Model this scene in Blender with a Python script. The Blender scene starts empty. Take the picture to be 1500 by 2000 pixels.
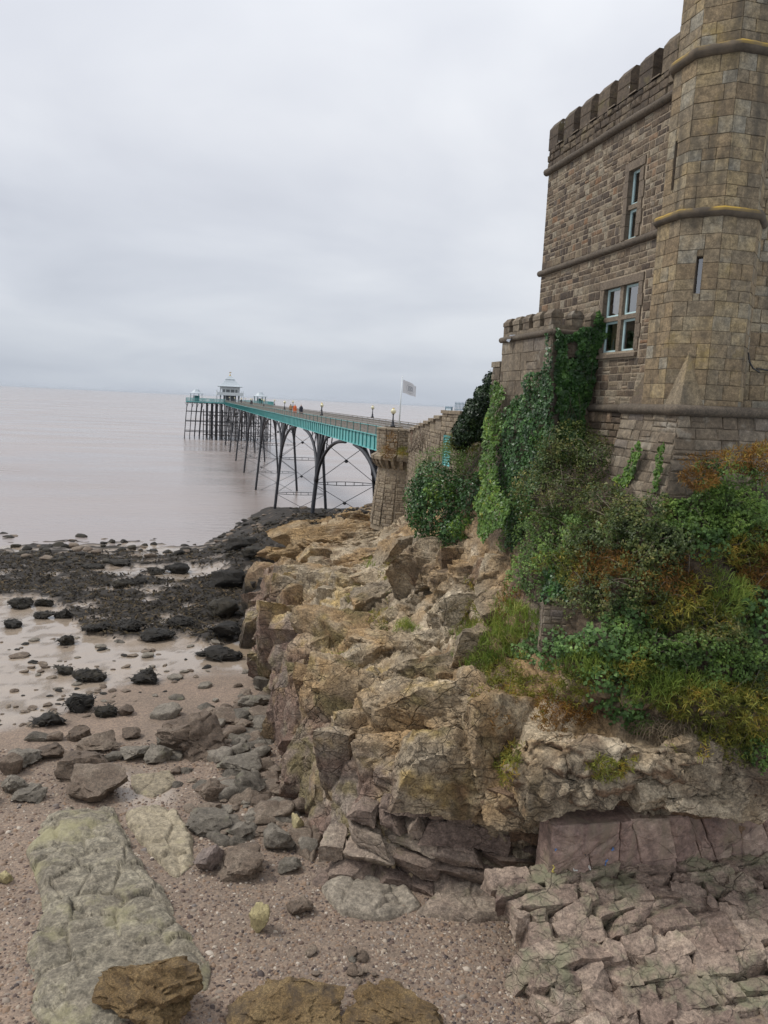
import bpy, bmesh, math, random
import numpy as np
from mathutils import Vector, Matrix
from mathutils.bvhtree import BVHTree
random.seed(7); rng = np.random.default_rng(7)
SC = bpy.context.scene; COL = SC.collection
R = math.radians
# ------------------------------------------------------------------ camera
ZC = 15.5; YAW = R(14.4); PITCH = R(8.03); ROLL = R(2.7); FPX = 1500.0
R0 = Vector((math.cos(YAW), -math.sin(YAW), 0)); FW = Vector((math.sin(YAW)*math.cos(PITCH), math.cos(YAW)*math.cos(PITCH), -math.sin(PITCH)))
U0 = R0.cross(FW); RT = math.cos(ROLL)*R0 + math.sin(ROLL)*U0; UP = math.cos(ROLL)*U0 - math.sin(ROLL)*R0
cam_d = bpy.data.cameras.new('camera'); cam = bpy.data.objects.new('camera', cam_d); COL.objects.link(cam); SC.camera = cam
cam_d.sensor_fit = 'VERTICAL'; cam_d.sensor_height = 36; cam_d.lens = 36*FPX/2000; cam_d.clip_start = 0.1; cam_d.clip_end = 90000
M = Matrix((RT, UP, -FW)).transposed().to_4x4(); M.translation = (0, 0, ZC); cam.matrix_world = M
# ------------------------------------------------------------------ world: overcast daylight
SUN_EL, SUN_AZ = R(54), R(-72)      # azimuth measured from +Y towards +X
def N(nt, t, **kw):
    n = nt.nodes.new(t)
    for k, v in kw.items():
        if k.startswith('i_'):
            key = k[2:]
            s = n.inputs[int(key)] if key.isdigit() else n.inputs[key.replace('_', ' ')]
            if hasattr(v, 'links') or hasattr(v, 'is_linked'): nt.links.new(v, s)
            else: s.default_value = v
        else: setattr(n, k, v)
    return n
def ramp(nt, fac, stops, interp='LINEAR'):
    n = nt.nodes.new('ShaderNodeValToRGB'); nt.links.new(fac, n.inputs[0]); e = n.color_ramp.elements; n.color_ramp.interpolation = interp
    while len(e) < len(stops): e.new(0.5)
    for el, (p, c) in zip(e, stops):
        el.position = p; el.color = (c[0], c[1], c[2], 1) if hasattr(c, '__len__') else (c, c, c, 1)
    return n.outputs[0]
def mixc(nt, fac, a, b, mode='MIX'):
    n = nt.nodes.new('ShaderNodeMix'); n.data_type = 'RGBA'; n.blend_type = mode; n.clamp_factor = True
    for s, v in ((n.inputs[0], fac), (n.inputs[6], a), (n.inputs[7], b)):
        if hasattr(v, 'is_linked'): nt.links.new(v, s)
        else: s.default_value = v if not hasattr(v, '__len__') or len(v) == 4 else (*v, 1)
    return n.outputs[2]
def math_(nt, op, a, b=0.0, c=0.0):
    n = nt.nodes.new('ShaderNodeMath'); n.operation = op
    for s, v in zip(n.inputs, (a, b, c)):
        if hasattr(v, 'is_linked'): nt.links.new(v, s)
        else: s.default_value = v
    return n.outputs[0]
W = bpy.data.worlds.new('World'); SC.world = W; W.use_nodes = True; nt = W.node_tree; nt.nodes.clear()
tc = N(nt, 'ShaderNodeTexCoord'); sep = N(nt, 'ShaderNodeSeparateXYZ', i_0=tc.outputs['Generated'])
zz = math_(nt, 'MAXIMUM', sep.outputs[2], 0.0); dz = math_(nt, 'ADD', zz, 0.16)
cv = N(nt, 'ShaderNodeCombineXYZ', i_0=math_(nt, 'DIVIDE', sep.outputs[0], dz), i_1=math_(nt, 'DIVIDE', sep.outputs[1], dz), i_2=0.3)
n1 = N(nt, 'ShaderNodeTexNoise', i_Vector=cv.outputs[0], i_Scale=0.85, i_Detail=5.0, i_Roughness=0.5, i_Distortion=0.3)
n2 = N(nt, 'ShaderNodeTexNoise', i_Vector=cv.outputs[0], i_Scale=0.33, i_Detail=2.0, i_Roughness=0.5)
cl = math_(nt, 'ADD', math_(nt, 'MULTIPLY', n1.outputs[0], 0.5), math_(nt, 'MULTIPLY', n2.outputs[0], 0.5))
cloud = ramp(nt, cl, [(0.36, (0.60, 0.625, 0.70)), (0.48, (0.755, 0.78, 0.845)), (0.60, (0.93, 0.95, 0.99))])
hz = ramp(nt, sep.outputs[2], [(0.0, 1.0), (0.09, 0.55), (0.30, 0.0)])
cloud = mixc(nt, 1.0, cloud, ramp(nt, sep.outputs[2], [(0.3, 1.0), (1.0, 1.35)]), 'MULTIPLY')
cloud = mixc(nt, math_(nt, 'MULTIPLY', hz, 0.75), cloud, (0.475, 0.53, 0.61, 1))
sky = N(nt, 'ShaderNodeTexSky', sky_type='NISHITA'); sky.sun_disc = False; sky.sun_elevation = SUN_EL; sky.sun_rotation = SUN_AZ; sky.air_density = 1.0; sky.dust_density = 2.0
bgs = N(nt, 'ShaderNodeBackground', i_Color=sky.outputs[0], i_Strength=0.055)
bgc = N(nt, 'ShaderNodeBackground', i_Color=cloud, i_Strength=0.66)
ms = N(nt, 'ShaderNodeMixShader', i_0=0.94, i_1=bgs.outputs[0], i_2=bgc.outputs[0])
N(nt, 'ShaderNodeOutputWorld', i_Surface=ms.outputs[0])
sd = bpy.data.lights.new('sun', 'SUN'); sd.energy = 1.5; sd.angle = R(14); sd.color = (1, 0.965, 0.91); sun = bpy.data.objects.new('sun', sd); COL.objects.link(sun)
sun.rotation_euler = Vector((math.sin(SUN_AZ)*math.cos(SUN_EL), math.cos(SUN_AZ)*math.cos(SUN_EL), math.sin(SUN_EL))).to_track_quat('Z', 'Y').to_euler()
SC.view_settings.view_transform = 'Standard'; SC.view_settings.look = 'None'; SC.view_settings.exposure = 0.6; SC.view_settings.gamma = 1.0; SC.view_settings.use_curve_mapping = False
SC.render.engine = 'CYCLES'; SC.cycles.use_denoising = True; SC.cycles.max_bounces = 6; SC.cycles.diffuse_bounces = 3; SC.cycles.glossy_bounces = 3; SC.cycles.transparent_max_bounces = 8; SC.cycles.volume_bounces = 0
# ------------------------------------------------------------------ helpers
ORG = {}
def C3(p): return np.array([p[0], p[1], p[2]], float)
RTn, UPn, FWn = C3(RT), C3(UP), C3(FW)
def ray(x, y): return FWn + (x-750)/FPX*RTn - (y-1000)/FPX*UPn
def onX(x, y, X): d = ray(x, y); return np.array([0, 0, ZC]) + d*(X/d[0])
def onY(x, y, Y): d = ray(x, y); return np.array([0, 0, ZC]) + d*(Y/d[1])
def onZ(x, y, Z): d = ray(x, y); return np.array([0, 0, ZC]) + d*((Z-ZC)/d[2])
def proj(P):
    v = np.asarray(P, float) - np.array([0, 0, ZC]); z = np.maximum(v@FWn, 0.01)
    return 750+FPX*(v@RTn)/z, 1000-FPX*(v@UPn)/z
def inpoly(x, y, poly):
    ins = np.zeros(np.shape(x), bool); n = len(poly)
    for i in range(n):
        x0, y0 = poly[i]; x1, y1 = poly[(i+1) % n]
        c = ((y0 > y) != (y1 > y)); ins ^= c & (x < (x1-x0)*(y-y0)/((y1-y0) if y1 != y0 else 1e-9)+x0)
    return ins
def h3(ix, iy, iz, s):
    h = (ix.astype(np.int64)*374761393 + iy.astype(np.int64)*668265263 + iz.astype(np.int64)*2147483647 + s*974634777) & 0xffffffff
    h = ((h ^ (h >> 13))*1274126177) & 0xffffffff; h = ((h ^ (h >> 16))*2246822519) & 0xffffffff
    return ((h ^ (h >> 15)) & 0xffffff)/float(0xffffff)
def vnoise(P, s=0):
    P = np.asarray(P, float); i = np.floor(P).astype(np.int64); f = P-i; f = f*f*(3-2*f); o = 0
    for dx in (0, 1):
        wx = f[:, 0] if dx else 1-f[:, 0]
        for dy in (0, 1):
            wy = f[:, 1] if dy else 1-f[:, 1]
            for d2 in (0, 1):
                wz = f[:, 2] if d2 else 1-f[:, 2]
                o = o + wx*wy*wz*h3(i[:, 0]+dx, i[:, 1]+dy, i[:, 2]+d2, s)
    return o*2-1
def fbm(P, octv=4, s=0, g=0.5):
    P = np.asarray(P, float); o = 0; a = 1; t = 0
    for k in range(octv): o = o + a*vnoise(P*(2.03**k)+17.3*k, s+k); t += a; a *= g
    return o/t
def worley(P, s=0):
    P = np.asarray(P, float); i = np.floor(P).astype(np.int64); n = len(P)
    f1 = np.full(n, 9.0); f2 = np.full(n, 9.0); idh = np.zeros(n); dv = np.zeros((n, 3)); b_ = np.zeros(n); c_ = np.zeros(n)
    for dx in (-1, 0, 1):
        for dy in (-1, 0, 1):
            for d2 in (-1, 0, 1):
                cx, cy, cz = i[:, 0]+dx, i[:, 1]+dy, i[:, 2]+d2
                a = h3(cx, cy, cz, s); b = h3(cx, cy, cz, s+11); c = h3(cx, cy, cz, s+23)
                v = np.stack([P[:, 0]-cx-a, P[:, 1]-cy-b, P[:, 2]-cz-c], 1); d = np.sqrt((v*v).sum(1))
                m = d < f1; f2 = np.where(m, f1, np.minimum(f2, d)); idh = np.where(m, a, idh); b_ = np.where(m, b, b_); c_ = np.where(m, c, c_); dv[m] = v[m]; f1 = np.where(m, d, f1)
    tl = dv[:, 0]*(b_*2-1)+dv[:, 1]*(c_*2-1)+dv[:, 2]*((idh*7.13) % 1*2-1)
    return f1, f2, idh, tl
def sm(a, b, x): t = np.clip((x-a)/(b-a), 0, 1); return t*t*(3-2*t)
def tag(o, label=None, cat=None, group=None, kind=None):
    if label: o['label'] = label
    if cat: o['category'] = cat
    if group: o['group'] = group
    if kind: o['kind'] = kind
    return o
def thing(name, label, cat, loc, group=None, parent=None):
    o = bpy.data.objects.new(name, None); o.empty_display_size = 0.2; COL.objects.link(o); loc = np.array(loc, float); ORG[o.name] = loc
    if parent is not None: o.parent = parent; o.location = loc-ORG[parent.name]
    else: o.location = loc
    return tag(o, label, cat, group)
def raw_mesh(name, V, F, smooth=False, rnd=None, col=None, wet=None):
    me = bpy.data.meshes.new(name); V = np.ascontiguousarray(V, np.float32)
    if isinstance(F, np.ndarray):
        k = F.shape[1]; me.vertices.add(len(V)); me.vertices.foreach_set('co', V.ravel())
        me.loops.add(F.size); me.loops.foreach_set('vertex_index', F.astype(np.int32).ravel())
        me.polygons.add(len(F)); me.polygons.foreach_set('loop_start', np.arange(0, F.size, k, dtype=np.int32)); me.polygons.foreach_set('loop_total', np.full(len(F), k, np.int32))
        me.update(calc_edges=True); me.validate()
    else:
        me.from_pydata([tuple(v) for v in V], [], [tuple(f) for f in F]); me.update()
    if smooth: me.polygons.foreach_set('use_smooth', np.ones(len(me.polygons), bool))
    if rnd is not None:
        a = me.attributes.new('rnd', 'FLOAT', 'POINT'); a.data.foreach_set('value', np.broadcast_to(np.asarray(rnd, np.float32), (len(V),)).copy())
    if wet is not None:
        a = me.attributes.new('wet', 'FLOAT', 'POINT'); a.data.foreach_set('value', np.asarray(wet, np.float32))
    if col is not None:
        a = me.attributes.new('Col', 'FLOAT_COLOR', 'POINT'); c = np.ones((len(V), 4), np.float32); c[:, :3] = col; a.data.foreach_set('color', c.ravel())
    return me
def obj(name, V, F, mat, parent=None, smooth=False, rnd=None, col=None, origin=None, wet=None):
    """one mesh object; V in world metres"""
    V = np.asarray(V, float)
    if parent is not None: org = ORG[parent.name]
    elif origin is not None: org = np.array(origin, float)
    else: org = np.array([(V[:, 0].min()+V[:, 0].max())/2, (V[:, 1].min()+V[:, 1].max())/2, V[:, 2].min()])
    if parent is not None and origin is not None: org2 = np.array(origin, float)
    else: org2 = org
    me = raw_mesh(name, V-org2, F, smooth, rnd, col, wet); o = bpy.data.objects.new(name, me); COL.objects.link(o)
    for m in (mat if isinstance(mat, (list, tuple)) else [mat]): me.materials.append(m)
    if parent is not None: o.parent = parent; o.location = org2-org
    else: o.location = org2
    ORG[o.name] = org2
    return o
def inst(me, name, loc, parent=None, rot=(0, 0, 0), scale=(1, 1, 1)):
    o = bpy.data.objects.new(name, me); COL.objects.link(o); loc = np.array(loc, float); ORG[o.name] = loc
    o.rotation_euler = rot; o.scale = scale
    if parent is not None: o.parent = parent; o.location = loc-ORG[parent.name]
    else: o.location = loc
    return o
class MB:
    def __init__(s): s.V = []; s.F = []; s.R = []
    def add(s, V, F, r=0.5):
        b = len(s.V); s.V.extend([tuple(v) for v in V]); s.F.extend([tuple(i+b for i in f) for f in F]); s.R.extend([r]*len(V)); return s
    def box(s, a, b, r=0.5):
        x0, y0, z0 = a; x1, y1, z1 = b
        return s.add([(x0, y0, z0), (x1, y0, z0), (x1, y1, z0), (x0, y1, z0), (x0, y0, z1), (x1, y0, z1), (x1, y1, z1), (x0, y1, z1)],
                     [(0, 3, 2, 1), (4, 5, 6, 7), (0, 1, 5, 4), (1, 2, 6, 5), (2, 3, 7, 6), (3, 0, 4, 7)], r)
    def tube(s, pts, rad, n=8, cap=True, r=0.5, sx=1.0):
        pts = [np.array(p, float) for p in pts]; rad = rad if hasattr(rad, '__len__') else [rad]*len(pts); V = []; F = []; up = None
        for i, p in enumerate(pts):
            t = pts[min(i+1, len(pts)-1)]-pts[max(i-1, 0)]; t = t/(np.linalg.norm(t)+1e-9)
            if up is None: up = np.array([0, 0, 1.]) if abs(t[2]) < 0.9 else np.array([1., 0, 0])
            a = np.cross(t, up); a /= np.linalg.norm(a)+1e-9; b = np.cross(a, t); up = b
            for k in range(n):
                th = 2*math.pi*k/n; V.append(p+rad[i]*(a*math.cos(th)*sx+b*math.sin(th)))
        for i in range(len(pts)-1):
            for k in range(n): F.append((i*n+k, i*n+(k+1) % n, (i+1)*n+(k+1) % n, (i+1)*n+k))
        if cap: F.append(tuple(range(n-1, -1, -1))); F.append(tuple((len(pts)-1)*n+k for k in range(n)))
        return s.add(V, F, r)
    def bar(s, p, q, w, h, r=0.5):
        """rectangular bar from p to q, width w (horizontal), height h"""
        p = np.array(p, float); q = np.array(q, float); t = q-p; t /= np.linalg.norm(t)+1e-9
        a = np.cross(t, [0, 0, 1.]); a = a/np.linalg.norm(a) if np.linalg.norm(a) > 1e-4 else np.array([1., 0, 0]); b = np.cross(a, t)
        V = [c+a*sx*w/2+b*sy*h/2 for c in (p, q) for sx, sy in ((-1, -1), (1, -1), (1, 1), (-1, 1))]
        return s.add(V, [(0, 1, 2, 3), (7, 6, 5, 4), (0, 4, 5, 1), (1, 5, 6, 2), (2, 6, 7, 3), (3, 7, 4, 0)], r)
    def lathe(s, c, prof, n=12, r=0.5, ph=0.0):
        V = []; F = []
        for (rr, z) in prof:
            for k in range(n): th = ph+2*math.pi*k/n; V.append((c[0]+rr*math.cos(th), c[1]+rr*math.sin(th), c[2]+z))
        for i in range(len(prof)-1):
            for k in range(n): F.append((i*n+k, i*n+(k+1) % n, (i+1)*n+(k+1) % n, (i+1)*n+k))
        F.append(tuple(range(n-1, -1, -1))); F.append(tuple((len(prof)-1)*n+k for k in range(n)))
        return s.add(V, F, r)
    def build(s, name, mat, parent=None, smooth=False, origin=None): return obj(name, np.array(s.V), s.F, mat, parent, smooth, rnd=s.R, origin=origin)
# ------------------------------------------------------------------ materials
def newmat(name):
    m = bpy.data.materials.new(name); m.use_nodes = True; nt = m.node_tree; nt.nodes.clear(); return m, nt
def finish(nt, col, rough=0.8, bump=None, bstr=0.3, bdist=0.02, **kw):
    b = N(nt, 'ShaderNodeBsdfPrincipled')
    for k, v in (('Base Color', col), ('Roughness', rough), *kw.items()):
        s = b.inputs[k.replace('_', ' ')]
        if hasattr(v, 'is_linked'): nt.links.new(v, s)
        else: s.default_value = (*v, 1) if hasattr(v, '__len__') and len(v) == 3 else v
    if bump is not None:
        bn = N(nt, 'ShaderNodeBump', i_Height=bump, i_Strength=bstr, i_Distance=bdist); nt.links.new(bn.outputs[0], b.inputs['Normal'])
    o = N(nt, 'ShaderNodeOutputMaterial', i_Surface=b.outputs[0]); return b
def stonemat(name, stops, sc=1.0, var=0.5, fine=6.0, rough=0.88, bstr=0.6, bdist=0.02, lichen=None, usecol=False, spots=None, fleck=0.25, streak=None, cracks=0.0):
    m, nt = newmat(name); g = N(nt, 'ShaderNodeNewGeometry'); P = g.outputs['Position']
    a = N(nt, 'ShaderNodeAttribute', attribute_name='rnd').outputs['Fac']
    nA = N(nt, 'ShaderNodeTexNoise', i_Vector=P, i_Scale=0.9*sc, i_Detail=6.0, i_Roughness=0.6)
    nB = N(nt, 'ShaderNodeTexNoise', i_Vector=P, i_Scale=fine*sc, i_Detail=8.0, i_Roughness=0.65)
    nC = N(nt, 'ShaderNodeTexNoise', i_Vector=P, i_Scale=fine*5*sc, i_Detail=5.0, i_Roughness=0.7)
    if usecol:
        base = N(nt, 'ShaderNodeAttribute', attribute_name='Col').outputs['Color']
        f = math_(nt, 'ADD', math_(nt, 'MULTIPLY', nA.outputs[0], 0.5), math_(nt, 'MULTIPLY', nB.outputs[0], 0.5))
        v = ramp(nt, f, [(0.32, 1-0.6*var), (0.5, 1.0), (0.68, 1+0.7*var)])
        c = mixc(nt, 1.0, base, v, 'MULTIPLY')
    else:
        f = math_(nt, 'ADD', math_(nt, 'MULTIPLY', a, var), math_(nt, 'MULTIPLY', nA.outputs[0], 1-var))
        c = ramp(nt, f, stops)
        v = ramp(nt, nB.outputs[0], [(0.32, 0.58), (0.52, 1.0), (0.72, 1.42)]); c = mixc(nt, 1.0, c, v, 'MULTIPLY')
    nD = N(nt, 'ShaderNodeTexNoise', i_Vector=P, i_Scale=fine*2.4*sc, i_Detail=6.0, i_Roughness=0.7)
    c = mixc(nt, 1.0, c, ramp(nt, nD.outputs[0], [(0.34, 1-fleck*1.1), (0.5, 1.0), (0.66, 1+fleck*1.2)]), 'MULTIPLY')
    fl = ramp(nt, nC.outputs[0], [(0.32, 1-fleck*1.2), (0.5, 1.0), (0.68, 1+fleck)]); c = mixc(nt, 1.0, c, fl, 'MULTIPLY')
    if spots:
        vs = N(nt, 'ShaderNodeTexNoise', i_Vector=P, i_Scale=spots[1], i_Detail=3.0, i_Roughness=0.6)
        c = mixc(nt, ramp(nt, vs.outputs[0], [(spots[2], 0.0), (spots[2]+0.05, 1.0)]), c, spots[0])
    if lichen:
        ln = N(nt, 'ShaderNodeTexNoise', i_Vector=P, i_Scale=lichen[1], i_Detail=6.0, i_Roughness=0.65)
        c = mixc(nt, ramp(nt, ln.outputs[0], [(lichen[2], 0.0), (lichen[2]+0.12, lichen[3])]), c, lichen[0])
    if streak:
        mp = N(nt, 'ShaderNodeMapping', i_Vector=P, i_Scale=(3.0, 3.0, 0.35)); sn = N(nt, 'ShaderNodeTexNoise', i_Vector=mp.outputs[0], i_Scale=1.0, i_Detail=4.0)
        c = mixc(nt, ramp(nt, sn.outputs[0], [(0.52, 0.0), (0.68, streak[1])]), c, streak[0])
    hb = math_(nt, 'ADD', math_(nt, 'ADD', math_(nt, 'MULTIPLY', nB.outputs[0], 0.7), math_(nt, 'MULTIPLY', nD.outputs[0], 0.5)), math_(nt, 'MULTIPLY', nC.outputs[0], 0.3))
    if cracks:
        wv_ = N(nt, 'ShaderNodeTexNoise', i_Vector=P, i_Scale=1.6, i_Detail=3.0); pw = N(nt, 'ShaderNodeMixRGB', blend_type='ADD', i_Fac=0.35, i_Color1=P, i_Color2=wv_.outputs['Color'])
        ck = ramp(nt, N(nt, 'ShaderNodeTexNoise', i_Vector=P, i_Scale=0.9, i_Detail=3.0).outputs[0], [(0.42, 0.0), (0.58, 1.0)]); cracks_ = math_(nt, 'MULTIPLY', ck, cracks)
        for vs_, wd, am in ((1.05, 0.025, 0.8), (2.9, 0.035, 0.4)):
            mpv = N(nt, 'ShaderNodeMapping', i_Vector=pw.outputs[0], i_Scale=(1.0, 1.0, 1.7)); ve = N(nt, 'ShaderNodeTexVoronoi', feature='DISTANCE_TO_EDGE', i_Vector=mpv.outputs[0], i_Scale=vs_)
            hb = math_(nt, 'SUBTRACT', hb, math_(nt, 'MULTIPLY', ramp(nt, ve.outputs['Distance'], [(0.0, 1.0), (wd, 0.0)]), math_(nt, 'MULTIPLY', cracks_, am)))
    rg = math_(nt, 'ADD', rough-0.08, math_(nt, 'MULTIPLY', nB.outputs[0], 0.16))
    finish(nt, c, rg, hb, bstr, bdist); return m
def plain(name, c, rough=0.6, var=0.15, sc=8.0, bstr=0.1, metallic=0.0, c2=None, thr=0.55, **kw):
    m, nt = newmat(name); g = N(nt, 'ShaderNodeNewGeometry'); n = N(nt, 'ShaderNodeTexNoise', i_Vector=g.outputs['Position'], i_Scale=sc, i_Detail=6.0, i_Roughness=0.6)
    v = ramp(nt, n.outputs[0], [(0.3, 1-var), (0.7, 1+var)]); col = mixc(nt, 1.0, c, v, 'MULTIPLY')
    if c2 is not None:
        n2 = N(nt, 'ShaderNodeTexNoise', i_Vector=g.outputs['Position'], i_Scale=sc*0.4, i_Detail=8.0, i_Roughness=0.7)
        col = mixc(nt, ramp(nt, n2.outputs[0], [(thr, 0.0), (thr+0.1, 1.0)]), col, c2)
    finish(nt, col, rough, n.outputs[0], bstr, 0.01, Metallic=metallic, **kw); return m
def leafmat(name, stops, rough=0.5, trans=0.3, spec=0.35):
    m, nt = newmat(name); a = N(nt, 'ShaderNodeAttribute', attribute_name='rnd').outputs['Fac']; c = ramp(nt, a, stops)
    b = N(nt, 'ShaderNodeBsdfPrincipled', i_Base_Color=c, i_Roughness=rough); b.inputs['Specular IOR Level'].default_value = spec
    t = N(nt, 'ShaderNodeBsdfTranslucent', i_Color=c); x = N(nt, 'ShaderNodeMixShader', i_0=trans, i_1=b.outputs[0], i_2=t.outputs[0])
    N(nt, 'ShaderNodeOutputMaterial', i_Surface=x.outputs[0]); return m
# ================================================================== terrain
def zb(X, Y):
    """beach level"""
    X = np.asarray(X, float); Y = np.asarray(Y, float)
    base = np.where(Y < 30, 4.75-0.075*(Y-11), 3.325-0.066*(Y-30))
    base = np.where(Y > 92, -0.77-0.02*(Y-92), base)
    ridge = (4.75-0.125*np.maximum(0, Y-70)) - 0.42*np.maximum(0, 10.5-X) - 0.12*np.maximum(0, 62-Y)
    k = 0.6; h = np.clip(0.5+0.5*(base-ridge)/k, 0, 1)
    return ridge*(1-h)+base*h+k*h*(1-h)
def gpt(x, y, it=6):
    z = 3.0
    for _ in range(it): p = onZ(x, y, z); z = float(zb(p[0], p[1]))
    return onZ(x, y, z)
# ---- sea
m, nt = newmat('sea_water'); g = N(nt, 'ShaderNodeNewGeometry')
mp = N(nt, 'ShaderNodeMapping', i_Vector=g.outputs['Position'], i_Scale=(0.45, 1.0, 1.0), i_Rotation=(0, 0, 0.35))
w1 = N(nt, 'ShaderNodeTexNoise', i_Vector=mp.outputs[0], i_Scale=0.9, i_Detail=5.0, i_Roughness=0.6)
w2 = N(nt, 'ShaderNodeTexNoise', i_Vector=mp.outputs[0], i_Scale=0.06, i_Detail=3.0)
w3 = N(nt, 'ShaderNodeTexNoise', i_Vector=mp.outputs[0], i_Scale=0.012, i_Detail=4.0, i_Roughness=0.6)
cw = ramp(nt, w3.outputs[0], [(0.35, (0.272, 0.230, 0.212)), (0.65, (0.322, 0.275, 0.252))])
w4 = N(nt, 'ShaderNodeTexNoise', i_Vector=mp.outputs[0], i_Scale=2.6, i_Detail=3.0); finish(nt, cw, ramp(nt, w2.outputs[0], [(0.35, 0.12), (0.65, 0.28)]), math_(nt, 'ADD', math_(nt, 'ADD', w1.outputs[0], math_(nt, 'MULTIPLY', w4.outputs[0], 0.35)), math_(nt, 'MULTIPLY', w2.outputs[0], 2.0)), 0.5, 0.16, IOR=1.33)
SEA = m
S = 42000
xs = np.array([-S, -9000, -2000, -400, -120, 120, 400, 2000, 9000, S]); ys = np.array([30, 60, 150, 400, 1200, 4000, 12000, S])
V = np.array([(x, y, 0.0) for y in ys for x in xs]); nx = len(xs)
F = np.array([(j*nx+i, j*nx+i+1, (j+1)*nx+i+1, (j+1)*nx+i) for j in range(len(ys)-1) for i in range(nx-1)])
tag(obj('sea', V, F, SEA, origin=(0, 0, 0)), kind='structure')
# ---- beach sheet
WEED1 = [(-40, 1092), (60, 1078), (170, 1082), (300, 1092), (400, 1066), (470, 1020), (560, 994), (640, 988), (745, 983), (760, 1012), (600, 1040), (480, 1070), (470, 1120), (520, 1190), (505, 1250), (430, 1262), (330, 1238), (240, 1250), (160, 1232), (130, 1190), (90, 1168), (-40, 1164)]
POOLS = [(190, 1100), (300, 1096), (440, 1098), (448, 1112), (400, 1130), (330, 1140), (230, 1128), (150, 1112)]
ny, nx = 430, 330
yy = 5.0+ (np.linspace(0, 1, ny)**1.9)*145; tt = np.linspace(-1.0, 1.0, nx)
YY, TT = np.meshgrid(yy, tt, indexing='ij'); XX = 2.0+TT*(11+0.62*YY)
P = np.stack([XX.ravel(), YY.ravel(), np.zeros(XX.size)], 1); Z0 = zb(P[:, 0], P[:, 1]); P[:, 2] = Z0; px, py = proj(P)
nz = fbm(P*0.35, 4, 5); nf = fbm(P*2.2, 4, 9)
weed = inpoly(px, py, WEED1).astype(float); hole = inpoly(px, py, POOLS).astype(float)
weed = np.maximum(weed, ((P[:, 0] > 2.5) & (P[:, 1] > 41)).astype(float)); weed = weed*(1-0.9*hole*(nz < 0.25)); weed = weed*sm(-0.42, -0.2, fbm(P*0.8, 3, 31))
shore = ((py > 1000) & (py < 1110)).astype(float)*sm(0.05, 0.25, fbm(P*np.array([0.35, 0.7, 1]), 3, 44)); weed = np.maximum(weed, shore*(P[:, 1] < 105)*(px > -60))
mudline = np.interp(px, [-200, 0, 120, 230, 330, 420, 520], [1480, 1440, 1400, 1345, 1322, 1312, 1335])
mud = sm(12, -22, py-mudline+nz*28); mud = mud*(P[:, 0] < 6)
low = sm(1480, 1530, py)*sm(1620, 1540, py)*sm(210, 260, px)*sm(360, 320, px); mud = np.maximum(mud, low*0.9)
dz = 0.05*nz+0.03*nf+weed*(0.16+0.22*np.abs(fbm(P*1.1, 3, 77))+0.06*nf)
dz = dz + np.where(P[:, 1] > 50, 0.16*fbm(P*0.5, 3, 88), 0)
P[:, 2] += dz
shing = np.array([0.190, 0.146, 0.110]); mudc = np.array([0.32, 0.258, 0.198]); wc = np.array([0.018, 0.013, 0.008])
col = shing*(1+0.16*nz[:, None]+0.1*nf[:, None]); sandy = sm(0.0, 0.5, fbm(P*0.25, 3, 21))[:, None]; col = col*(1-0.4*sandy)+np.array([0.27, 0.20, 0.15])*0.4*sandy
stoney = sm(0.12, 0.35, fbm(P*1.6, 3, 55))[:, None]; mcol = mudc*(1-0.6*stoney)+np.array([0.13, 0.105, 0.078])*0.6*stoney
col = col*(1-mud[:, None])+mcol*mud[:, None]; col = col*(1-weed[:, None])+wc*(1+0.3*nf[:, None])*weed[:, None]
wet = np.clip(mud*(0.72+0.5*sm(-0.3, 0.15, nz))*(1-0.75*stoney[:, 0]), 0, 1)*(1-weed)
m, nt = newmat('beach_shingle_and_mud'); g = N(nt, 'ShaderNodeNewGeometry'); c = N(nt, 'ShaderNodeAttribute', attribute_name='Col').outputs['Color']; wt = N(nt, 'ShaderNodeAttribute', attribute_name='wet').outputs['Fac']
vo = N(nt, 'ShaderNodeTexVoronoi', i_Vector=g.outputs['Position'], i_Scale=16.0); nn = N(nt, 'ShaderNodeTexNoise', i_Vector=g.outputs['Position'], i_Scale=30.0, i_Detail=4.0)
dry = math_(nt, 'SUBTRACT', 1.0, wt)
vv = mixc(nt, math_(nt, 'MULTIPLY', dry, 0.55), (1, 1, 1, 1), ramp(nt, N(nt, 'ShaderNodeSeparateColor', i_0=vo.outputs['Color']).outputs[0], [(0, (0.6, 0.55, 0.55)), (0.5, (1.0, 0.97, 0.95)), (1, (1.5, 1.4, 1.3))]))
c = mixc(nt, 1.0, c, vv, 'MULTIPLY'); c = mixc(nt, 1.0, c, ramp(nt, nn.outputs[0], [(0.3, 0.8), (0.7, 1.2)]), 'MULTIPLY')
hh = math_(nt, 'MULTIPLY', math_(nt, 'SUBTRACT', math_(nt, 'MULTIPLY', nn.outputs[0], 0.5), vo.outputs['Distance']), dry)
rr = ramp(nt, wt, [(0.0, 0.85), (0.4, 0.26), (1.0, 0.05)])
finish(nt, c, rr, hh, 0.6, 0.03); BEACH = m
idx = np.arange(ny*nx).reshape(ny, nx); F = np.stack([idx[:-1, :-1], idx[:-1, 1:], idx[1:, 1:], idx[1:, :-1]], -1).reshape(-1, 4)
beach = tag(obj('beach', P, F, BEACH, smooth=True, col=col, wet=wet, origin=(0, 0, 0)), kind='structure')
beach_bvh = BVHTree.FromPolygons([Vector(p) for p in P], F.tolist())
WEEDPT = P[(weed > 0.5) & (py < 1300)]
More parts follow.
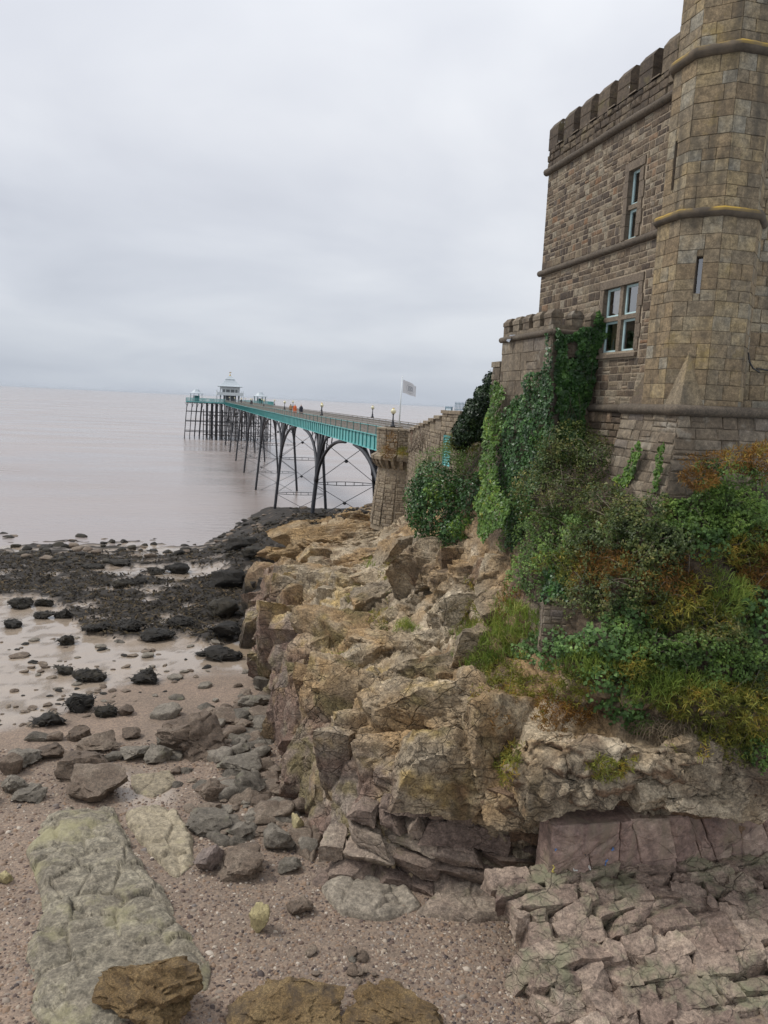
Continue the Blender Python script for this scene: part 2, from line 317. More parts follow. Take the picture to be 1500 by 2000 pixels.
# ---- cliff core: contour lines lofted, boulders pressed on, fused, then weathered
LV = [  # z, (x,y) south face east->west, nose, west face X at Y=20,25,32,40,48,56,66
 (0.5, [(26, 14.4), (14, 14.3), (10.3, 14.3), (7.4, 14.8)], (3.4, 16.7), [3.0, 3.0, 3.1, 3.4, 3.4, 4.6, 8.0]),
 (3.4, [(26, 14.1), (14, 14.0), (10.3, 14.0), (7.4, 14.7)], (3.45, 16.6), [3.05, 3.1, 3.25, 3.6, 4.0, 5.4, 8.4]),
 (4.4, [(26, 14.0), (14, 13.9), (10.3, 13.9), (7.4, 14.6)], (3.45, 16.5), [3.1, 3.2, 3.4, 4.0, 5.0, 6.6, 9.5]),
 (6.4, [(26, 13.8), (14, 13.6), (10.3, 13.7), (7.4, 14.7)], (4.1, 16.8), [3.7, 3.7, 4.1, 5.4, 7.2, 9.6, 14]),
 (7.2, [(26, 13.7), (14, 13.5), (10.3, 13.5), (7.0, 14.3)], (4.9, 17.3), [4.6, 4.4, 5.1, 7.2, 9.4, 13, 20]),
 (7.9, [(26, 12.5), (14, 12.3), (10.3, 12.4), (7.2, 13.7)], (5.9, 18.0), [6.0, 6.0, 6.6, 9.6, 12.2, 17, 24]),
 (9.2, [(26, 12.5), (14, 12.4), (10.3, 12.6), (8.0, 14.6)], (7.6, 18.6), [7.9, 8.0, 9.0, 11.7, 13.6, 19, 25]),
 (11., [(26, 12.9), (14, 12.8), (10.2, 12.9), (8.6, 14.2)], (8.5, 18.6), [8.9, 9.0, 10.3, 12.9, 14.6, 21, 26]),
 (13.4, [(26, 13.5), (14, 13.5), (10.2, 13.5), (9.2, 13.9)], (9.1, 18.3), [9.6, 9.8, 11.3, 13.9, 15.6, 23, 27]),
 (14.5, [(26, 14.3), (14, 14.3), (10.6, 14.3), (10.0, 14.6)], (9.9, 18.5), [10.2, 10.4, 11.9, 14.5, 16.4, 24, 28])]
WY = [20, 25, 32, 40, 48, 56, 66]
Vb = []; npt = 0
for (z, s, n_, w) in LV:
    ring = [(x, y, z) for x, y in s]+[(n_[0], n_[1], z)]+[(x, y, z) for x, y in zip(w, WY)]+[(30, 68, z), (30, 30, z)]; npt = len(ring); Vb += ring
Fb = []
for k in range(len(LV)-1):
    for i in range(npt): j = (i+1) % npt; Fb.append((k*npt+i, (k+1)*npt+i, (k+1)*npt+j, k*npt+j))
Fb.append(tuple(range(npt))); Fb.append(tuple((len(LV)-1)*npt+i for i in range(npt-1, -1, -1)))
cbvh = BVHTree.FromPolygons([Vector(v) for v in Vb], Fb)
def hit(x, y, bv=None):
    d = Vector(ray(x, y)).normalized(); h = (bv or cbvh).ray_cast(Vector((0, 0, ZC)), d)
    return (np.array(h[0]), np.array(h[1]), h[3]) if h[0] is not None else None
def ico(sub):
    bm = bmesh.new(); bmesh.ops.create_icosphere(bm, subdivisions=sub, radius=1.0); V = np.array([v.co[:] for v in bm.verts]); F = np.array([[v.index for v in f.verts] for f in bm.faces]); bm.free(); return V, F
ICO = {k: ico(k) for k in (1, 2, 3, 4, 5)}
def lump(V, sq=0.7): return np.sign(V)*np.abs(V)**sq
AV = list(Vb); AF = list(Fb)
LUMPS = [ # px, py, rx, ry (pixels), thickness m, press
 (690, 1032, 95, 20, 1.4, .3), (615, 1050, 60, 22, 1.2, .3), (555, 1078, 45, 26, 1.2, .3), (640, 1078, 50, 26, 1.2, .3), (715, 1085, 65, 30, 1.2, .3), (560, 1130, 42, 36, 1.0, .3),
 (640, 1128, 52, 38, 1.1, .3), (735, 1160, 48, 30, .9, .3), (835, 1110, 72, 62, .9, .3), (780, 1070, 50, 40, 1.2, .3), (660, 1232, 78, 46, 1.0, .35), (752, 1258, 68, 18, .5, .5), (820, 1318, 82, 52, .9, .35), (866, 1316, 30, 26, .6, .4), (915, 1345, 40, 40, .6, .3),
 (835, 1392, 102, 66, .9, .35), (880, 1480, 88, 58, .7, .3), (645, 1385, 55, 80, .6, .2), (648, 1505, 26, 72, .5, .4), (690, 1425, 38, 42, .6, .35), (735, 1490, 50, 60, .6, .3), (905, 1530, 60, 46, .6, .3), (800, 1530, 60, 34, .5, .3),
 (1050, 1490, 95, 78, .8, .1), (1180, 1500, 110, 66, .8, .1), (1330, 1500, 85, 46, .8, .1), (1000, 1570, 45, 34, .7, .3), (960, 1440, 60, 80, .7, .2), (1080, 1590, 60, 26, .5, .2), (1190, 1600, 60, 24, .5, .2), (1310, 1580, 70, 34, .6, .2), (1440, 1560, 60, 40, .6, .2), (1400, 1610, 40, 22, .5, .3),
 (600, 1480, 45, 90, .6, .15), (560, 1380, 35, 80, .6, .15), (540, 1250, 40, 70, .7, .15), (590, 1290, 40, 40, .6, .3), (500, 1150, 35, 45, .9, .3), (490, 1075, 40, 22, 1.3, .3), (520, 1050, 45, 18, 1.5, .3), (900, 1180, 60, 40, .8, .2), (940, 1250, 50, 30, .6, .3), (780, 1200, 50, 26, .7, .3), (850, 1240, 40, 20, .5, .3)]
LV2, LF2 = ICO[2]
for (x, y, rx, ry, th, pr) in LUMPS[23:33]:
    h = hit(x, y)
    if h is None: continue
    p, n_, dd = h; s = dd/FPX*0.985; d = ray(x, y); d /= np.linalg.norm(d)
    L = lump(LV2*(1+0.12*rng.standard_normal((len(LV2), 1))), 0.62)
    c = p-n_*th*0.5+n_*th*pr
    Q = c+L[:, 0:1]*rx*s*RTn+L[:, 1:2]*ry*s*UPn*1.05+L[:, 2:3]*th*d
    b = len(AV); AV += [tuple(q) for q in Q]; AF += [tuple(int(i)+b for i in f) for f in LF2]
me = bpy.data.meshes.new('cliff_core'); me.from_pydata(AV, [], AF); me.update(); tmp = bpy.data.objects.new('cliff_core', me); COL.objects.link(tmp)
bm = bmesh.new(); bm.from_mesh(me); bmesh.ops.recalc_face_normals(bm, faces=bm.faces); bm.to_mesh(me); bm.free()
md = tmp.modifiers.new('fuse', 'REMESH'); md.mode = 'VOXEL'; md.voxel_size = 0.07
dg = bpy.context.evaluated_depsgraph_get(); ev = tmp.evaluated_get(dg); mm = ev.to_mesh(); nv = len(mm.vertices)
CV = np.empty(nv*3, np.float32); mm.vertices.foreach_get('co', CV); CV = CV.reshape(-1, 3).astype(float)
nl = len(mm.loops); li = np.empty(nl, np.int32); mm.loops.foreach_get('vertex_index', li); CF = li.reshape(-1, 4); ev.to_mesh_clear()
bpy.data.objects.remove(tmp); bpy.data.meshes.remove(me)
cf = CV[CF].mean(1); keep = (cf[:, 2] > 1.2) & (cf[:, 0] < 17) & (cf[:, 2] < 14.2) & ((cf[:, 1] < 67)) & ((cf[:, 2] > zb(cf[:, 0], cf[:, 1])-0.8)); CF = CF[keep]
us, inv = np.unique(CF.ravel(), return_inverse=True); CV = CV[us]; CF = inv.reshape(-1, 4)
def vnorm(V, F):
    a = V[F[:, 0]]-V[F[:, 2]]; b = V[F[:, 1]]-V[F[:, 3 if F.shape[1] == 4 else 2]]; n_ = np.cross(a, b) if F.shape[1] == 4 else np.cross(V[F[:, 1]]-V[F[:, 0]], V[F[:, 2]]-V[F[:, 0]])
    o = np.zeros_like(V)
    for k in range(F.shape[1]): np.add.at(o, F[:, k], n_)
    return o/(np.linalg.norm(o, axis=1, keepdims=True)+1e-9)
for _ in range(2):   # soften the fused skin a little
    acc = np.zeros_like(CV); cnt = np.zeros(len(CV)); ctr = CV[CF].mean(1)
    for k in range(4): np.add.at(acc, CF[:, k], ctr); np.add.at(cnt, CF[:, k], 1)
    CV = acc/np.maximum(cnt, 1)[:, None]
CN = vnorm(CV, CF)
wv = np.stack([fbm(CV*0.7+k*31, 2, 60+k) for k in range(3)], 1)
soil0 = sm(9.0, 10.0, CV[:, 2])
wst = sm(5.4, 4.4, CV[:, 0])*sm(7.6, 6.4, CV[:, 2])          # tall fractured sea face
zs = 1.2-0.65*wst
Q = CV+0.45*wv; Q = Q*np.stack([0.72+0*zs, 0.72+0*zs, zs], 1); f1, f2, id1, t1 = worley(Q, 3); e1 = np.clip((f2-f1)/0.13, 0, 1)
Q2 = (CV+0.2*wv)*np.stack([1.9+0*zs, 1.9+0*zs, 2.4*zs], 1); g1, g2, id2, t2 = worley(Q2, 8); e2 = np.clip((g2-g1)/0.16, 0, 1)
Q3 = (CV+0.1*wv)*np.array([5.0, 5.0, 6.5]); k1, k2, id3, t3 = worley(Q3, 5); e3 = np.clip((k2-k1)/0.25, 0, 1)
big = fbm(CV*0.55, 4, 12); fin = fbm(CV*3.2, 4, 14); pit = np.clip(fbm(CV*5.2, 3, 16)-0.12, 0, 1); rg = sm(-0.25, 0.3, fbm(CV*0.45, 2, 91))
D = 0.14*big + 0.12*(id1-0.5) + 0.30*t1 - 0.16*(1-e1)**2 - 0.12*(1-soil0) + (0.35+0.65*rg)*(0.09*(id2-0.5)+0.15*t2-0.09*(1-e2)**2) + 0.06*fin + (0.3+0.7*rg)*(0.055*t3-0.025*(1-e3)**2) - 0.16*pit + 0.02*fbm(CV*11, 2, 15)
west = sm(5.6, 4.6, CV[:, 0])*sm(7.4, 6.4, CV[:, 2]); soil = sm(0.0, 0.9, CV[:, 2]+0.5*big-np.interp(CV[:, 1], [15.5, 19, 30], [9.2, 10.9, 11.4]))
D = D*(1-0.6*soil); CV2 = CV+CN*D[:, None]; CN2 = vnorm(CV2, CF)
# rock colours: they belong to the beds, not to the light
buff = np.array([0.340, 0.225, 0.112]); grey = np.array([0.300, 0.243, 0.168]); purp = np.array([0.185, 0.122, 0.100]); ochre = np.array([0.360, 0.240, 0.065]); rust = np.array([0.215, 0.118, 0.060]); earth = np.array([0.055, 0.040, 0.026]); dark = np.array([0.040, 0.031, 0.021]); olive = np.array([0.185, 0.150, 0.055])
def mx(c, d, f): return c*(1-f)+d*f
def rockcolor(P, ida, idb, under=None):
    n1 = fbm(P*0.4, 4, 40)[:, None]; n2 = fbm(P*1.3, 4, 41)[:, None]; n3 = fbm(P*2.6, 4, 42)[:, None]; n4 = fbm(P*0.8+9, 5, 43)[:, None]; n5 = fbm(P*5.0, 4, 46)[:, None]; bg = fbm(P*0.55, 4, 12)
    c = mx(np.broadcast_to(buff, P.shape), grey, sm(-0.2, 0.3, n1)); c = mx(c, np.array([0.50, 0.415, 0.295]), 0.85*sm(0.0, 0.36, n4+0.3*n3)); c = mx(c, np.array([0.110, 0.075, 0.048]), 0.75*sm(0.1, 0.42, n2+0.25*n5)); c = c*(0.8+0.25*ida[:, None]+0.15*idb[:, None])
    wz = (sm(5.0, 4.0, P[:, 0]-0.02*np.maximum(0, P[:, 1]-34)+0.6*bg)*sm(7.6, 6.0, P[:, 2]+0.9*bg))[:, None]; c = mx(c, mx(np.broadcast_to(purp, P.shape), np.array([0.275, 0.225, 0.185]), sm(-0.15, 0.25, n2)), 0.85*wz)
    lz = (sm(7.6, 5.2, P[:, 0]+0.8*bg)*sm(64, 36, P[:, 1]))[:, None]; c = mx(c, ochre, 0.75*lz*sm(0.08, 0.36, n4*0.7+0.45*n3)*(1-0.55*wz)); c = mx(c, olive, 0.7*lz*sm(0.1, 0.4, n2-0.2*n1+0.2*n5))
    c = mx(c, rust, 0.65*sm(0.2, 0.48, n2*0.6+0.5*n4))
    hd = (sm(36, 50, P[:, 1]))[:, None]; c = mx(c, np.array([0.30, 0.195, 0.085]), 0.5*hd); c = mx(c, dark, sm(4.6, 3.7, P[:, 2:3]+0.6*n2)*sm(34, 40, P[:, 1:2]))
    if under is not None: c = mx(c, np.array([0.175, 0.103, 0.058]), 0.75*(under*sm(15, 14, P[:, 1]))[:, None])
    return c*(1+0.22*n5)
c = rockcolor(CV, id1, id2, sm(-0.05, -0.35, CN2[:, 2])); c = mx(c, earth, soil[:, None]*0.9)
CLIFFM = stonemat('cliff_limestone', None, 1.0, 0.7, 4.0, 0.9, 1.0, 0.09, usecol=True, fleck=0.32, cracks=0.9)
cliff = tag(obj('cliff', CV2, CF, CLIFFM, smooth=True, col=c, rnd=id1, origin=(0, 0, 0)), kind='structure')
cbvh2 = BVHTree.FromPolygons(CV2.tolist(), CF.tolist())
def ground(x, y):
    """first thing a line of sight meets among cliff and beach"""
    a = hit(x, y, cbvh2); b = hit(x, y, beach_bvh)
    if a is None: return b
    if b is None: return a
    return a if a[2] < b[2] else b
# ================================================================== masonry tools
def lay(u0, u1, v0, v1, hr, wr, holes=(), joint=0.012, split=0.18, seed=1):
    r = random.Random(seed); out = []; v = v0
    while v < v1-0.02:
        h = r.uniform(*hr)
        if v+h > v1-hr[0]*0.6: h = v1-v
        u = u0-r.uniform(0, wr[0]*0.9)
        while u < u1:
            w = r.uniform(*wr)
            if u+w > u1-wr[0]*0.5: w = u1-u
            a, b = max(u, u0), min(u+w, u1)
            if b-a > 0.05:
                if h > hr[0]*1.35 and r.random() < split: hm = v+h*r.uniform(.4, .6); out += [(a, b, v, hm), (a, b, hm, v+h)]
                else: out.append((a, b, v, v+h))
            u += w
        v += h
    res = []
    for (a, b, c, d) in out:
        cut = [(a, b, c, d)]
        for (p, q, s, t) in holes:
            nw = []
            for (a2, b2, c2, d2) in cut:
                if b2 <= p or a2 >= q or d2 <= s or c2 >= t: nw.append((a2, b2, c2, d2)); continue
                if a2 < p: nw.append((a2, p, c2, d2))
                if b2 > q: nw.append((q, b2, c2, d2))
                a3, b3 = max(a2, p), min(b2, q)
                if c2 < s: nw.append((a3, b3, c2, s))
                if d2 > t: nw.append((a3, b3, t, d2))
            cut = nw
        res += [(a2+joint, b2-joint, c2+joint, d2-joint) for (a2, b2, c2, d2) in cut if b2-a2 > 0.05 and d2-c2 > 0.045]
    return res
def block(O, u, v, n, rect, depth, cham=0.015, jit=0.008, r=random, pil=0.3, taper=None):
    a, b, c, d = rect; O = np.array(O, float); u = np.array(u, float); v = np.array(v, float); n = np.array(n, float)
    cs = [(a, c), (b, c), (b, d), (a, d)]; ch = min(cham, (b-a)*.25, (d-c)*.25); j = lambda: r.uniform(-jit, jit)
    dep = depth*(1+r.uniform(-.35, .45))
    V = [O+u*x+v*y-n*0.03 for x, y in cs]
    V += [O+u*(x+j())+v*(y+j())+n*(dep*0.45) for x, y in cs]
    ins = [(a+ch, c+ch), (b-ch, c+ch), (b-ch, d-ch), (a+ch, d-ch)]
    V += [O+u*(x+j()*1.5)+v*(y+j()*1.5)+n*(dep*(1+r.uniform(-pil, pil)*.5)) for x, y in ins]
    V.append(O+u*((a+b)/2+j()*2)+v*((c+d)/2+j()*2)+n*(dep*(1+pil*r.uniform(0, 1))))
    F = []
    for k in range(4): l = (k+1) % 4; F += [(k, l, 4+l, 4+k), (4+k, 4+l, 8+l, 8+k), (8+k, 8+l, 12)]
    return np.array(V), F
def masonry(parent, sets, mat, name='stone', limit=300, rest='stonework', seed=3):
    """sets: list of (O,u,v,n,rects,depth,cham,jit,pil). The largest stones in view become parts of their own, the rest one part."""
    r = random.Random(seed); allb = []
    for (O, u, v, n, rects, depth, cham, jit, pil) in sets:
        cu = np.array(O, float)
        for q in rects:
            V, F = block(O, u, v, n, q, depth, cham, jit, r, pil); ctr = V[4:8].mean(0); x, y = proj(ctr[None])
            dist = np.linalg.norm(ctr-np.array([0, 0, ZC])); face = max(0.0, -np.dot(np.array(n, float), (ctr-np.array([0, 0, ZC]))/dist))
            vis = -40 < x[0] < 1540 and -40 < y[0] < 2040
            allb.append(((q[1]-q[0])*(q[3]-q[2])*(face+.02)/dist**2*(1 if vis else 0.0001), V, F, r.random()))
    allb.sort(key=lambda t: -t[0]); mb = MB()
    for k, (_, V, F, q) in enumerate(allb):
        if k < limit: obj(name, V, F, mat, parent, rnd=q, origin=V.mean(0))
        else: mb.add(V, F, q)
    if mb.V: tag(mb.build(rest, mat, parent), kind='stuff')
    return len(allb)
def panel(mb, O, u, v, rect, holes=()):
    """wall sheet with openings"""
    O = np.array(O, float); u = np.array(u, float); v = np.array(v, float)
    us = sorted({rect[0], rect[1], *[h[0] for h in holes], *[h[1] for h in holes]}); vs = sorted({rect[2], rect[3], *[h[2] for h in holes], *[h[3] for h in holes]})
    us = [x for x in us if rect[0] <= x <= rect[1]]; vs = [x for x in vs if rect[2] <= x <= rect[3]]
    for i in range(len(us)-1):
        for k in range(len(vs)-1):
            mu, mv = (us[i]+us[i+1])/2, (vs[k]+vs[k+1])/2
            if any(h[0] < mu < h[1] and h[2] < mv < h[3] for h in holes): continue
            mb.add([O+u*us[i]+v*vs[k], O+u*us[i+1]+v*vs[k], O+u*us[i+1]+v*vs[k+1], O+u*us[i]+v*vs[k+1]], [(0, 1, 2, 3)])
WALLS = stonemat('rubble_stone', [(0.1, (0.055, 0.039, 0.028)), (0.3, (0.105, 0.075, 0.049)), (0.45, (0.155, 0.113, 0.072)), (0.55, (0.095, 0.075, 0.058)), (0.68, (0.180, 0.138, 0.088)), (0.82, (0.245, 0.208, 0.152)), (0.93, (0.175, 0.100, 0.053))], 1.0, 0.85, 7.0, 0.9, 0.7, 0.02, fleck=0.25, lichen=((0.33, 0.30, 0.24, 1), 2.2, 0.62, 0.4))
ASHLAR = stonemat('ashlar_stone', [(0.1, (0.140, 0.101, 0.062)), (0.32, (0.232, 0.170, 0.097)), (0.48, (0.189, 0.150, 0.099)), (0.6, (0.287, 0.214, 0.113)), (0.73, (0.232, 0.210, 0.163)), (0.85, (0.262, 0.182, 0.087)), (0.95, (0.262, 0.150, 0.075))], 0.8, 0.58, 8.0, 0.88, 0.6, 0.018, fleck=0.26, lichen=((0.29, 0.205, 0.055, 1), 1.1, 0.60, 0.5), streak=((0.060, 0.050, 0.036, 1), 0.7))
PARAS = stonemat('weathered_parapet_stone', [(0.15, (0.060, 0.044, 0.031)), (0.5, (0.105, 0.078, 0.053)), (0.85, (0.155, 0.120, 0.078))], 1.2, 0.55, 7.0, 0.92, 0.7, 0.02, spots=((0.55, 0.53, 0.47, 1), 7.0, 0.69), lichen=((0.13, 0.108, 0.045, 1), 1.8, 0.55, 0.6))
COPES = stonemat('string_course_stone', [(0.2, (0.065, 0.051, 0.038)), (0.8, (0.135, 0.106, 0.075))], 1.5, 0.4, 9.0, 0.9, 0.6, 0.012, lichen=((0.22, 0.20, 0.15, 1), 3.0, 0.6, 0.5))
GREYS = stonemat('grey_buff_stone', [(0.1, (0.095, 0.073, 0.051)), (0.4, (0.155, 0.120, 0.082)), (0.65, (0.205, 0.166, 0.117)), (0.8, (0.14, 0.115, 0.094)), (0.93, (0.175, 0.108, 0.065))], 1.0, 0.6, 7.0, 0.9, 0.6, 0.02, fleck=0.22, lichen=((0.36, 0.33, 0.27, 1), 1.8, 0.58, 0.5), streak=((0.07, 0.058, 0.044, 1), 0.55))
MORT = stonemat('lime_mortar', [(0.2, (0.27, 0.215, 0.15)), (0.8, (0.37, 0.30, 0.22))], 2.0, 0.2, 10.0, 0.95, 0.5, 0.01)
BUFFS = stonemat('buff_rubble_stone', [(0.1, (0.125, 0.096, 0.066)), (0.4, (0.205, 0.160, 0.108)), (0.65, (0.265, 0.215, 0.150)), (0.85, (0.20, 0.16, 0.12)), (0.95, (0.24, 0.16, 0.09))], 1.0, 0.6, 7.0, 0.9, 0.7, 0.02, fleck=0.22, lichen=((0.33, 0.29, 0.2, 1), 1.8, 0.58, 0.5))
MORTD = stonemat('dark_joint_mortar', [(0.2, (0.13, 0.10, 0.068)), (0.8, (0.20, 0.158, 0.11))], 2.0, 0.2, 10.0, 0.95, 0.5, 0.01)
DRESS = stonemat('dressed_stone', [(0.2, (0.145, 0.112, 0.08)), (0.8, (0.215, 0.170, 0.122))], 1.5, 0.4, 10.0, 0.88, 0.4, 0.01, streak=((0.13, 0.1, 0.075, 1), 0.5))
m, nt = newmat('lichened_string'); g = N(nt, 'ShaderNodeNewGeometry'); nn = N(nt, 'ShaderNodeTexNoise', i_Vector=g.outputs['Position'], i_Scale=3.0, i_Detail=8.0, i_Roughness=0.65)
cb = ramp(nt, nn.outputs[0], [(0.3, (0.055, 0.043, 0.031)), (0.7, (0.13, 0.1, 0.068))]); up = N(nt, 'ShaderNodeSeparateXYZ', i_0=g.outputs['True Normal']).outputs[2]
n5 = N(nt, 'ShaderNodeTexNoise', i_Vector=g.outputs['Position'], i_Scale=1.3, i_Detail=5.0)
lf = math_(nt, 'MULTIPLY', ramp(nt, up, [(0.05, 0.0), (0.5, 1.0)]), ramp(nt, n5.outputs[0], [(0.47, 0.0), (0.58, 1.0)]))
finish(nt, mixc(nt, lf, cb, (0.36, 0.235, 0.04, 1)), 0.92, nn.outputs[0], 0.6, 0.02); LICH = m
FRAME = plain('pale_aqua_painted_timber', (0.50, 0.66, 0.66), 0.45, 0.08, 12)
m, nt = newmat('window_glass'); gl = N(nt, 'ShaderNodeBsdfGlossy', i_Color=(0.95, 0.95, 0.95, 1), i_Roughness=0.02); tr = N(nt, 'ShaderNodeBsdfTransparent', i_Color=(0.75, 0.8, 0.8, 1)); fr = N(nt, 'ShaderNodeFresnel', i_IOR=1.6)
mx_ = N(nt, 'ShaderNodeMixShader', i_0=math_(nt, 'ADD', math_(nt, 'MULTIPLY', fr.outputs[0], 1.3), 0.22), i_1=tr.outputs[0], i_2=gl.outputs[0]); N(nt, 'ShaderNodeOutputMaterial', i_Surface=mx_.outputs[0]); GLASS = m
ROOM = plain('dim_room_plaster', (0.09, 0.075, 0.06), 0.9); CURT = plain('tan_curtain', (0.62, 0.46, 0.28), 0.9); LEAD = plain('grey_lead', (0.22, 0.24, 0.27), 0.45, 0.2, 10)
# ================================================================== toll house
HX = 10.6; HY0, HY1 = 15.0, 22.92; Z1, Z2, ZP = 22.76, 19.74, 15.65
house = thing('toll_house', 'tall castellated rubble-stone house with octagonal turret standing on the cliff', 'house', (14, 19, 12.5))
WIN1 = (17.66, 18.16, 19.86, 21.52); WIN2 = (17.28, 18.92, 17.10, 18.74)
holes = [(a-0.02, b+0.02, c_-0.02, d+0.02) for a, b, c_, d in (WIN1, WIN2)]
mb = MB(); panel(mb, (HX, 0, 0), (0, 1, 0), (0, 0, 1), (HY0, HY1, 12.0, 23.2), [WIN1, WIN2])
mb.add([(HX, HY1, 12), (19, HY1, 12), (19, HY1, 23.2), (HX, HY1, 23.2)], [(0, 1, 2, 3)]); mb.add([(HX, HY0, 12), (19, HY0, 12), (19, HY0, 26), (HX, HY0, 26)], [(0, 3, 2, 1)])
mb.add([(19, HY0, 12), (19, HY1, 12), (19, HY1, 23.2), (19, HY0, 23.2)], [(0, 1, 2, 3)]); mb.add([(HX, HY0, 23.19), (19, HY0, 23.19), (19, HY1, 23.19), (HX, HY1, 23.19)], [(0, 1, 2, 3)])
wall = mb.build('wall', MORT, house)
Wn = (-1, 0, 0); uY = (0, 1, 0); vZ = (0, 0, 1)
sur = [(a-0.24, b+0.24, c_-0.2, d+0.22) for a, b, c_, d in (WIN1, WIN2)]
sets = [((HX, 0, 0), uY, vZ, Wn, lay(16.0, HY1, 19.84, 22.66, (.12, .22), (.15, .38), sur, .013, seed=2), .012, .018, .009, .6),
        ((HX, 0, 0), uY, vZ, Wn, lay(16.0, HY1, 15.75, 19.64, (.13, .25), (.17, .45), sur, .013, seed=5), .012, .018, .009, .6),
        ((HX-.06, 0, 0), uY, vZ, Wn, lay(16.2, 19.4, 12.6, 15.56, (.15, .28), (.2, .5), (), .010, seed=6), .03, .02, .008, .5),
        ((0, HY1, 0), (1, 0, 0), vZ, (0, 1, 0), lay(HX, 13.5, 17.5, 22.66, (.16, .3), (.25, .5), (), .010, seed=16), .02, .02, .008, .5)]
masonry(wall, sets, WALLS, 'stone', 300, 'small_stonework')
# parapet and merlons
mb = MB(); mb.box((HX-.03, 16.0, Z1), (HX+.45, HY1+.03, Z1+.02)); para = mb.build('parapet', PARAS, house)
masonry(para, [((HX-.0, 0, 0), uY, vZ, Wn, lay(15.9, HY1+.03, Z1+.08, 23.38, (.16, .27), (.2, .45), (), .006, seed=8), .05, .02, .008, .4)], PARAS, 'parapet_stone')
mb = MB(); mb.box((HX+.01, 15.9, Z1+.02), (HX+.42, HY1+.02, 23.38)); mb.build('parapet_core', PARAS, para)
pitch = (HY1-16.05)/7
for k in range(8):
    y0 = HY1+.04-k*pitch-.58; y1 = y0+.58; mb = MB(); r_ = random.random()*.1; x0, x1 = HX-.05, HX+.36
    mb.add([(x0, y0, 23.38), (x1, y0, 23.38), (x1, y1, 23.38), (x0, y1, 23.38), (x0, y0, 23.98), (x1, y0, 23.98), (x1, y1, 23.98), (x0, y1, 23.98), (x0+.13, y0+.004, 24.14+r_*.4), (x1-.1, y0+.004, 24.14+r_*.4), (x1-.1, y1-.004, 24.14+r_*.4), (x0+.13, y1-.004, 24.14+r_*.4)],
           [(0, 1, 5, 4), (1, 2, 6, 5), (2, 3, 7, 6), (3, 0, 4, 7), (4, 5, 9, 8), (5, 6, 10, 9), (6, 7, 11, 10), (7, 4, 8, 11), (8, 9, 10, 11)], random.random())
    mb.box((x0-.012, y0-.012, 23.70), (x0+.2, y1+.012, 23.705), .3); mb.build('merlon', PARAS, para)
    if k < 7: mb = MB(); mb.add([(x0-.04, y0-.39+.012, 23.38), (x1, y0-.39+.012, 23.38), (x1, y0-.012, 23.38), (x0-.04, y0-.012, 23.38), (x0-.04, y0-.378, 23.41), (x1, y0-.378, 23.52), (x1, y0-.012, 23.52), (x0-.04, y0-.012, 23.41)], [(0, 1, 5, 4), (1, 2, 6, 5), (2, 3, 7, 6), (3, 0, 4, 7), (4, 5, 6, 7)]); mb.build('crenel_sill', DRESS, para)
for (z, ya, yb_, rr, xx) in ((Z1, 15.9, HY1+.1, .105, HX-.03), (Z2, 16.0, HY1+.1, .095, HX-.02), (ZP, 16.2, 19.2, .105, HX-.08)):
    mb = MB(); n_ = 14; pts = [(xx+random.uniform(-.006, .006), ya+(yb_-ya)*i/n_, z+random.uniform(-.006, .006)) for i in range(n_+1)]; mb.tube(pts, [rr*random.uniform(.95, 1.05) for _ in pts], 10); mb.build('string_course', COPES, house, smooth=True)
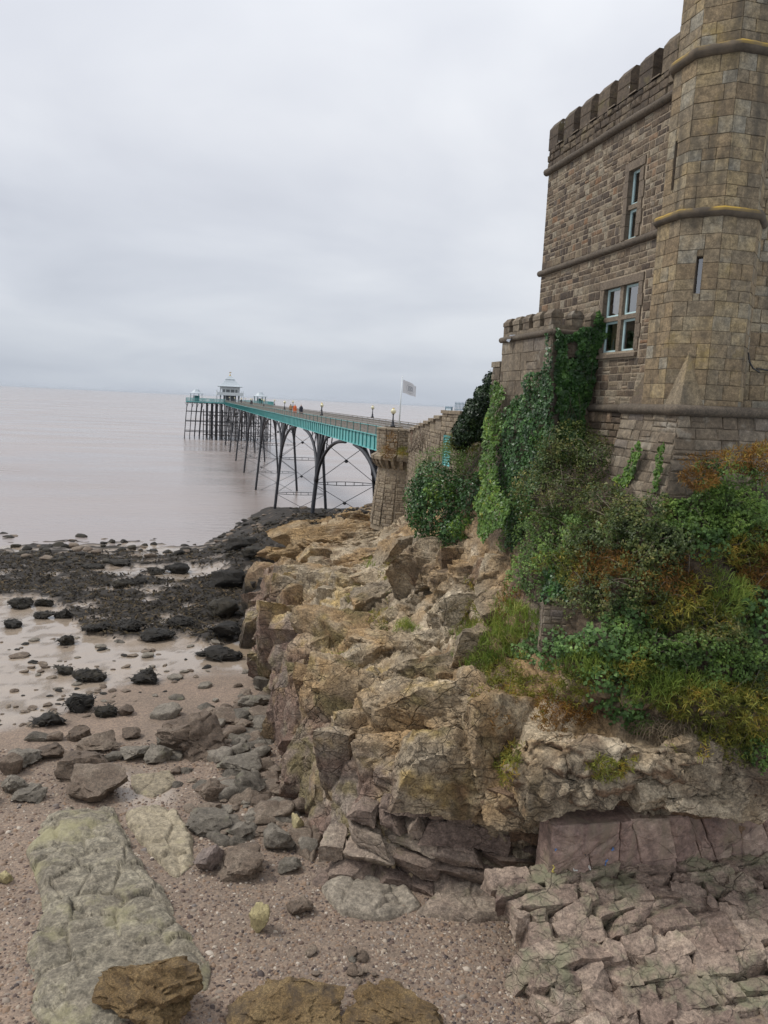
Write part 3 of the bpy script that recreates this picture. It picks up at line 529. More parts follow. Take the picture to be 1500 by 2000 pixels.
# windows
def window(W_, nlight, trans, name, cur=False):
    a, b, c_, d = W_; w = obj(name, *(lambda m_: (np.array(m_.V), m_.F))(_surround(a, b, c_, d)), DRESS, house)
    mu = [a+(b-a)*k/nlight for k in range(nlight+1)]; tz = trans
    mbm = MB(); mbm.box((HX+.02, a, tz-.055), (HX+.2, b, tz+.055)); mbm.build('transom', DRESS, w)
    for k in range(1, nlight): mbm = MB(); mbm.box((HX+.015, mu[k]-.075, c_), (HX+.215, mu[k]+.075, d)); mbm.build('mullion', DRESS, w)
    for k in range(nlight):
        l0 = mu[k]+(.075 if k else 0); l1 = mu[k+1]-(.075 if k < nlight-1 else 0)
        for (z0, z1) in ((c_, tz-.055), (tz+.055, d)):
            f = .055; x0, x1 = HX+.10, HX+.15; mf = MB(); mf.box((x0, l0, z0), (x1, l0+f, z1)); mf.box((x0, l1-f, z0), (x1, l1, z1)); mf.box((x0+.001, l0+f, z0), (x1-.001, l1-f, z0+f)); mf.box((x0+.001, l0+f, z1-f), (x1-.001, l1-f, z1)); mf.build('casement', FRAME, w)
            obj('pane', np.array([(HX+.125, l0+f, z0+f), (HX+.125, l1-f, z0+f), (HX+.125, l1-f, z1-f), (HX+.125, l0+f, z1-f)]), [(0, 3, 2, 1)], GLASS, w)
    rm = MB(); x0, x1 = HX+.22, HX+2.2; q = [(x0, a-.5, c_-.4), (x1, a-.5, c_-.4), (x1, b+.5, c_-.4), (x0, b+.5, c_-.4), (x0, a-.5, d+.3), (x1, a-.5, d+.3), (x1, b+.5, d+.3), (x0, b+.5, d+.3)]
    rm.add(q, [(0, 1, 2, 3), (4, 7, 6, 5), (1, 5, 6, 2), (0, 4, 5, 1), (2, 6, 7, 3)]); rm.build('room', ROOM, w)
    if cur:
        cm = MB(); V = []; F = []; n_ = 24
        for i in range(n_+1):
            y = b-.02-.42*i/n_; x = HX+.30+.025*math.sin(i*1.9); V += [(x, y, c_), (x, y, d)]
        F = [(2*i, 2*i+2, 2*i+3, 2*i+1) for i in range(n_)]; cm.add(V, F); cm.build('curtain', CURT, w, smooth=True)
        vm = MB(); vm.lathe((HX+.26, b-.22, c_+.02), [(.05, 0), (.055, .05), (.03, .07), (.05, .1), (.03, .14), (.045, .18), (.02, .22), (.03, .26), (.008, .34)], 10); vm.build('sill_ornament', plain('white_glazed_china', (.75, .75, .72), .25), w, smooth=True)
    return w
def _surround(a, b, c_, d):
    m_ = MB(); xo, xi = HX-.035, HX+.24; t = .17
    m_.add([(HX-.005, a-t, c_-.15), (HX-.005, b+t, c_-.15), (HX-.005, b+t, d+t), (HX-.005, a-t, d+t)], [])
    # jamb stones, head and sill with open reveals
    for (y0, y1) in ((a-t, a), (b, b+t)):
        z = c_; k = 0
        while z < d-.05:
            h = min(random.uniform(.26, .42), d-z); e = .05*(k % 2); yy0 = y0-(e if y1 == a else 0); yy1 = y1+(e if y0 == b else 0); m_.box((xo+random.uniform(-.006, .006), yy0, z+.005), (xi, yy1, z+h-.005), random.random()); z += h; k += 1
    m_.box((xo-.004, a-t-.03, d+.002), (xi, b+t+.03, d+t+.03), random.random())
    m_.add([(xo-.05, a-t, c_-.16), (xi, a-t, c_-.16), (xi, b+t, c_-.16), (xo-.05, b+t, c_-.16), (xo-.05, a-t, c_-.07), (xi, a-t, c_-.003), (xi, b+t, c_-.003), (xo-.05, b+t, c_-.07)], [(0, 3, 2, 1), (4, 5, 6, 7), (0, 1, 5, 4), (1, 2, 6, 5), (2, 3, 7, 6), (3, 0, 4, 7)], .4); return m_
window(WIN1, 1, 20.64, 'window'); window(WIN2, 2, 17.95, 'window', True)
# turret
TC = np.array([11.0, 15.34]); TX, TY = 10.0, 14.34; t8 = math.tan(math.pi/8)
def octring(ap, z): return [(TC[0]+ap/math.cos(math.pi/8)*math.cos(math.pi/8+k*math.pi/4), TC[1]+ap/math.cos(math.pi/8)*math.sin(math.pi/8+k*math.pi/4), z) for k in range(8)]
FAC = {'W': (-1, 0), 'SW': (-.7071, -.7071), 'S': (0, -1), 'SE': (.7071, -.7071), 'NW': (-.7071, .7071)}
tiers = [(1.0, 15.66, 19.68), (.955, 19.80, 22.86), (.915, 22.98, 25.9)]
slits = {('SW', 0): (-.03, .10, 18.10, 18.86), ('W', 1): (-.13, -.03, 20.35, 21.35)}
tc_ = MB()
for ti, (ap, z0, z1) in enumerate(tiers):
    for k, nm in ((4, 'W'), (5, 'SW'), (6, 'S'), (7, 'SE'), (3, 'NW')):
        n_ = np.array([*FAC[nm], 0.]); u = np.cross([0, 0, 1.], n_); O = np.array([*(TC+ap*np.array(FAC[nm])), 0]); hw = ap*t8
        panel(tc_, O-n_*.004, u, (0, 0, 1), (-hw, hw, z0-.1, z1+.1), [slits[(nm, ti)]] if (nm, ti) in slits else [])
    tc_.add(octring(ap, z1+.1), [(0, 1, 2, 3, 4, 5, 6, 7)])
turret = tc_.build('turret', MORTD, house); sets = []
for ti, (ap, z0, z1) in enumerate(tiers):
    for nm, dirn in FAC.items():
        n_ = np.array([*dirn, 0.]); u = np.cross([0, 0, 1.], n_); O = np.array([*(TC+ap*np.array(dirn)), 0]); hw = ap*t8
        hl = [slits[(nm, ti)]] if (nm, ti) in slits else []; rs = random.Random(ti*3+1); v = z0; rects = []
        while v < z1-.02:                           # the courses run round all faces
            h = rs.uniform(.22, .34); h = z1-v if v+h > z1-.18 else h; sp = random.uniform(-.45, .45)*hw
            cuts = [-hw, sp, hw] if random.random() < .8 else [-hw, -hw*.35, hw*.35, hw]
            for a, b in zip(cuts[:-1], cuts[1:]): rects.append((a, b, v, v+h))
            v += h
        res = []
        for (a, b, c_, d) in rects:
            cut = [(a, b, c_, d)]
            for (p, q, s_, t_) in hl:
                nw = []
                for (a2, b2, c2, d2) in cut:
                    if b2 <= p or a2 >= q or d2 <= s_ or c2 >= t_: nw.append((a2, b2, c2, d2)); continue
                    if a2 < p: nw.append((a2, p, c2, d2))
                    if b2 > q: nw.append((q, b2, c2, d2))
                    if c2 < s_: nw.append((max(a2, p), min(b2, q), c2, s_))
                    if d2 > t_: nw.append((max(a2, p), min(b2, q), t_, d2))
                cut = nw
            res += [(a2+.003, b2-.003, c2+.0035, d2-.0035) for (a2, b2, c2, d2) in cut if b2-a2 > .03 and d2-c2 > .03]
        sets.append((O, u, (0, 0, 1), n_, res, .014, .007, .004, .45))
masonry(turret, sets, ASHLAR, 'ashlar_block', 320, 'ashlar_stonework', 9)
for (nm, ti), (a, b, c_, d) in slits.items():
    ap = tiers[ti][0]; n_ = np.array([*FAC[nm], 0.]); u = np.cross([0, 0, 1.], n_); O = np.array([*(TC+ap*np.array(FAC[nm])), 0])
    m_ = MB(); g_ = lambda x, z, q: O+u*x+np.array([0, 0, z])-n_*q
    m_.add([g_(a, c_, 0), g_(b, c_, 0), g_(b, d, 0), g_(a, d, 0), g_(a, c_, .22), g_(b, c_, .22), g_(b, d, .22), g_(a, d, .22)], [(0, 1, 5, 4), (1, 2, 6, 5), (2, 3, 7, 6), (3, 0, 4, 7)]); sl = m_.build('slit_window', DRESS, turret)
    obj('slit_pane', np.array([g_(a, c_, .15), g_(b, c_, .15), g_(b, d, .15), g_(a, d, .15)]), [(0, 1, 2, 3)], GLASS, turret); obj('slit_back', np.array([g_(a-.1, c_-.1, .3), g_(b+.1, c_-.1, .3), g_(b+.1, d+.1, .3), g_(a-.1, d+.1, .3)]), [(0, 1, 2, 3)], ROOM, turret)
def ringtube(ap, z, rr, mat, par, name):
    pts = octring(ap, z); pts = pts[2:]+pts[:1]; fine = []
    for i in range(len(pts)-1):
        for k in range(6): fine.append(np.array(pts[i])*(1-k/6)+np.array(pts[i+1])*k/6)
    fine.append(np.array(pts[-1])); m_ = MB(); m_.tube(fine, [rr*random.uniform(.95, 1.06) for _ in fine], 12, sx=.9); return m_.build(name, mat, par, smooth=True)
ringtube(1.03, 19.74, .10, LICH, turret, 'string_course'); ringtube(.985, 22.92, .115, LICH, turret, 'string_course')
m_ = MB(); m_.add([(TX-.01, TY-.01, 15.72), (TX-.01, TY+.60, 15.72), (TX+.60, TY-.01, 15.72), (TX+.30, TY+.28, 16.95)], [(0, 3, 1), (0, 2, 3), (0, 1, 2)]); m_.build('broach_stop', ASHLAR, turret)
m_ = MB(); m_.add([(TX-.01, 16.34, 15.72), (TX-.01, 15.75, 15.72), (TX+.60, 16.34, 15.72), (TX+.30, 16.04, 16.7)], [(0, 1, 3), (0, 3, 2), (0, 2, 1)]); m_.build('broach_stop', PARAS, turret)
# square battered base with roll moulding
B0 = [(TX, TY), (TX, 16.36), (14.5, TY)]; zt, zb_ = 15.62, 12.9; off = .62
def bat(x, y, z, ox, oy): t = (zt-z)/(zt-zb_); return (x-ox*off*t, y-oy*off*t, z)
m_ = MB(); m_.add([bat(TX, TY, zt, 1, 1), bat(TX, 16.36, zt, 1, -.35), bat(TX, 16.36, zb_, 1, -.35), bat(TX, TY, zb_, 1, 1)], [(0, 1, 2, 3)]); m_.add([bat(TX, TY, zt, 1, 1), bat(TX, TY, zb_, 1, 1), bat(14.5, TY, zb_, 0, 1), bat(14.5, TY, zt, 0, 1)], [(0, 1, 2, 3)])
m_.add([bat(TX, 16.36, zt, 1, -.35), (HX, 16.36, zt), (HX, 16.8, zb_), bat(TX, 16.36, zb_, 1, -.35)], [(0, 1, 2, 3)])
base = m_.build('turret_base', MORTD, house); sl = math.hypot(zt-zb_, off)
vW = np.array([-off, 0, -(zt-zb_)])/sl; nW = np.array([-(zt-zb_), 0, off])/sl; vS = np.array([0, -off, -(zt-zb_)])/sl; nS = np.array([0, -(zt-zb_), off])/sl
sets = [((TX, TY, zt), (0, 1, 0), vW, nW, lay(0, 2.1, .05, sl, (.16, .3), (.28, .7), (), .007, seed=21), .025, .02, .012, .5),
        ((TX, TY, zt), (1, 0, 0), vS, nS, lay(.0, 4.4, .05, sl, (.16, .3), (.28, .7), (), .007, seed=22), .025, .02, .012, .5)]
sets = [(*q[:4], [(-off*(c_+d)/2/sl+.01 if a < .05 else a, b, c_, d) for a, b, c_, d in q[4]], *q[5:]) for q in sets]
masonry(base, sets, GREYS, 'base_stone', 200, 'base_stonework', 12)
m_ = MB(); pts = [(TX-.05, 16.5, ZP)]+[(TX-.05, 16.4-(16.4-TY+.05)*k/8, ZP) for k in range(8)]+[(TX-.05+.4*k, TY-.05, ZP+.004*k) for k in range(12)]; m_.tube(pts, [.115*random.uniform(.96, 1.05) for _ in pts], 12); m_.build('string_course', COPES, house, smooth=True)
# south wall beside the turret
masonry(wall, [((11.9, HY0, 0), (1, 0, 0), vZ, (0, -1, 0), lay(0, 5.5, 15.75, 26, (.2, .34), (.3, .6), (), .006, seed=31), .03, .012, .006, .4)], ASHLAR, 'south_stone', 120)
m_ = MB(); pts = [(11.62, TY+.1, 16.95), (11.64, TY+.06, 16.75), (11.72, TY+.03, 16.62), (11.95, TY+.1, 16.55), (12.2, TY+.5, 16.66), (12.6, HY0-.06, 16.64), (13.4, HY0-.06, 16.60)]; m_.tube(pts, .018, 6); m_.build('cable', plain('black_cable', (.02, .02, .02), .5), house, smooth=True)
# annexe: small crenellated projection
AX, AY0, AY1, AZ = 9.26, 19.07, 22.42, 17.58
def abx(z): return AX-.002
m_ = MB(); m_.add([(AX, AY0, AZ), (AX, AY1, AZ), (abx(9.2), AY1+.1, 9.2), (abx(9.2), AY0-.1, 9.2)], [(0, 1, 2, 3)]); SW_ = (9.80, 10.02, 16.35, 16.95)
panel(m_, (0, AY0, 0), (1, 0, 0), (0, 0, 1), (AX, HX, 11, AZ), [SW_]); m_.add([(AX, AY1, AZ), (HX, AY1, AZ), (HX, AY1, 9.2), (abx(9.2), AY1+.1, 9.2)], [(0, 1, 2, 3)]); m_.add([(AX, AY0, AZ), (HX, AY0, AZ), (HX, AY1, AZ), (AX, AY1, AZ)], [(0, 1, 2, 3)])
m_.add([(SW_[0]-.1, AY0+.2, SW_[2]-.1), (SW_[1]+.1, AY0+.2, SW_[2]-.1), (SW_[1]+.1, AY0+.2, SW_[3]+.1), (SW_[0]-.1, AY0+.2, SW_[3]+.1)], [(0, 1, 2, 3)])
annex = m_.build('annexe', MORTD, house)
vA = np.array([abx(9.2)-AX, 0, 9.2-AZ]); lA = np.linalg.norm(vA); vA /= lA; nA = np.array([vA[2], 0, -vA[0]]); nA = nA if nA[0] < 0 else -nA
masonry(annex, [((AX, AY0, AZ), (0, 1, 0), vA, nA, lay(0, AY1-AY0, .08, lA, (.26, .55), (.4, .9), (), .005, seed=41), .02, .012, .006, .25), ((0, AY0, 0), (1, 0, 0), vZ, (0, -1, 0), lay(AX, HX, 12.0, AZ-.05, (.2, .3), (.25, .5), [(SW_[0], SW_[1], SW_[2], SW_[3])], .006, seed=42), .02, .012, .006, .3)], GREYS, 'annexe_stone', 120)
for (p, q) in (((AX-.03, AY0-.05, AZ), (AX-.03, AY1+.08, AZ)), ((AX-.03, AY0-.04, AZ), (HX, AY0-.04, AZ))):
    m_ = MB(); pts = [np.array(p)*(1-t)+np.array(q)*t for t in np.linspace(0, 1, 8)]; m_.tube(pts, .085, 10); m_.build('string_course', COPES, annex, smooth=True)
def smallmerlon(x0, x1, y0, y1, z0, z1):
    m_ = MB(); ax = 'x' if (x1-x0) < (y1-y0)+.1 else 'y'
    m_.box((x0, y0, z0), (x1, y1, z0+(z1-z0)*.45), random.random()); zc = z0+(z1-z0)*.45+.006; o = .02
    V = [(x0-o, y0-o, zc), (x1+o, y0-o, zc), (x1+o, y1+o, zc), (x0-o, y1+o, zc), (x0-o, y0-o, z1-.12), (x1+o, y0-o, z1-.12), (x1+o, y1+o, z1-.12), (x0-o, y1+o, z1-.12), (x0+.09, y0+.02, z1), (x1-.09, y0+.02, z1), (x1-.09, y1-.02, z1), (x0+.09, y1-.02, z1)]
    m_.add(V, [(0, 1, 5, 4), (1, 2, 6, 5), (2, 3, 7, 6), (3, 0, 4, 7), (4, 5, 9, 8), (5, 6, 10, 9), (6, 7, 11, 10), (7, 4, 8, 11), (8, 9, 10, 11), (0, 3, 2, 1)], random.random()); m_.build('merlon', GREYS, annex)
m_ = MB(); m_.box((AX, AY0, AZ+.005), (AX+.3, AY1, AZ+.2)); m_.box((AX+.3, AY0+.001, AZ+.005), (HX, AY0+.3, AZ+.199)); m_.build('annexe_parapet', GREYS, annex)
for k in range(5): y = AY1-.02-k*.70; smallmerlon(AX-.01, AX+.31, y-.42, y, AZ+.2, AZ+.62)
for k in range(2): x = AX+.52+k*.55; smallmerlon(x, x+.33, AY0-.01, AY0+.31, AZ+.2, AZ+.60)
m_ = MB(); m_.box((AX-.02, AY1+.0, 9.3), (AX+.7, AY1+.62, 16.78), .5); m_.box((AX-.06, AY1+.002, 16.785), (AX+.74, AY1+.68, 16.95), .7); pil = m_.build('pilaster', GREYS, annex)
masonry(annex, [((AX-.02, AY1, 0), (0, 1, 0), vZ, Wn, lay(.0, .62, 10, 16.75, (.2, .4), (.25, .5), (), .006, seed=46), .03, .015, .01, .4)], GREYS, 'pilaster_stone', 60)
m_ = MB(); m_.add([(AX-.13, AY1-.95, AZ+.02), (AX-.02, AY1-.95, AZ+.1), (AX-.02, AY1-.55, AZ+.12), (AX-.15, AY1-.6, AZ-.06), (AX-.16, AY1-.85, AZ-.12)], [(0, 1, 2, 3, 4)]); m_.build('lead_flashing', LEAD, annex)
# low broken wall on the cliff slope
# ================================================================== pier
TEAL = plain('teal_painted_iron', (0.125, 0.40, 0.39), 0.5, 0.25, 1.6, 0.15, c2=(0.21, 0.30, 0.27), thr=0.58)
TEALD = plain('dark_teal_painted_iron', (0.045, 0.22, 0.215), 0.5, 0.2, 4.0, 0.1)
IRON = plain('blue_black_painted_iron', (0.019, 0.021, 0.027), 0.55, 0.35, 3.0, 0.2, c2=(0.042, 0.033, 0.028), thr=0.6)
IRONW = plain('tide_stained_iron', (0.017, 0.014, 0.012), 0.6, 0.4, 3.0, 0.2)
TIMB = plain('weathered_grey_timber', (0.185, 0.165, 0.142), 0.85, 0.3, 5.0, 0.3, c2=(0.15, 0.12, 0.10), thr=0.58)
WHT = plain('pale_painted_iron', (0.62, 0.66, 0.67), 0.5, 0.1, 3.0); LEADR = plain('pale_lead_roof', (0.42, 0.47, 0.50), 0.45, 0.15, 2.0)
GOLD = plain('dull_gilded_metal', (0.45, 0.30, 0.07), 0.35, 0.1, 5, metallic=0.6); GLOBE = plain('yellowed_globe_glass', (0.66, 0.62, 0.42), 0.15, 0.05, 5)
XL, XR = 12.0, 16.9; TRY = [71.6, 101.2, 130.8, 160.4, 190.0, 219.6, 249.2]; YA, YH = 47.2, 279.0; ZG = 12.40; ZT = 13.42; ZD = 13.15; ZR = 14.12
pier = thing('pier', 'long iron pier with teal side girders on slender arched black trestles over the sea', 'pier', (14.4, 163, 0))
mb = MB(); mb.box((XL+.06, YA, ZD-.12), (XR-.06, YH, ZD)); mb.build('deck', TIMB, pier)
for X, sg in ((XL, -1), (XR, 1)):
    mb = MB(); mb.box((X-.02, YA, ZG+.05), (X+.02, YH, ZT-.04)); mb.box((X-.13, YA, ZG), (X+.13, YH, ZG+.05)); mb.box((X-.13, YA, ZT-.04), (X+.13, YH, ZT)); gd = mb.build('girder', TEAL, pier)
    mb = MB(); xo = X+sg*.021; mb.box((min(xo, xo+sg*.075), -.035, 0), (max(xo, xo+sg*.075), .035, ZT-ZG-.094)); sm_ = raw_mesh('stiffener', np.array(mb.V)-np.array([X, 0, 0]), mb.F, rnd=mb.R); sm_.materials.append(TEALD)
    n_ = 0; y = YA+.3
    while y < YH and n_ < 190: inst(sm_, 'stiffener', (X, y, ZG+.052), gd); y += 1.235; n_ += 1
    # timber parapet: boards between iron standards, with a handrail
    mb = MB(); mb.box((X-.09, YA, ZR-.06), (X+.09, YH, ZR)); pr = mb.build('parapet', TIMB, pier)
    L_ = 2.45; mb = MB()
    for k, (z0, z1) in enumerate(((.03, .19), (.215, .375), (.40, .56))):
        for q in range(2): mb.box((-.03+.006*k, -L_/2+.03+q*L_/2, z0), (.03+.006*k, -.02+q*L_/2+(.0 if q else 0), z1), random.random())
    pm_ = raw_mesh('parapet_panel', np.array(mb.V), mb.F, rnd=mb.R); pm_.materials.append(TIMB)
    mb = MB(); mb.box((sg*.035, -.02, 0), (sg*.07, .02, ZR-ZT-.06)); ps_ = raw_mesh('standard', np.array(mb.V) if sg > 0 else np.array(mb.V), [f for f in mb.F], rnd=mb.R); ps_.materials.append(TEALD)
    y = YA+L_/2
    while y < YH:
        inst(pm_, 'parapet_panel', (X, y, ZT+.004), pr); inst(ps_, 'standard', (X, y-L_/2+.05, ZT+.004), pr); y += L_
def arch(x0, y0, y1, zs, ztop, n=14):
    """quarter-ellipse rib from springing (y0,zs) up to the girder at y1"""
    return [(x0(zs+(ztop-zs)*math.sin(a)), y1+(y0-y1)*math.cos(a) if False else y0+(y1-y0)*(1-math.cos(a)), zs+(ztop-zs)*math.sin(a)) for a in np.linspace(0, math.pi/2, n)]
def flatten_tube(mbx, pts, w, n=8): return mbx.tube(pts, w, n)
def legx(sg):
    def f(z): return (XL if sg < 0 else XR)+sg*(1.05*(ZG-z)/ZG)
    return f
for ti, y in enumerate(TRY):
    tr = thing('trestle', None, None, (14.4, y, 0), parent=pier); zf = float(min(zb(11, y), 4.6))-1.0
    for sg in (-1, 1):
        fx = legx(sg); mb = MB()
        for dy in (-.16, .16):
            pts = [(fx(z), y+dy*(1.0+.7*max(0, (z-8)/4.4)**2*6 if z > 8 else 1), z) for z in (zf, 2, 4, 6, 8, 9.5, 11, ZG)]; pts = [p for p in pts if p[2] >= zf]
            mb.tube(pts, [.17]*len(pts), 8)
        mb.build('leg', IRON, tr, smooth=True)
        for d in (-1, 1):
            mb = MB(); mb.tube(arch(fx, y+d*.22, y+d*11.6, 7.9, ZG-.06), [.20]+[.15]*12+[.12], 8); mb.build('arch_rib', IRON, tr, smooth=True)
            mb = MB(); mb.tube(arch(fx, y+d*.18, y+d*4.2, 8.6, ZG-.05, 10), .11, 7); mb.build('inner_rib', IRON, tr, smooth=True)
            for q in (3.4, 5.6): a = math.acos(max(-1, 1-(q-.22)/11.4)); zq = 7.9+(ZG-7.96)*math.sin(a); mb = MB(); mb.bar((fx(zq), y+d*q, zq), (fx(ZG), y+d*q, ZG), .09, .09); mb.build('spandrel_post', IRON, tr)
    for z in (7.75, 3.1):
        if z < zf+1.0 or (ti == 0 and z < 6): continue
        xa, xb = legx(-1)(z), legx(1)(z); mb = MB()
        for s_ in (-1, 1):
            pts = [(xa+(xb-xa)*t, y, z+s_*(.05+.13*math.sin(math.pi*t))) for t in np.linspace(0, 1, 11)]
            for p, q in zip(pts[:-1], pts[1:]): mb.bar(p, q, .16, .05)
        for t in np.linspace(.2, .8, 5): mb.bar((xa+(xb-xa)*t, y, z-.05-.13*math.sin(math.pi*t)), (xa+(xb-xa)*t, y, z+.05+.13*math.sin(math.pi*t)), .06, .06)
        mb.build('cross_beam', IRON, tr)
    for (z0, z1) in ((7.9, 11.9), (3.2, 7.6), (zf+.6, 7.6) if ti == 0 else (-.5, 3.0)):
        if ti == 0 and z0 == 3.2: continue
        for a, b in ((-1, 1), (1, -1)): mb = MB(); mb.tube([(legx(a)(z0), y, z0), (legx(b)(z1), y, z1)], .032, 6); mb.build('tie_rod', IRON, tr)
        mb = MB(); mb.lathe((14.45, y, (z0+z1)/2-.16), [(.02, 0), (.15, .05), (.2, .16), (.15, .27), (.02, .32)], 10); mb.build('tie_boss', IRON, tr, smooth=True)
for sg in (-1, 1):
    mb = MB(); f = lambda z, sg=sg: (XL+.05 if sg < 0 else XR-.05); mb.tube(arch(f, YA+.4, YA+9.8, 8.2, ZG-.06), [.2]+[.16]*12+[.12], 8); mb.build('abutment_rib', IRON, pier, smooth=True)
    for q in (1.8, 3.6): mb = MB(); mb.bar((f(0), YA+q, 10.6), (f(0), YA+q, ZG), .09, .09); mb.build('abutment_post', IRON, pier)
# pier head
hd_ = thing('pier_head', None, None, (13.8, 290, 0), parent=pier); HX0, HX1, HYa, HYb = -1.4, 29.0, 279.2, 301.0
mb = MB(); mb.box((HX0, HYa, ZD-.55), (HX1, HYb, ZD-.02)); mb.build('head_deck', IRON, hd_); mb = MB(); mb.box((HX0-.05, HYa-.06, ZD-.3), (HX1+.05, HYa-.01, ZD+.0)); mb.box((HX0-.06, HYa-.01, ZD-.3), (HX0-.01, HYb, ZD)); mb.build('fascia', TEAL, hd_)
def railing(p, q):
    p = np.array(p, float); q = np.array(q, float); L_ = np.linalg.norm(q-p); mb = MB(); n_ = int(L_/.28)
    mb.bar(p+[0, 0, 1.1], q+[0, 0, 1.1], .09, .09); mb.bar(p+[0, 0, .12], q+[0, 0, .12], .06, .06); mb.bar(p+[0, 0, .6], q+[0, 0, .6], .05, .05)
    for k in range(n_+1): c_ = p+(q-p)*k/n_; mb.bar(c_, c_+[0, 0, 1.1], .10, .03)
    mb.build('railing', TEAL, hd_)
railing((HX0, HYa, ZD), (XL, HYa, ZD)); railing((XR, HYa, ZD), (HX1, HYa, ZD)); railing((HX0, HYb, ZD), (HX1, HYb, ZD)); railing((HX0, HYa, ZD), (HX0, HYb, ZD)); railing((HX1, HYa, ZD), (HX1, HYb, ZD))
xs_ = [-1.0, .8, 2.5, 4.2, 6.0, 7.8, 9.4, 11, 12.7, 14.4, 16.1, 17.8, 19.5, 21.2, 22.9, 24.6, 26.3, 28.2]
for k, x in enumerate(xs_):
    for y in (HYa+.5, HYa+10, HYb-.5):
        rk = (-1.3 if k < 4 else 0.0) if k < 6 else 0; mb = MB(); mb.tube([(x+rk*.8, y, -3), (x+rk*.3, y, 8), (x, y, ZD-.5)], [.13 if k < 4 else .2]*3, 6); mb.build('head_post', IRON, hd_)
    for y in (HYa+.5,):
        for d in (-1, 1): mb = MB(); mb.tube([(x, y, 11.2), (x+d*.25, y, 12.1), (x+d*.8, y, ZD-.52)], .07, 5); mb.build('head_bracket', IRON, hd_)
for z in (2.6, 6.2, 9.6):
    for y in (HYa+.45, HYa+10.05): mb = MB(); mb.bar((HX0-.4*(z < 5), y, z), (HX1-.5, y, z), .12, .22 if z < 9 else .16); mb.build('head_rail', IRON, hd_)
for k in range(4, len(xs_)-1):
    for (z0, z1) in ((-.5, 2.6), (2.6, 6.2), (6.2, 9.6)):
        if (k+int(z0)) % 3 == 0: continue
        mb = MB(); a, b = xs_[k], xs_[k+1]; (a, b) = (b, a) if k % 2 else (a, b); mb.bar((a, HYa+.7, z0), (b, HYa+.7, z1), .12, .12); mb.bar((b, HYa+9.4, z0), (a, HYa+9.4, z1), .12, .12); mb.build('head_brace', IRON, hd_)
for k in range(11):                                                     # timber fender piles of the landing stage
    x = 4.6+k*2.2; mb = MB(); mb.tube([(x, HYa-1.6-.2*(k % 2), -3), (x, HYa-1.2, 10.6-.5*(k % 3))], .19, 6); mb.build('fender_pile', IRONW, hd_)
for z in (1.8, 5.2, 8.6): mb = MB(); mb.bar((4.4, HYa-1.45, z), (27, HYa-1.45, z), .2, .25); mb.build('fender_rail', IRONW, hd_)
# pavilion
pv = thing('pavilion', 'two-storey pale pavilion with flared lead roof and finial at the pier end', 'pavilion', (14.05, 290, ZD)); pc = np.array([14.05, 290.0])
def sqring(h, z): return [(pc[0]-h, pc[1]-h, z), (pc[0]+h, pc[1]-h, z), (pc[0]+h, pc[1]+h, z), (pc[0]-h, pc[1]+h, z)]
def sqloft(mb, prof):
    V = []; F = []
    for h, z in prof: V += sqring(h, z)
    for i in range(len(prof)-1):
        for k in range(4): F.append((i*4+k, i*4+(k+1) % 4, (i+1)*4+(k+1) % 4, (i+1)*4+k))
    F.append((3, 2, 1, 0)); n_ = (len(prof)-1)*4; F.append((n_, n_+1, n_+2, n_+3)); mb.add(V, F)
mb = MB(); sqloft(mb, [(4.25, 18.85), (4.45, 18.95), (4.3, 19.1), (3.4, 19.6), (2.5, 20.4), (1.85, 21.2), (1.6, 21.55)]); rf = mb.build('roof', LEADR, pv)
mb = MB(); sqloft(mb, [(1.55, 21.5), (1.75, 21.6), (1.2, 22.0), (.7, 22.5), (.35, 22.85)]); mb.build('lantern_cap', LEADR, rf)
mb = MB(); mb.lathe((pc[0], pc[1], 22.8), [(.35, 0), (.3, .2), (.12, .5), (.18, .6), (.05, .8), (.05, 1.4)], 10); mb.bar((pc[0]-.3, pc[1], 24.1), (pc[0]+.45, pc[1], 24.1), .06, .25); mb.build('finial', GOLD, rf)
for k in range(5):
    for side in range(2):
        x = pc[0]-3.3+6.6*k/4; y = pc[1]-3.3 if side == 0 else pc[1]+3.3; mb = MB(); mb.box((x-.14, y-.14, ZD), (x+.14, y+.14, 18.9)); mb.build('column', WHT, pv)
    if 0 < k < 4:
        for x in (pc[0]-3.3, pc[0]+3.3): y = pc[1]-3.3+6.6*k/4; mb = MB(); mb.box((x-.14, y-.14, ZD), (x+.14, y+.14, 18.9)); mb.build('column', WHT, pv)
mb = MB(); mb.box((pc[0]-3.1, pc[1]-3.1, 17.9), (pc[0]+3.1, pc[1]+3.1, 18.84)); mb.build('frieze', WHT, pv)
mb = MB(); mb.box((pc[0]-2.7, pc[1]-2.7, 16.6), (pc[0]+2.7, pc[1]+2.7, 17.9)); mb.build('glazed_room', plain('dim_pavilion_glass', (.17, .19, .2), .15), pv)
mb = MB(); mb.box((pc[0]-4.7, pc[1]-4.7, 15.75), (pc[0]+4.7, pc[1]+4.7, 16.05)); mb.build('gallery', WHT, pv)
mb = MB()
for s_ in (-1, 1):
    mb.box((pc[0]-4.7, pc[1]+s_*4.65-.05, 16.05), (pc[0]+4.7, pc[1]+s_*4.65+.05, 16.85)); mb.box((pc[0]+s_*4.65-.05, pc[1]-4.6, 16.05), (pc[0]+s_*4.65+.05, pc[1]+4.6, 16.849))
mb.build('gallery_rail', WHT, pv); mb = MB(); mb.box((pc[0]-2.2, pc[1]-2.2, ZD), (pc[0]+2.2, pc[1]+2.2, 15.75)); mb.build('lower_room', plain('dim_pavilion_wall', (.12, .14, .15), .4), pv)
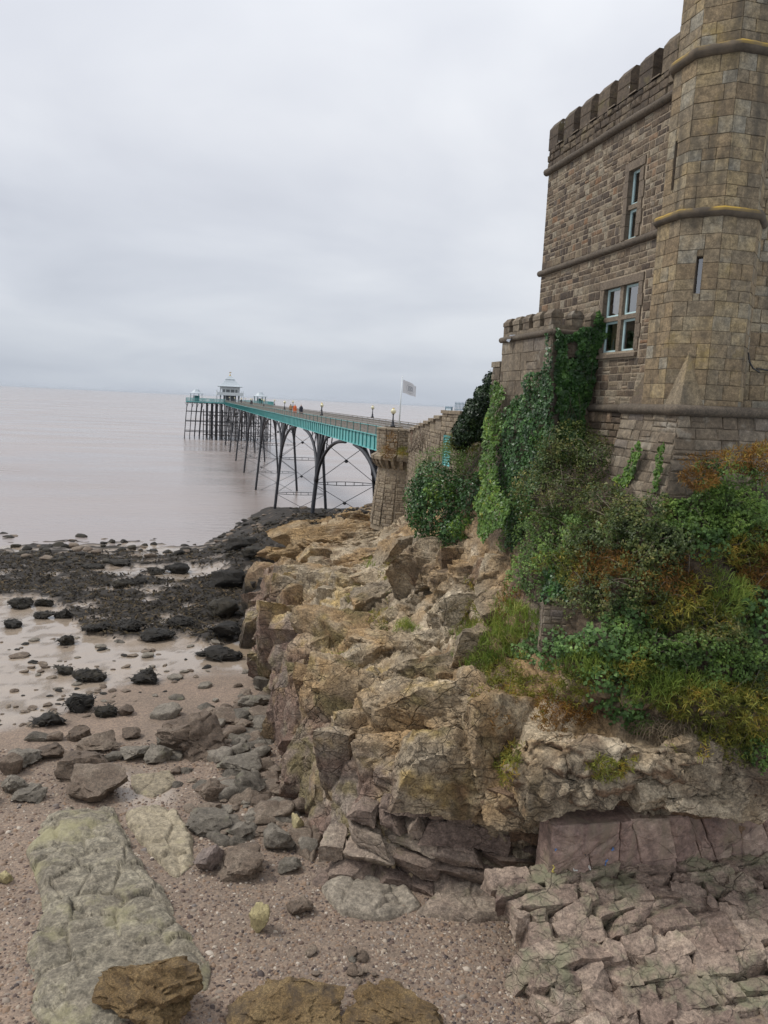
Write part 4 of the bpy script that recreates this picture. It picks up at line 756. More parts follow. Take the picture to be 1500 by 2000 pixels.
for s_ in (-1, 1):
    for t_ in (-1, 1): mb = MB(); mb.tube([(pc[0]+s_*4.6, pc[1]+t_*4.6, ZD), (pc[0]+s_*4.6, pc[1]+t_*4.6, 17.6)], .09, 6); mb.build('gallery_post', WHT, pv)
def shelter(cx, cy, label):
    s_ = thing('shelter', label, 'shelter', (cx, cy, ZD)); mb = MB(); V = []; F = []
    prof = [(2.6, 15.85), (2.7, 15.95), (1.7, 16.45), (1.2, 16.95), (1.1, 17.05), (.9, 17.4), (.1, 17.5)]
    mb.lathe((cx, cy, 0), prof, 8, ph=math.pi/8); mb.build('roof', LEADR, s_)
    for k in range(8): a = math.pi/8+k*math.pi/4; x, y = cx+2.15*math.cos(a), cy+2.15*math.sin(a); mb = MB(); mb.box((x-.1, y-.1, ZD), (x+.1, y+.1, 15.86)); mb.build('post', WHT if k % 2 else TEALD, s_)
    mb = MB(); mb.box((cx-1.1, cy-.08, ZD), (cx+1.1, cy+.08, 15.2)); mb.build('screen', TEALD, s_); mb = MB(); mb.box((cx-1.2, cy-.7, ZD+.42), (cx+1.2, cy-.1, ZD+.5)); mb.build('bench', TIMB, s_)
shelter(2.2, 289, 'small octagonal shelter at the far left corner of the pier head'); shelter(25.0, 289, 'small octagonal shelter on the pier head, nearer the shore side of the pavilion')
# lamp standards
def lamp(x, y, label, zbase=ZR, h=1.0):
    l_ = thing('lamp_post', label, 'lamp', (x, y, zbase), 'lamp posts along the pier'); mb = MB()
    mb.lathe((x, y, zbase), [(.15, 0), (.15, .08), (.09, .14), (.085, .3), (.055, .36), (.04, .55), (.034, .72), (.06, .75), (.08, .78)], 10); mb.build('post', IRON, l_, smooth=True)
    mb = MB(); mb.lathe((x, y, zbase+.78), [(.06, 0), (.13, .05), (.165, .14), (.16, .2), (.12, .28), (.05, .32)], 12); mb.build('globe', GLOBE, l_, smooth=True)
    mb = MB(); mb.lathe((x, y, zbase+1.06), [(.1, 0), (.06, .05), (.02, .09)], 8); mb.build('cap', GOLD, l_)
lamp(11.95, 45.4, 'lamp with yellowed globe on the round stone bastion where the pier meets the land')
nth = ['first', 'second', 'third', 'fourth', 'fifth', 'sixth', 'seventh']
for k, y in enumerate(TRY): lamp(XL, y+.4, nth[k]+' lamp from the bastion along the near parapet of the pier')
for k, y in enumerate(TRY): lamp(XR, y+.4, nth[k]+' lamp from the shore along the far parapet of the pier')
# people on the deck
def person(x, y, label, top, bottom, skin=(.5, .32, .24), hair=(.05, .035, .025), face=0.0, z=ZD, dress=False):
    V = [(0, 0, .92), (0, 0, 1.15), (0, 0, 1.38), (0, 0, 1.5), (0, .01, 1.60), (0, .01, 1.70), (.17, 0, 1.38), (.23, .02, 1.12), (.22, .1, .90), (.215, .13, .80), (-.17, 0, 1.38), (-.23, .02, 1.12), (-.22, .08, .90), (-.215, .11, .80), (.09, .02, .86), (.11, .06, .48), (.11, .02, .08), (.11, .14, .04), (-.09, -.02, .86), (-.11, -.03, .48), (-.11, -.10, .08), (-.11, .02, .04)]
    E_ = [(0, 1), (1, 2), (2, 3), (3, 4), (4, 5), (2, 6), (6, 7), (7, 8), (8, 9), (2, 10), (10, 11), (11, 12), (12, 13), (0, 14), (14, 15), (15, 16), (16, 17), (0, 18), (18, 19), (19, 20), (20, 21)]
    rad = [.15, .14, .15, .055, .085, .075, .07, .05, .042, .035, .07, .05, .042, .035, .095, .065, .045, .04, .095, .065, .045, .04]
    me = bpy.data.meshes.new('person'); me.from_pydata(V, E_, []); o = bpy.data.objects.new('person_core', me); COL.objects.link(o)
    md = o.modifiers.new('s', 'SKIN'); sv = me.skin_vertices[0].data
    for q, r_ in zip(sv, rad): q.radius = (r_, r_*.8)
    sv[0].use_root = True; s2 = o.modifiers.new('d', 'SUBSURF'); s2.levels = 1; s2.render_levels = 1
    dg = bpy.context.evaluated_depsgraph_get(); mm = bpy.data.meshes.new_from_object(o.evaluated_get(dg)); bpy.data.objects.remove(o); mm.materials.clear()
    p = bpy.data.objects.new('person', mm); COL.objects.link(p); p.location = (x, y, z); p.rotation_euler = (0, 0, face); ORG[p.name] = np.array([x, y, z])
    for c_ in ((*top,), (*bottom,), (*skin,), (*hair,)): mm.materials.append(plain('cloth', c_, .85, .15, 20))
    for f in mm.polygons:
        zc = sum(mm.vertices[i].co.z for i in f.vertices)/len(f.vertices); yc = sum(mm.vertices[i].co.y for i in f.vertices)/len(f.vertices)
        f.material_index = (3 if (zc > 1.68 or yc < -.01) else 2) if zc > 1.5 else (0 if zc > .93 else 1); f.use_smooth = True
    if dress:
        mb = MB(); mb.lathe((0, 0, .45), [(.30, 0), (.25, .25), (.19, .5), (.17, .75), (.175, .9)], 12); d = obj('coat', np.array(mb.V)+np.array([x, y, z]), mb.F, mm.materials[0], p, smooth=True)
    return tag(p, label, 'person', 'people strolling on the pier')
person(14.0, 106.5, 'person in an orange coat walking on the pier deck', (.62, .13, .035), (.45, .10, .04), dress=True, face=2.9)
person(13.8, 109.5, 'person in a tan jacket beside the orange coat on the pier', (.42, .25, .12), (.09, .08, .08), face=.2)
person(14.4, 103.2, 'person in dark navy clothes on the pier, closest to the shore', (.02, .022, .035), (.02, .02, .025), face=3.0, dress=True)
person(14.6, 232, 'person in dark clothes at the far end of the pier, by the pier head', (.03, .03, .03), (.02, .02, .03)); person(15.6, 205, 'person in a dark coat standing alone along the distant half of the pier', (.035, .03, .035), (.02, .02, .03), dress=True)
# ================================================================== bastion, approach wall and gate pier
bas = thing('abutment_wall', 'stone bastion with corbels and stepped approach wall carrying the pier end', 'wall', (12, 40, 9))
BC = np.array([12.95, 44.8]); PATH = [tuple(BC+1.9*np.array([math.cos(R(q)), math.sin(R(q))])) for q in (95, 118, 141, 164, 187, 210, 233, 256, 279)]; PATH2 = [(12.3, 43.1), (11.4, 37.4), (10.5, 31.7)]
def wallseg(p, q, ztop0, ztop1, z0, thick, mb, outb=0.0):
    p = np.array([*p, 0.]); q = np.array([*q, 0.]); t = (q-p)/np.linalg.norm(q-p); n_ = np.array([t[1], -t[0], 0])
    if (n_[:2]@((p+q)[:2]/2-BC) < 0 if p[1] > 42 and abs(np.linalg.norm(p[:2]-BC)-1.9) < .05 else n_[0] > 0): n_ = -n_
    return p, t, n_, np.linalg.norm(q-p)
sets = []; mbc = MB()
for path, zt_, top2 in ((PATH, 11.9, 13.95), ):
    for i in range(len(path)-1):
        p, t, n_, L_ = wallseg(path[i], path[i+1], 0, 0, 0, 0, None)
        vv = np.array([-n_[0]*.11, -n_[1]*.11, 1.0]); vv /= np.linalg.norm(vv); O = p+n_*.35+np.array([0, 0, 8.3]); nn_ = n_+np.array([0, 0, .11]); nn_ /= np.linalg.norm(nn_)
        mbc.add([O-nn_*.01, O+t*L_-nn_*.01, O+t*L_+vv*3.6-nn_*.01, O+vv*3.6-nn_*.01], [(0, 1, 2, 3)])
        sets.append((O, t, vv, nn_, lay(0, L_, .0, 3.55, (.18, .3), (.28, .6), (), .012, seed=50+i), .03, .025, .012, .4))
        O2 = p+n_*.12+np.array([0, 0, 12.55]); mbc.add([O2-n_*.01, O2+t*L_-n_*.01, O2+t*L_+np.array([0, 0, 1.5])-n_*.01, O2+np.array([0, 0, 1.5])-n_*.01], [(0, 1, 2, 3)])
        sets.append((O2, t, np.array([0, 0, 1.]), n_, lay(0, L_, .0, 1.42, (.16, .28), (.25, .5), (), .008, seed=70+i), .03, .02, .012, .4))
for i in range(len(PATH2)-1):
    p, t, n_, L_ = wallseg(PATH2[i], PATH2[i+1], 0, 0, 0, 0, None); O = p+np.array([0, 0, 9.0]); za = 13.95+.5*i; zb2 = za+.5
    mbc.add([O-n_*.01, O+t*L_-n_*.01, O+t*L_+np.array([0, 0, zb2-9])-n_*.01, O+np.array([0, 0, za-9])-n_*.01], [(0, 1, 2, 3)])
    sets.append((O, t, np.array([0, 0, 1.]), n_, lay(0, L_, .0, za-9.05, (.16, .28), (.28, .6), (), .010, seed=90+i), .03, .02, .012, .5))
mbc.add([(*p_, 13.4) for p_ in PATH]+[(14.5, 43.0, 13.4), (14.5, 46.7, 13.4)], [tuple(range(len(PATH)+2))])
mbc.lathe((BC[0], BC[1], 0), [(2.21, 8.0), (2.14, 8.6), (1.87, 11.9), (1.87, 12.3), (1.98, 12.5), (1.98, 13.9)], 40); core = mbc.build('wall_core', BUFFS, bas); masonry(core, sets, BUFFS, 'wall_stone', 300, 'wall_stonework', 15)
def along(path, s):
    for a, b in zip(path[:-1], path[1:]):
        a = np.array(a); b = np.array(b); L_ = np.linalg.norm(b-a)
        if s <= L_: t = (b-a)/L_; n_ = np.array([t[1], -t[0]]); n_ = -n_ if n_@((a+b)/2-BC) < 0 else n_; return a+t*s, t, n_
        s -= L_
    return np.array(path[-1]), t, n_
for k in range(14):
    p, t, n_ = along(PATH, .3+k*.41); mb = MB(); T = np.array([*t, 0]); Nn = np.array([*n_, 0]); P0 = np.array([*p, 0])
    V = []
    for s_ in (-.10, .10): V += [P0+T*s_+Nn*.02+[0, 0, 11.7], P0+T*s_+Nn*.16+[0, 0, 11.78], P0+T*s_+Nn*.34+[0, 0, 12.0], P0+T*s_+Nn*.42+[0, 0, 12.22], P0+T*s_-Nn*.1+[0, 0, 12.22], P0+T*s_-Nn*.1+[0, 0, 11.7]]
    mb.add(V, [(0, 1, 2, 3, 4, 5), (11, 10, 9, 8, 7, 6)]+[(i, 6+i, 6+(i+1) % 6, (i+1) % 6) for i in range(6)], random.random()); mb.build('corbel', BUFFS, bas)
for i in range(len(PATH)-1):
    a = np.array([*PATH[i], 0.]); b = np.array([*PATH[i+1], 0.]); t = (b-a)/np.linalg.norm(b-a); n_ = np.array([t[1], -t[0], 0]); n_ = -n_ if n_[:2]@((a+b)[:2]/2-BC) < 0 else n_; mb = MB()
    V = [a+n_*.45+[0, 0, 12.23], b+n_*.45+[0, 0, 12.23], b+n_*.47+[0, 0, 12.42], a+n_*.47+[0, 0, 12.42], a+n_*.12+[0, 0, 12.62], b+n_*.12+[0, 0, 12.62], b-n_*.2+[0, 0, 12.23], a-n_*.2+[0, 0, 12.23]]
    mb.add(V, [(0, 1, 2, 3), (3, 2, 5, 4), (4, 5, 6, 7), (7, 6, 1, 0), (0, 3, 4, 7), (1, 6, 5, 2)]); mb.build('ledge_stone', BUFFS, bas)
    mb = MB(); V = [a+n_*.2+[0, 0, 13.98], b+n_*.2+[0, 0, 13.98], b+n_*.2+[0, 0, 14.08], a+n_*.2+[0, 0, 14.08], a-n_*.3+[0, 0, 14.1], b-n_*.3+[0, 0, 14.1], b-n_*.3+[0, 0, 13.98], a-n_*.3+[0, 0, 13.98]]; mb.add(V, [(0, 1, 2, 3), (3, 2, 5, 4), (4, 5, 6, 7), (7, 6, 1, 0), (0, 3, 4, 7), (1, 6, 5, 2)]); mb.build('coping_stone', BUFFS, bas)
for k in range(7):
    t0, t1 = k/7, (k+1)/7; y0, y1 = 43.2+(31.7-43.2)*t0, 43.2+(31.7-43.2)*t1; x0 = np.interp(-y0, [-43.2, -37.4, -31.7], [12.3, 11.4, 10.5]); x1 = np.interp(-y1, [-43.2, -37.4, -31.7], [12.3, 11.4, 10.5]); z = 14.12+.16*k
    mb = MB(); o = -.10; mb.add([(x0+o, y0, z-.12), (x1+o, y1+.02, z-.12), (x1+.4, y1+.02, z-.12), (x0+.4, y0, z-.12), (x0+o, y0, z), (x1+o, y1+.02, z), (x1+.4, y1+.02, z+.03), (x0+.4, y0, z+.03)], [(0, 1, 2, 3), (4, 7, 6, 5), (0, 4, 5, 1), (1, 5, 6, 2), (2, 6, 7, 3), (3, 7, 4, 0)], random.random()); mb.build('coping_stone', BUFFS, bas)
    mb = MB(); mb.add([(x0, y0, z-.6), (x1, y1+.04, z-.6), (x1+.35, y1+.04, z-.6), (x0+.35, y0, z-.6), (x0, y0, z-.125), (x1, y1+.04, z-.125), (x1+.35, y1+.04, z-.125), (x0+.35, y0, z-.125)], [(0, 4, 5, 1), (1, 5, 6, 2), (2, 6, 7, 3), (3, 7, 4, 0)], random.random()); mb.build('parapet_block', BUFFS, bas)
mb = MB(); mb.add([(11.2, 37.2, 9.2), (10.45, 33.6, 9.2), (11.2, 33.6, 9.2), (11.9, 37.2, 9.2), (11.3, 37.0, 12.0), (10.62, 33.7, 13.2), (11.2, 33.7, 13.2), (11.9, 37.0, 12.0)], [(0, 4, 5, 1), (1, 5, 6, 2), (2, 6, 7, 3), (3, 7, 4, 0), (4, 7, 6, 5)]); mb.build('buttress', BUFFS, bas)
gp = thing('gate_pier', 'square stone gate pier with iron spikes and a teal louvred shutter', 'gate pier', (11.2, 30.4, 10)); GX, GY0, GY1, GZ = 10.5, 29.3, 31.6, 15.2; DR = (30.3, 31.15, 13.0, 14.2)
mb = MB(); panel(mb, (GX, 0, 0), (0, 1, 0), (0, 0, 1), (GY0, GY1, 10, GZ), [DR]); mb.add([(GX, GY0, 10), (12, GY0, 10), (12, GY0, GZ), (GX, GY0, GZ)], [(0, 1, 2, 3)]); mb.add([(GX, GY1, 10), (12, GY1, 10), (12, GY1, GZ), (GX, GY1, GZ)], [(0, 3, 2, 1)]); mb.add([(GX, GY0, GZ), (12, GY0, GZ), (12, GY1, GZ), (GX, GY1, GZ)], [(0, 1, 2, 3)]); gc = mb.build('pier_core', BUFFS, gp)
masonry(gc, [((GX, 0, 0), (0, 1, 0), vZ, Wn, lay(GY0, GY1, 10.5, GZ, (.18, .3), (.3, .6), [(DR[0]-.1, DR[1]+.1, DR[2]-.1, DR[3]+.12)], .01, seed=61), .03, .02, .01, .4), ((GX, GY0, 0), (1, 0, 0), vZ, (0, -1, 0), lay(0, 1.5, 10.5, GZ, (.18, .3), (.3, .6), (), .01, seed=62), .03, .02, .01, .4)], BUFFS, 'pier_stone', 150)
mb = MB(); mb.box((GX-.07, GY0-.06, GZ+.003), (12.05, GY1+.06, GZ+.14)); mb.build('cap_stone', BUFFS, gp)
mb = MB(); a, b, c_, d = DR; mb.box((GX-.02, a-.08, c_), (GX+.12, a, d)); mb.box((GX-.02, b, c_), (GX+.12, b+.08, d)); mb.box((GX-.021, a-.08, d+.001), (GX+.12, b+.08, d+.1)); sh = mb.build('shutter', TEALD, gp)
for k in range(11): z = c_+.02+k*(d-c_)/11; mb = MB(); mb.add([(GX+.0, a+.002, z), (GX+.0, b-.002, z), (GX+.06, b-.002, z+.1), (GX+.06, a+.002, z+.1), (GX+.015, a+.002, z-.01), (GX+.015, b-.002, z-.01), (GX+.075, b-.002, z+.09), (GX+.075, a+.002, z+.09)], [(0, 3, 2, 1), (4, 5, 6, 7), (0, 1, 5, 4), (2, 3, 7, 6)]); mb.build('slat', TEAL, sh)
for k in range(8): y = 29.55+k*.17; mb = MB(); mb.lathe((10.75, y, GZ+.14), [(.013, 0), (.013, .26), (.022, .30), (.002, .38)], 6); mb.build('spike', plain('blue_grey_iron', (.16, .24, .30), .5) if k == 0 else bpy.data.materials['blue_grey_iron'], gp)
mb = MB(); mb.bar((10.75, 29.45, GZ+.2), (10.75, 30.8, GZ+.2), .03, .03); mb.build('spike_rail', bpy.data.materials['blue_grey_iron'], gp)
nb = thing('notice_panel', 'blue-grey framed glass panel beside the gate pier', 'panel', (11, 32.4, 14.6)); mb = MB(); mb.box((11.0, 31.95, 14.6), (11.06, 32.0, 15.5)); mb.box((11.0, 32.75, 14.6), (11.06, 32.8, 15.5)); mb.box((11.001, 32.0, 15.44), (11.059, 32.75, 15.499)); mb.build('frame', bpy.data.materials['blue_grey_iron'], nb); mb = MB(); mb.box((11.02, 32.0, 14.6), (11.04, 32.75, 15.44)); mb.build('sheet', plain('frosted_pane', (.5, .6, .66), .3), nb)
# flag
fp = MB(); fp.tube([(12.62, 46.4, 13.9), (12.64, 46.4, 15.6), (12.68, 46.4, 17.25)], [.045, .04, .03], 8); fo = fp.build('flagpole', WHT, None, smooth=True); tag(fo, 'thin white flagpole on the bastion at the pier entrance', 'flagpole')
m, nt = newmat('white_flag_cloth'); uv = N(nt, 'ShaderNodeUVMap'); sp = N(nt, 'ShaderNodeSeparateXYZ', i_0=uv.outputs[0]); du = math_(nt, 'SUBTRACT', sp.outputs[0], 0.55); dv = math_(nt, 'SUBTRACT', sp.outputs[1], 0.5)
rr_ = math_(nt, 'SQRT', math_(nt, 'ADD', math_(nt, 'POWER', math_(nt, 'MULTIPLY', math_(nt, 'ABSOLUTE', du), 1.25), 2.0), math_(nt, 'POWER', math_(nt, 'ABSOLUTE', dv), 2.0)))
ringm = math_(nt, 'MULTIPLY', math_(nt, 'GREATER_THAN', rr_, 0.33), math_(nt, 'LESS_THAN', rr_, 0.36)); emb = math_(nt, 'MULTIPLY', math_(nt, 'LESS_THAN', math_(nt, 'ABSOLUTE', du), 0.17), math_(nt, 'LESS_THAN', math_(nt, 'ABSOLUTE', dv), 0.2))
en = N(nt, 'ShaderNodeTexNoise', i_Vector=uv.outputs[0], i_Scale=14.0, i_Detail=2.0); emb = math_(nt, 'MULTIPLY', emb, math_(nt, 'GREATER_THAN', en.outputs[0], 0.44))
finish(nt, mixc(nt, math_(nt, 'MAXIMUM', math_(nt, 'MULTIPLY', ringm, .5), math_(nt, 'MULTIPLY', emb, .75)), (.62, .62, .63, 1), (.22, .24, .27, 1)), .8)
n_u, n_v = 24, 14; V = []; F = []; UVs = []
for i in range(n_u+1):
    for k in range(n_v+1):
        u, v = i/n_u, k/n_v; V.append((12.73+.92*u*.97, 46.38+.10*math.sin(u*7+v*1.2)*u+.04*math.sin(u*15)*u, 17.02-.80*(1-v)*(1-.12*u)-.36*u**1.15+.03*math.sin(u*9+v*3)*u)); UVs.append((u, v))
for i in range(n_u):
    for k in range(n_v): F.append((i*(n_v+1)+k, (i+1)*(n_v+1)+k, (i+1)*(n_v+1)+k+1, i*(n_v+1)+k+1))
fl = obj('flag', np.array(V), F, m, smooth=True); ul = fl.data.uv_layers.new(name='UVMap')
for lp in fl.data.loops: ul.data[lp.index].uv = UVs[lp.vertex_index]
tag(fl, 'white flag with a grey emblem flying from the flagpole', 'flag')
# ================================================================== rock blocks of the cliff foot
BLK = stonemat('purple_grey_bedrock', [(0.2, (0.095, 0.066, 0.055)), (0.42, (0.185, 0.135, 0.106)), (0.6, (0.255, 0.198, 0.152)), (0.8, (0.330, 0.275, 0.210))], 1.2, 0.4, 6.0, 0.88, 0.9, 0.05, fleck=0.28, cracks=0.8, lichen=((0.17, 0.16, 0.07, 1), 1.2, 0.58, 0.6))
PUR = stonemat('smooth_purple_bedrock', [(0.25, (0.166, 0.110, 0.094)), (0.5, (0.310, 0.218, 0.177)), (0.75, (0.455, 0.351, 0.276))], 1.0, 0.3, 4.0, 0.8, 0.7, 0.04, fleck=0.2, cracks=0.9, streak=((0.26, 0.21, 0.15, 1), 0.6), lichen=((0.15, 0.145, 0.075, 1), 0.9, 0.58, 0.6))
BEN = stonemat('green_grey_bedrock', [(0.2, (0.130, 0.089, 0.072)), (0.42, (0.234, 0.171, 0.132)), (0.62, (0.318, 0.242, 0.186)), (0.82, (0.416, 0.329, 0.254))], 1.2, 0.35, 5.0, 0.88, 0.9, 0.06, fleck=0.3, cracks=1.0, lichen=((0.205, 0.215, 0.125, 1), 0.9, 0.51, 0.65))
def rcells(W_, H_, amean, seed, gap, bed=0.0, skew=.22):
    """joint pattern: a face split again and again along bedding and cross joints"""
    r = np.random.default_rng(seed); out = []; st = [[(0, 0), (W_, 0), (W_, H_), (0, H_)]]
    def area(p): return abs(sum(p[i][0]*p[(i+1) % len(p)][1]-p[(i+1) % len(p)][0]*p[i][1] for i in range(len(p))))/2
    while st:
        p = st.pop(); A = area(p)
        if A < amean*r.lognormal(0, .55): out.append(p); continue
        P_ = np.array(p); c_ = P_.mean(0); q = P_-c_; e = np.array([math.cos(bed), math.sin(bed)]); f = np.array([-e[1], e[0]]); ex = np.ptp(q@e); fx = np.ptp(q@f)
        along_bed = fx*1.35*r.uniform(.7, 1.4) > ex; d = (e if along_bed else f); an = r.normal(0, skew*(.6 if along_bed else 1.2)); d = np.array([d[0]*math.cos(an)-d[1]*math.sin(an), d[0]*math.sin(an)+d[1]*math.cos(an)]); n = np.array([-d[1], d[0]]); o = c_+n*r.uniform(-.22, .22)*(fx if along_bed else ex); L_ = [], []
        for i in range(len(p)):
            a = np.array(p[i]); b = np.array(p[(i+1) % len(p)]); da, db = (a-o)@n, (b-o)@n
            L_[0 if da <= 0 else 1].append(tuple(a))
            if da*db < 0: x = tuple(a+(b-a)*da/(da-db)); L_[0].append(x); L_[1].append(x)
        for k in L_:
            if len(k) >= 3 and area(k) > amean*.06: st.append(k)
    res = []
    for p in out:
        P_ = np.array(p); c_ = P_.mean(0); rad = np.linalg.norm(P_-c_, axis=1).mean(); res.append((tuple(c_), [tuple(c_+(v-c_)*max(.6, 1-gap/rad)) for v in P_]))
    return res
def rockblock(O, u, v, n, ctr, poly, dep, back, r, tilt=.15, ch=.05, nz=.02):
    O, u, v, n = [np.array(q, float) for q in (O, u, v, n)]; c_ = np.mean(poly, 0); pl = []
    for a, b in zip(poly, poly[1:]+poly[:1]):                       # subdivide long edges so outlines are uneven
        a = np.array(a); b = np.array(b); m_ = max(1, int(np.linalg.norm(b-a)/.16))
        for k in range(m_): t = k/m_; w = a+(b-a)*t; pl.append(w+r.normal(0, nz, 2)*(1 if 0 < k else .5))
    pl = np.array(pl); tu, tv = r.normal(0, tilt, 2); K = len(pl)
    def ring(s, off): q = c_+(pl-c_)*s; return [O+u*x+v*y+n*(off+((x-c_[0])*tu+(y-c_[1])*tv)*(1 if off > 0 else 0)+r.normal(0, nz*.6)) for x, y in q]
    rad = np.linalg.norm(pl-c_, axis=1).mean(); s1 = max(.5, 1-ch/rad); rings = [ring(1.0, -back), ring(1.0, dep-ch*.9), ring(s1, dep), ring(s1*.55, dep+.02+abs(r.normal(0, nz)))]; rings = [rings[0]]+[[q+n*w for q, w in zip(g_, .07*fbm(np.array(g_)*2.2, 3, 3)+.03*fbm(np.array(g_)*7, 2, 4))] for g_ in rings[1:]]
    V = [p for g_ in rings for p in g_]+[O+u*c_[0]+v*c_[1]+n*(dep+.02+r.normal(0, nz))]; F = []
    for i in range(3):
        for k in range(K): l = (k+1) % K; F.append((i*K+k, i*K+l, (i+1)*K+l, (i+1)*K+k))
    for k in range(K): F.append((3*K+k, 3*K+(k+1) % K, 4*K))
    return np.array(V), F
r5 = np.random.default_rng(55)
def fracture(name, O, u, v, W_, H_, amean, bed, seed, gap, depf, back, mat, keepf=None, tilt=.12, ch=.05, nz=.02):
    O, u, v = [np.array(q, float) for q in (O, u, v)]; n = np.cross(u, v); n /= np.linalg.norm(n)
    if n@(np.array([0, 0, ZC])-O) < 0: n = -n
    for ctr, poly in rcells(W_, H_, amean, seed, gap, bed):
        if keepf and not keepf(*ctr): continue
        V, F = rockblock(O, u, v, n, ctr, poly, depf(*ctr), back, r5, tilt, ch, nz); obj(name, V, F, mat, cliff, rnd=r5.random(), origin=V.mean(0), smooth=False)
# ---- angular blocks that make up the visible rock of the cliff
def cube(m):
    g_ = np.linspace(-1, 1, m); V = []; F = []
    for ax in range(3):
        for sg in (-1, 1):
            b0 = len(V)
            for i in range(m):
                for k in range(m): p = [0, 0, 0]; p[ax] = sg; p[(ax+1) % 3] = g_[i]; p[(ax+2) % 3] = g_[k]*sg; V.append(p)
            for i in range(m-1):
                for k in range(m-1): q = b0+i*m+k; F.append((q, q+m, q+m+1, q+1))
    V = np.array(V, float); u, inv = np.unique(np.round(V, 4), axis=0, return_inverse=True); return u, inv.ravel()[np.array(F)]
def crisp(o, a=38):
    o.data.set_sharp_from_angle(angle=R(a)); return o
CUBES = {m: cube(m) for m in (9, 13, 19)}
def ablock(c_, ax, half, seed, cuts=6, rough=.03, rnd=.05, res=None):
    """joint-bounded block: a box with sheared faces and broken corners; c_ centre, ax rows = axes, half sizes in metres"""
    r = np.random.default_rng(seed); big_ = max(half)*2/max(1, np.linalg.norm(c_-np.array([0, 0, ZC])))*768; res = res or (19 if big_ > 48 else 13 if big_ > 22 else 9); V = CUBES[res][0].copy(); L_ = np.linalg.norm(V, axis=1, keepdims=True); V = V*(1-rnd)+V/L_*1.25*rnd
    sh = r.normal(0, .16, (3, 3)); np.fill_diagonal(sh, 0); V = V@(np.eye(3)+sh).T
    for _ in range(cuts):
        n = r.normal(size=3); n /= np.linalg.norm(n); k = r.uniform(.70, 1.10); d = V@n; V -= np.outer(np.maximum(d-k, 0), n)
    W_ = (V*np.array(half))@np.array(ax)+c_; nv = V/(np.linalg.norm(V, axis=1, keepdims=True)+1e-6)@np.array(ax); s_ = min(half)
    f1, f2, id_, tl = worley(W_*np.array([2.4, 2.4, 3.4])+wobble(W_), 31)
    pit = np.clip(fbm(W_*6.5, 3, 16)-.08, 0, 1)
    W_ = W_+nv*(rough*1.2*fbm(W_*2.4, 3, 4)+rough*1.5*fbm(W_*8, 3, 5)-rough*3.0*pit+rough*1.5*tl-rough*1.6*(1-np.clip((f2-f1)/.12, 0, 1))**2)[:, None]; return W_, CUBES[res][1]
def wobble(P): return .25*np.stack([fbm(P*1.3+k*9, 2, 50+k) for k in range(3)], 1)
def axes(yaw, dip=0.0, rollv=0.0):
    m_ = Matrix.Rotation(yaw, 3, 'Z') @ Matrix.Rotation(dip, 3, 'X') @ Matrix.Rotation(rollv, 3, 'Y'); return np.array([m_.col[0][:], m_.col[1][:], m_.col[2][:]])
LIM = stonemat('bedded_limestone', None, 1.0, 0.75, 5.0, 0.9, 1.0, 0.12, usecol=True, fleck=0.36, cracks=1.1); LIMO = LIMP = LIM
RUSTB = stonemat('rusty_brown_bedrock', [(0.2, (0.075, 0.043, 0.026)), (0.5, (0.165, 0.100, 0.058)), (0.8, (0.255, 0.175, 0.108))], 1.3, 0.35, 6, 0.9, 1.0, 0.07, fleck=.35)
DARKB = stonemat('weed_darkened_rock', [(0.2, (0.014, 0.011, 0.008)), (0.55, (0.040, 0.030, 0.020)), (0.85, (0.11, 0.078, 0.046))], 1.3, 0.3, 6, 0.75, 1.0, 0.08, fleck=.4)
def cblock(x, y, rx, ry, dm, mat, sink=.45, tall=False, cuts=6, rough=.035, ang=None, rnd=.05):
    h = hit(x, y)
    if h is None: return
    p, n_, dd = h; s = dd/FPX; sd = int(x*13+y*7); r = np.random.default_rng(sd); hx, hz = rx*s, ry*s*1.02
    A = axes(-YAW*.6+r.normal(0, .3) if ang is None else ang, r.normal(.06, .1), r.normal(-.06 if not tall else .12, .12)); c_ = p-n_*dm*sink+np.array([0, 0, 0])
    V, F = ablock(c_, A, (hx, dm, hz), sd, cuts, rough*min(1.6, max(.6, hx*1.3)), rnd); q_ = r.random(); o_ = np.full(len(V), q_); crisp(obj('rock_block', V, F, mat, cliff, rnd=q_, origin=c_, smooth=True, col=rockcolor(V, o_, 1-o_) if mat is LIM else None))
for i, (x, y, rx, ry, th, pr) in enumerate(LUMPS):
    z_ = LIM
    if x < 600 and y < 1100: z_ = DARKB if x < 560 else LIMO
    elif y < 1100 and x < 700: z_ = LIMO
    elif x < 610 and y > 1130: z_ = LIMP
    elif x < 720: z_ = LIMO
    if y > 1575: z_ = RUSTB
    if 23 <= i <= 25: continue
    cblock(x, y, rx*1.28, ry*1.26, th*.85, z_, .60-pr*.3, False, 8, .035, None, .17)
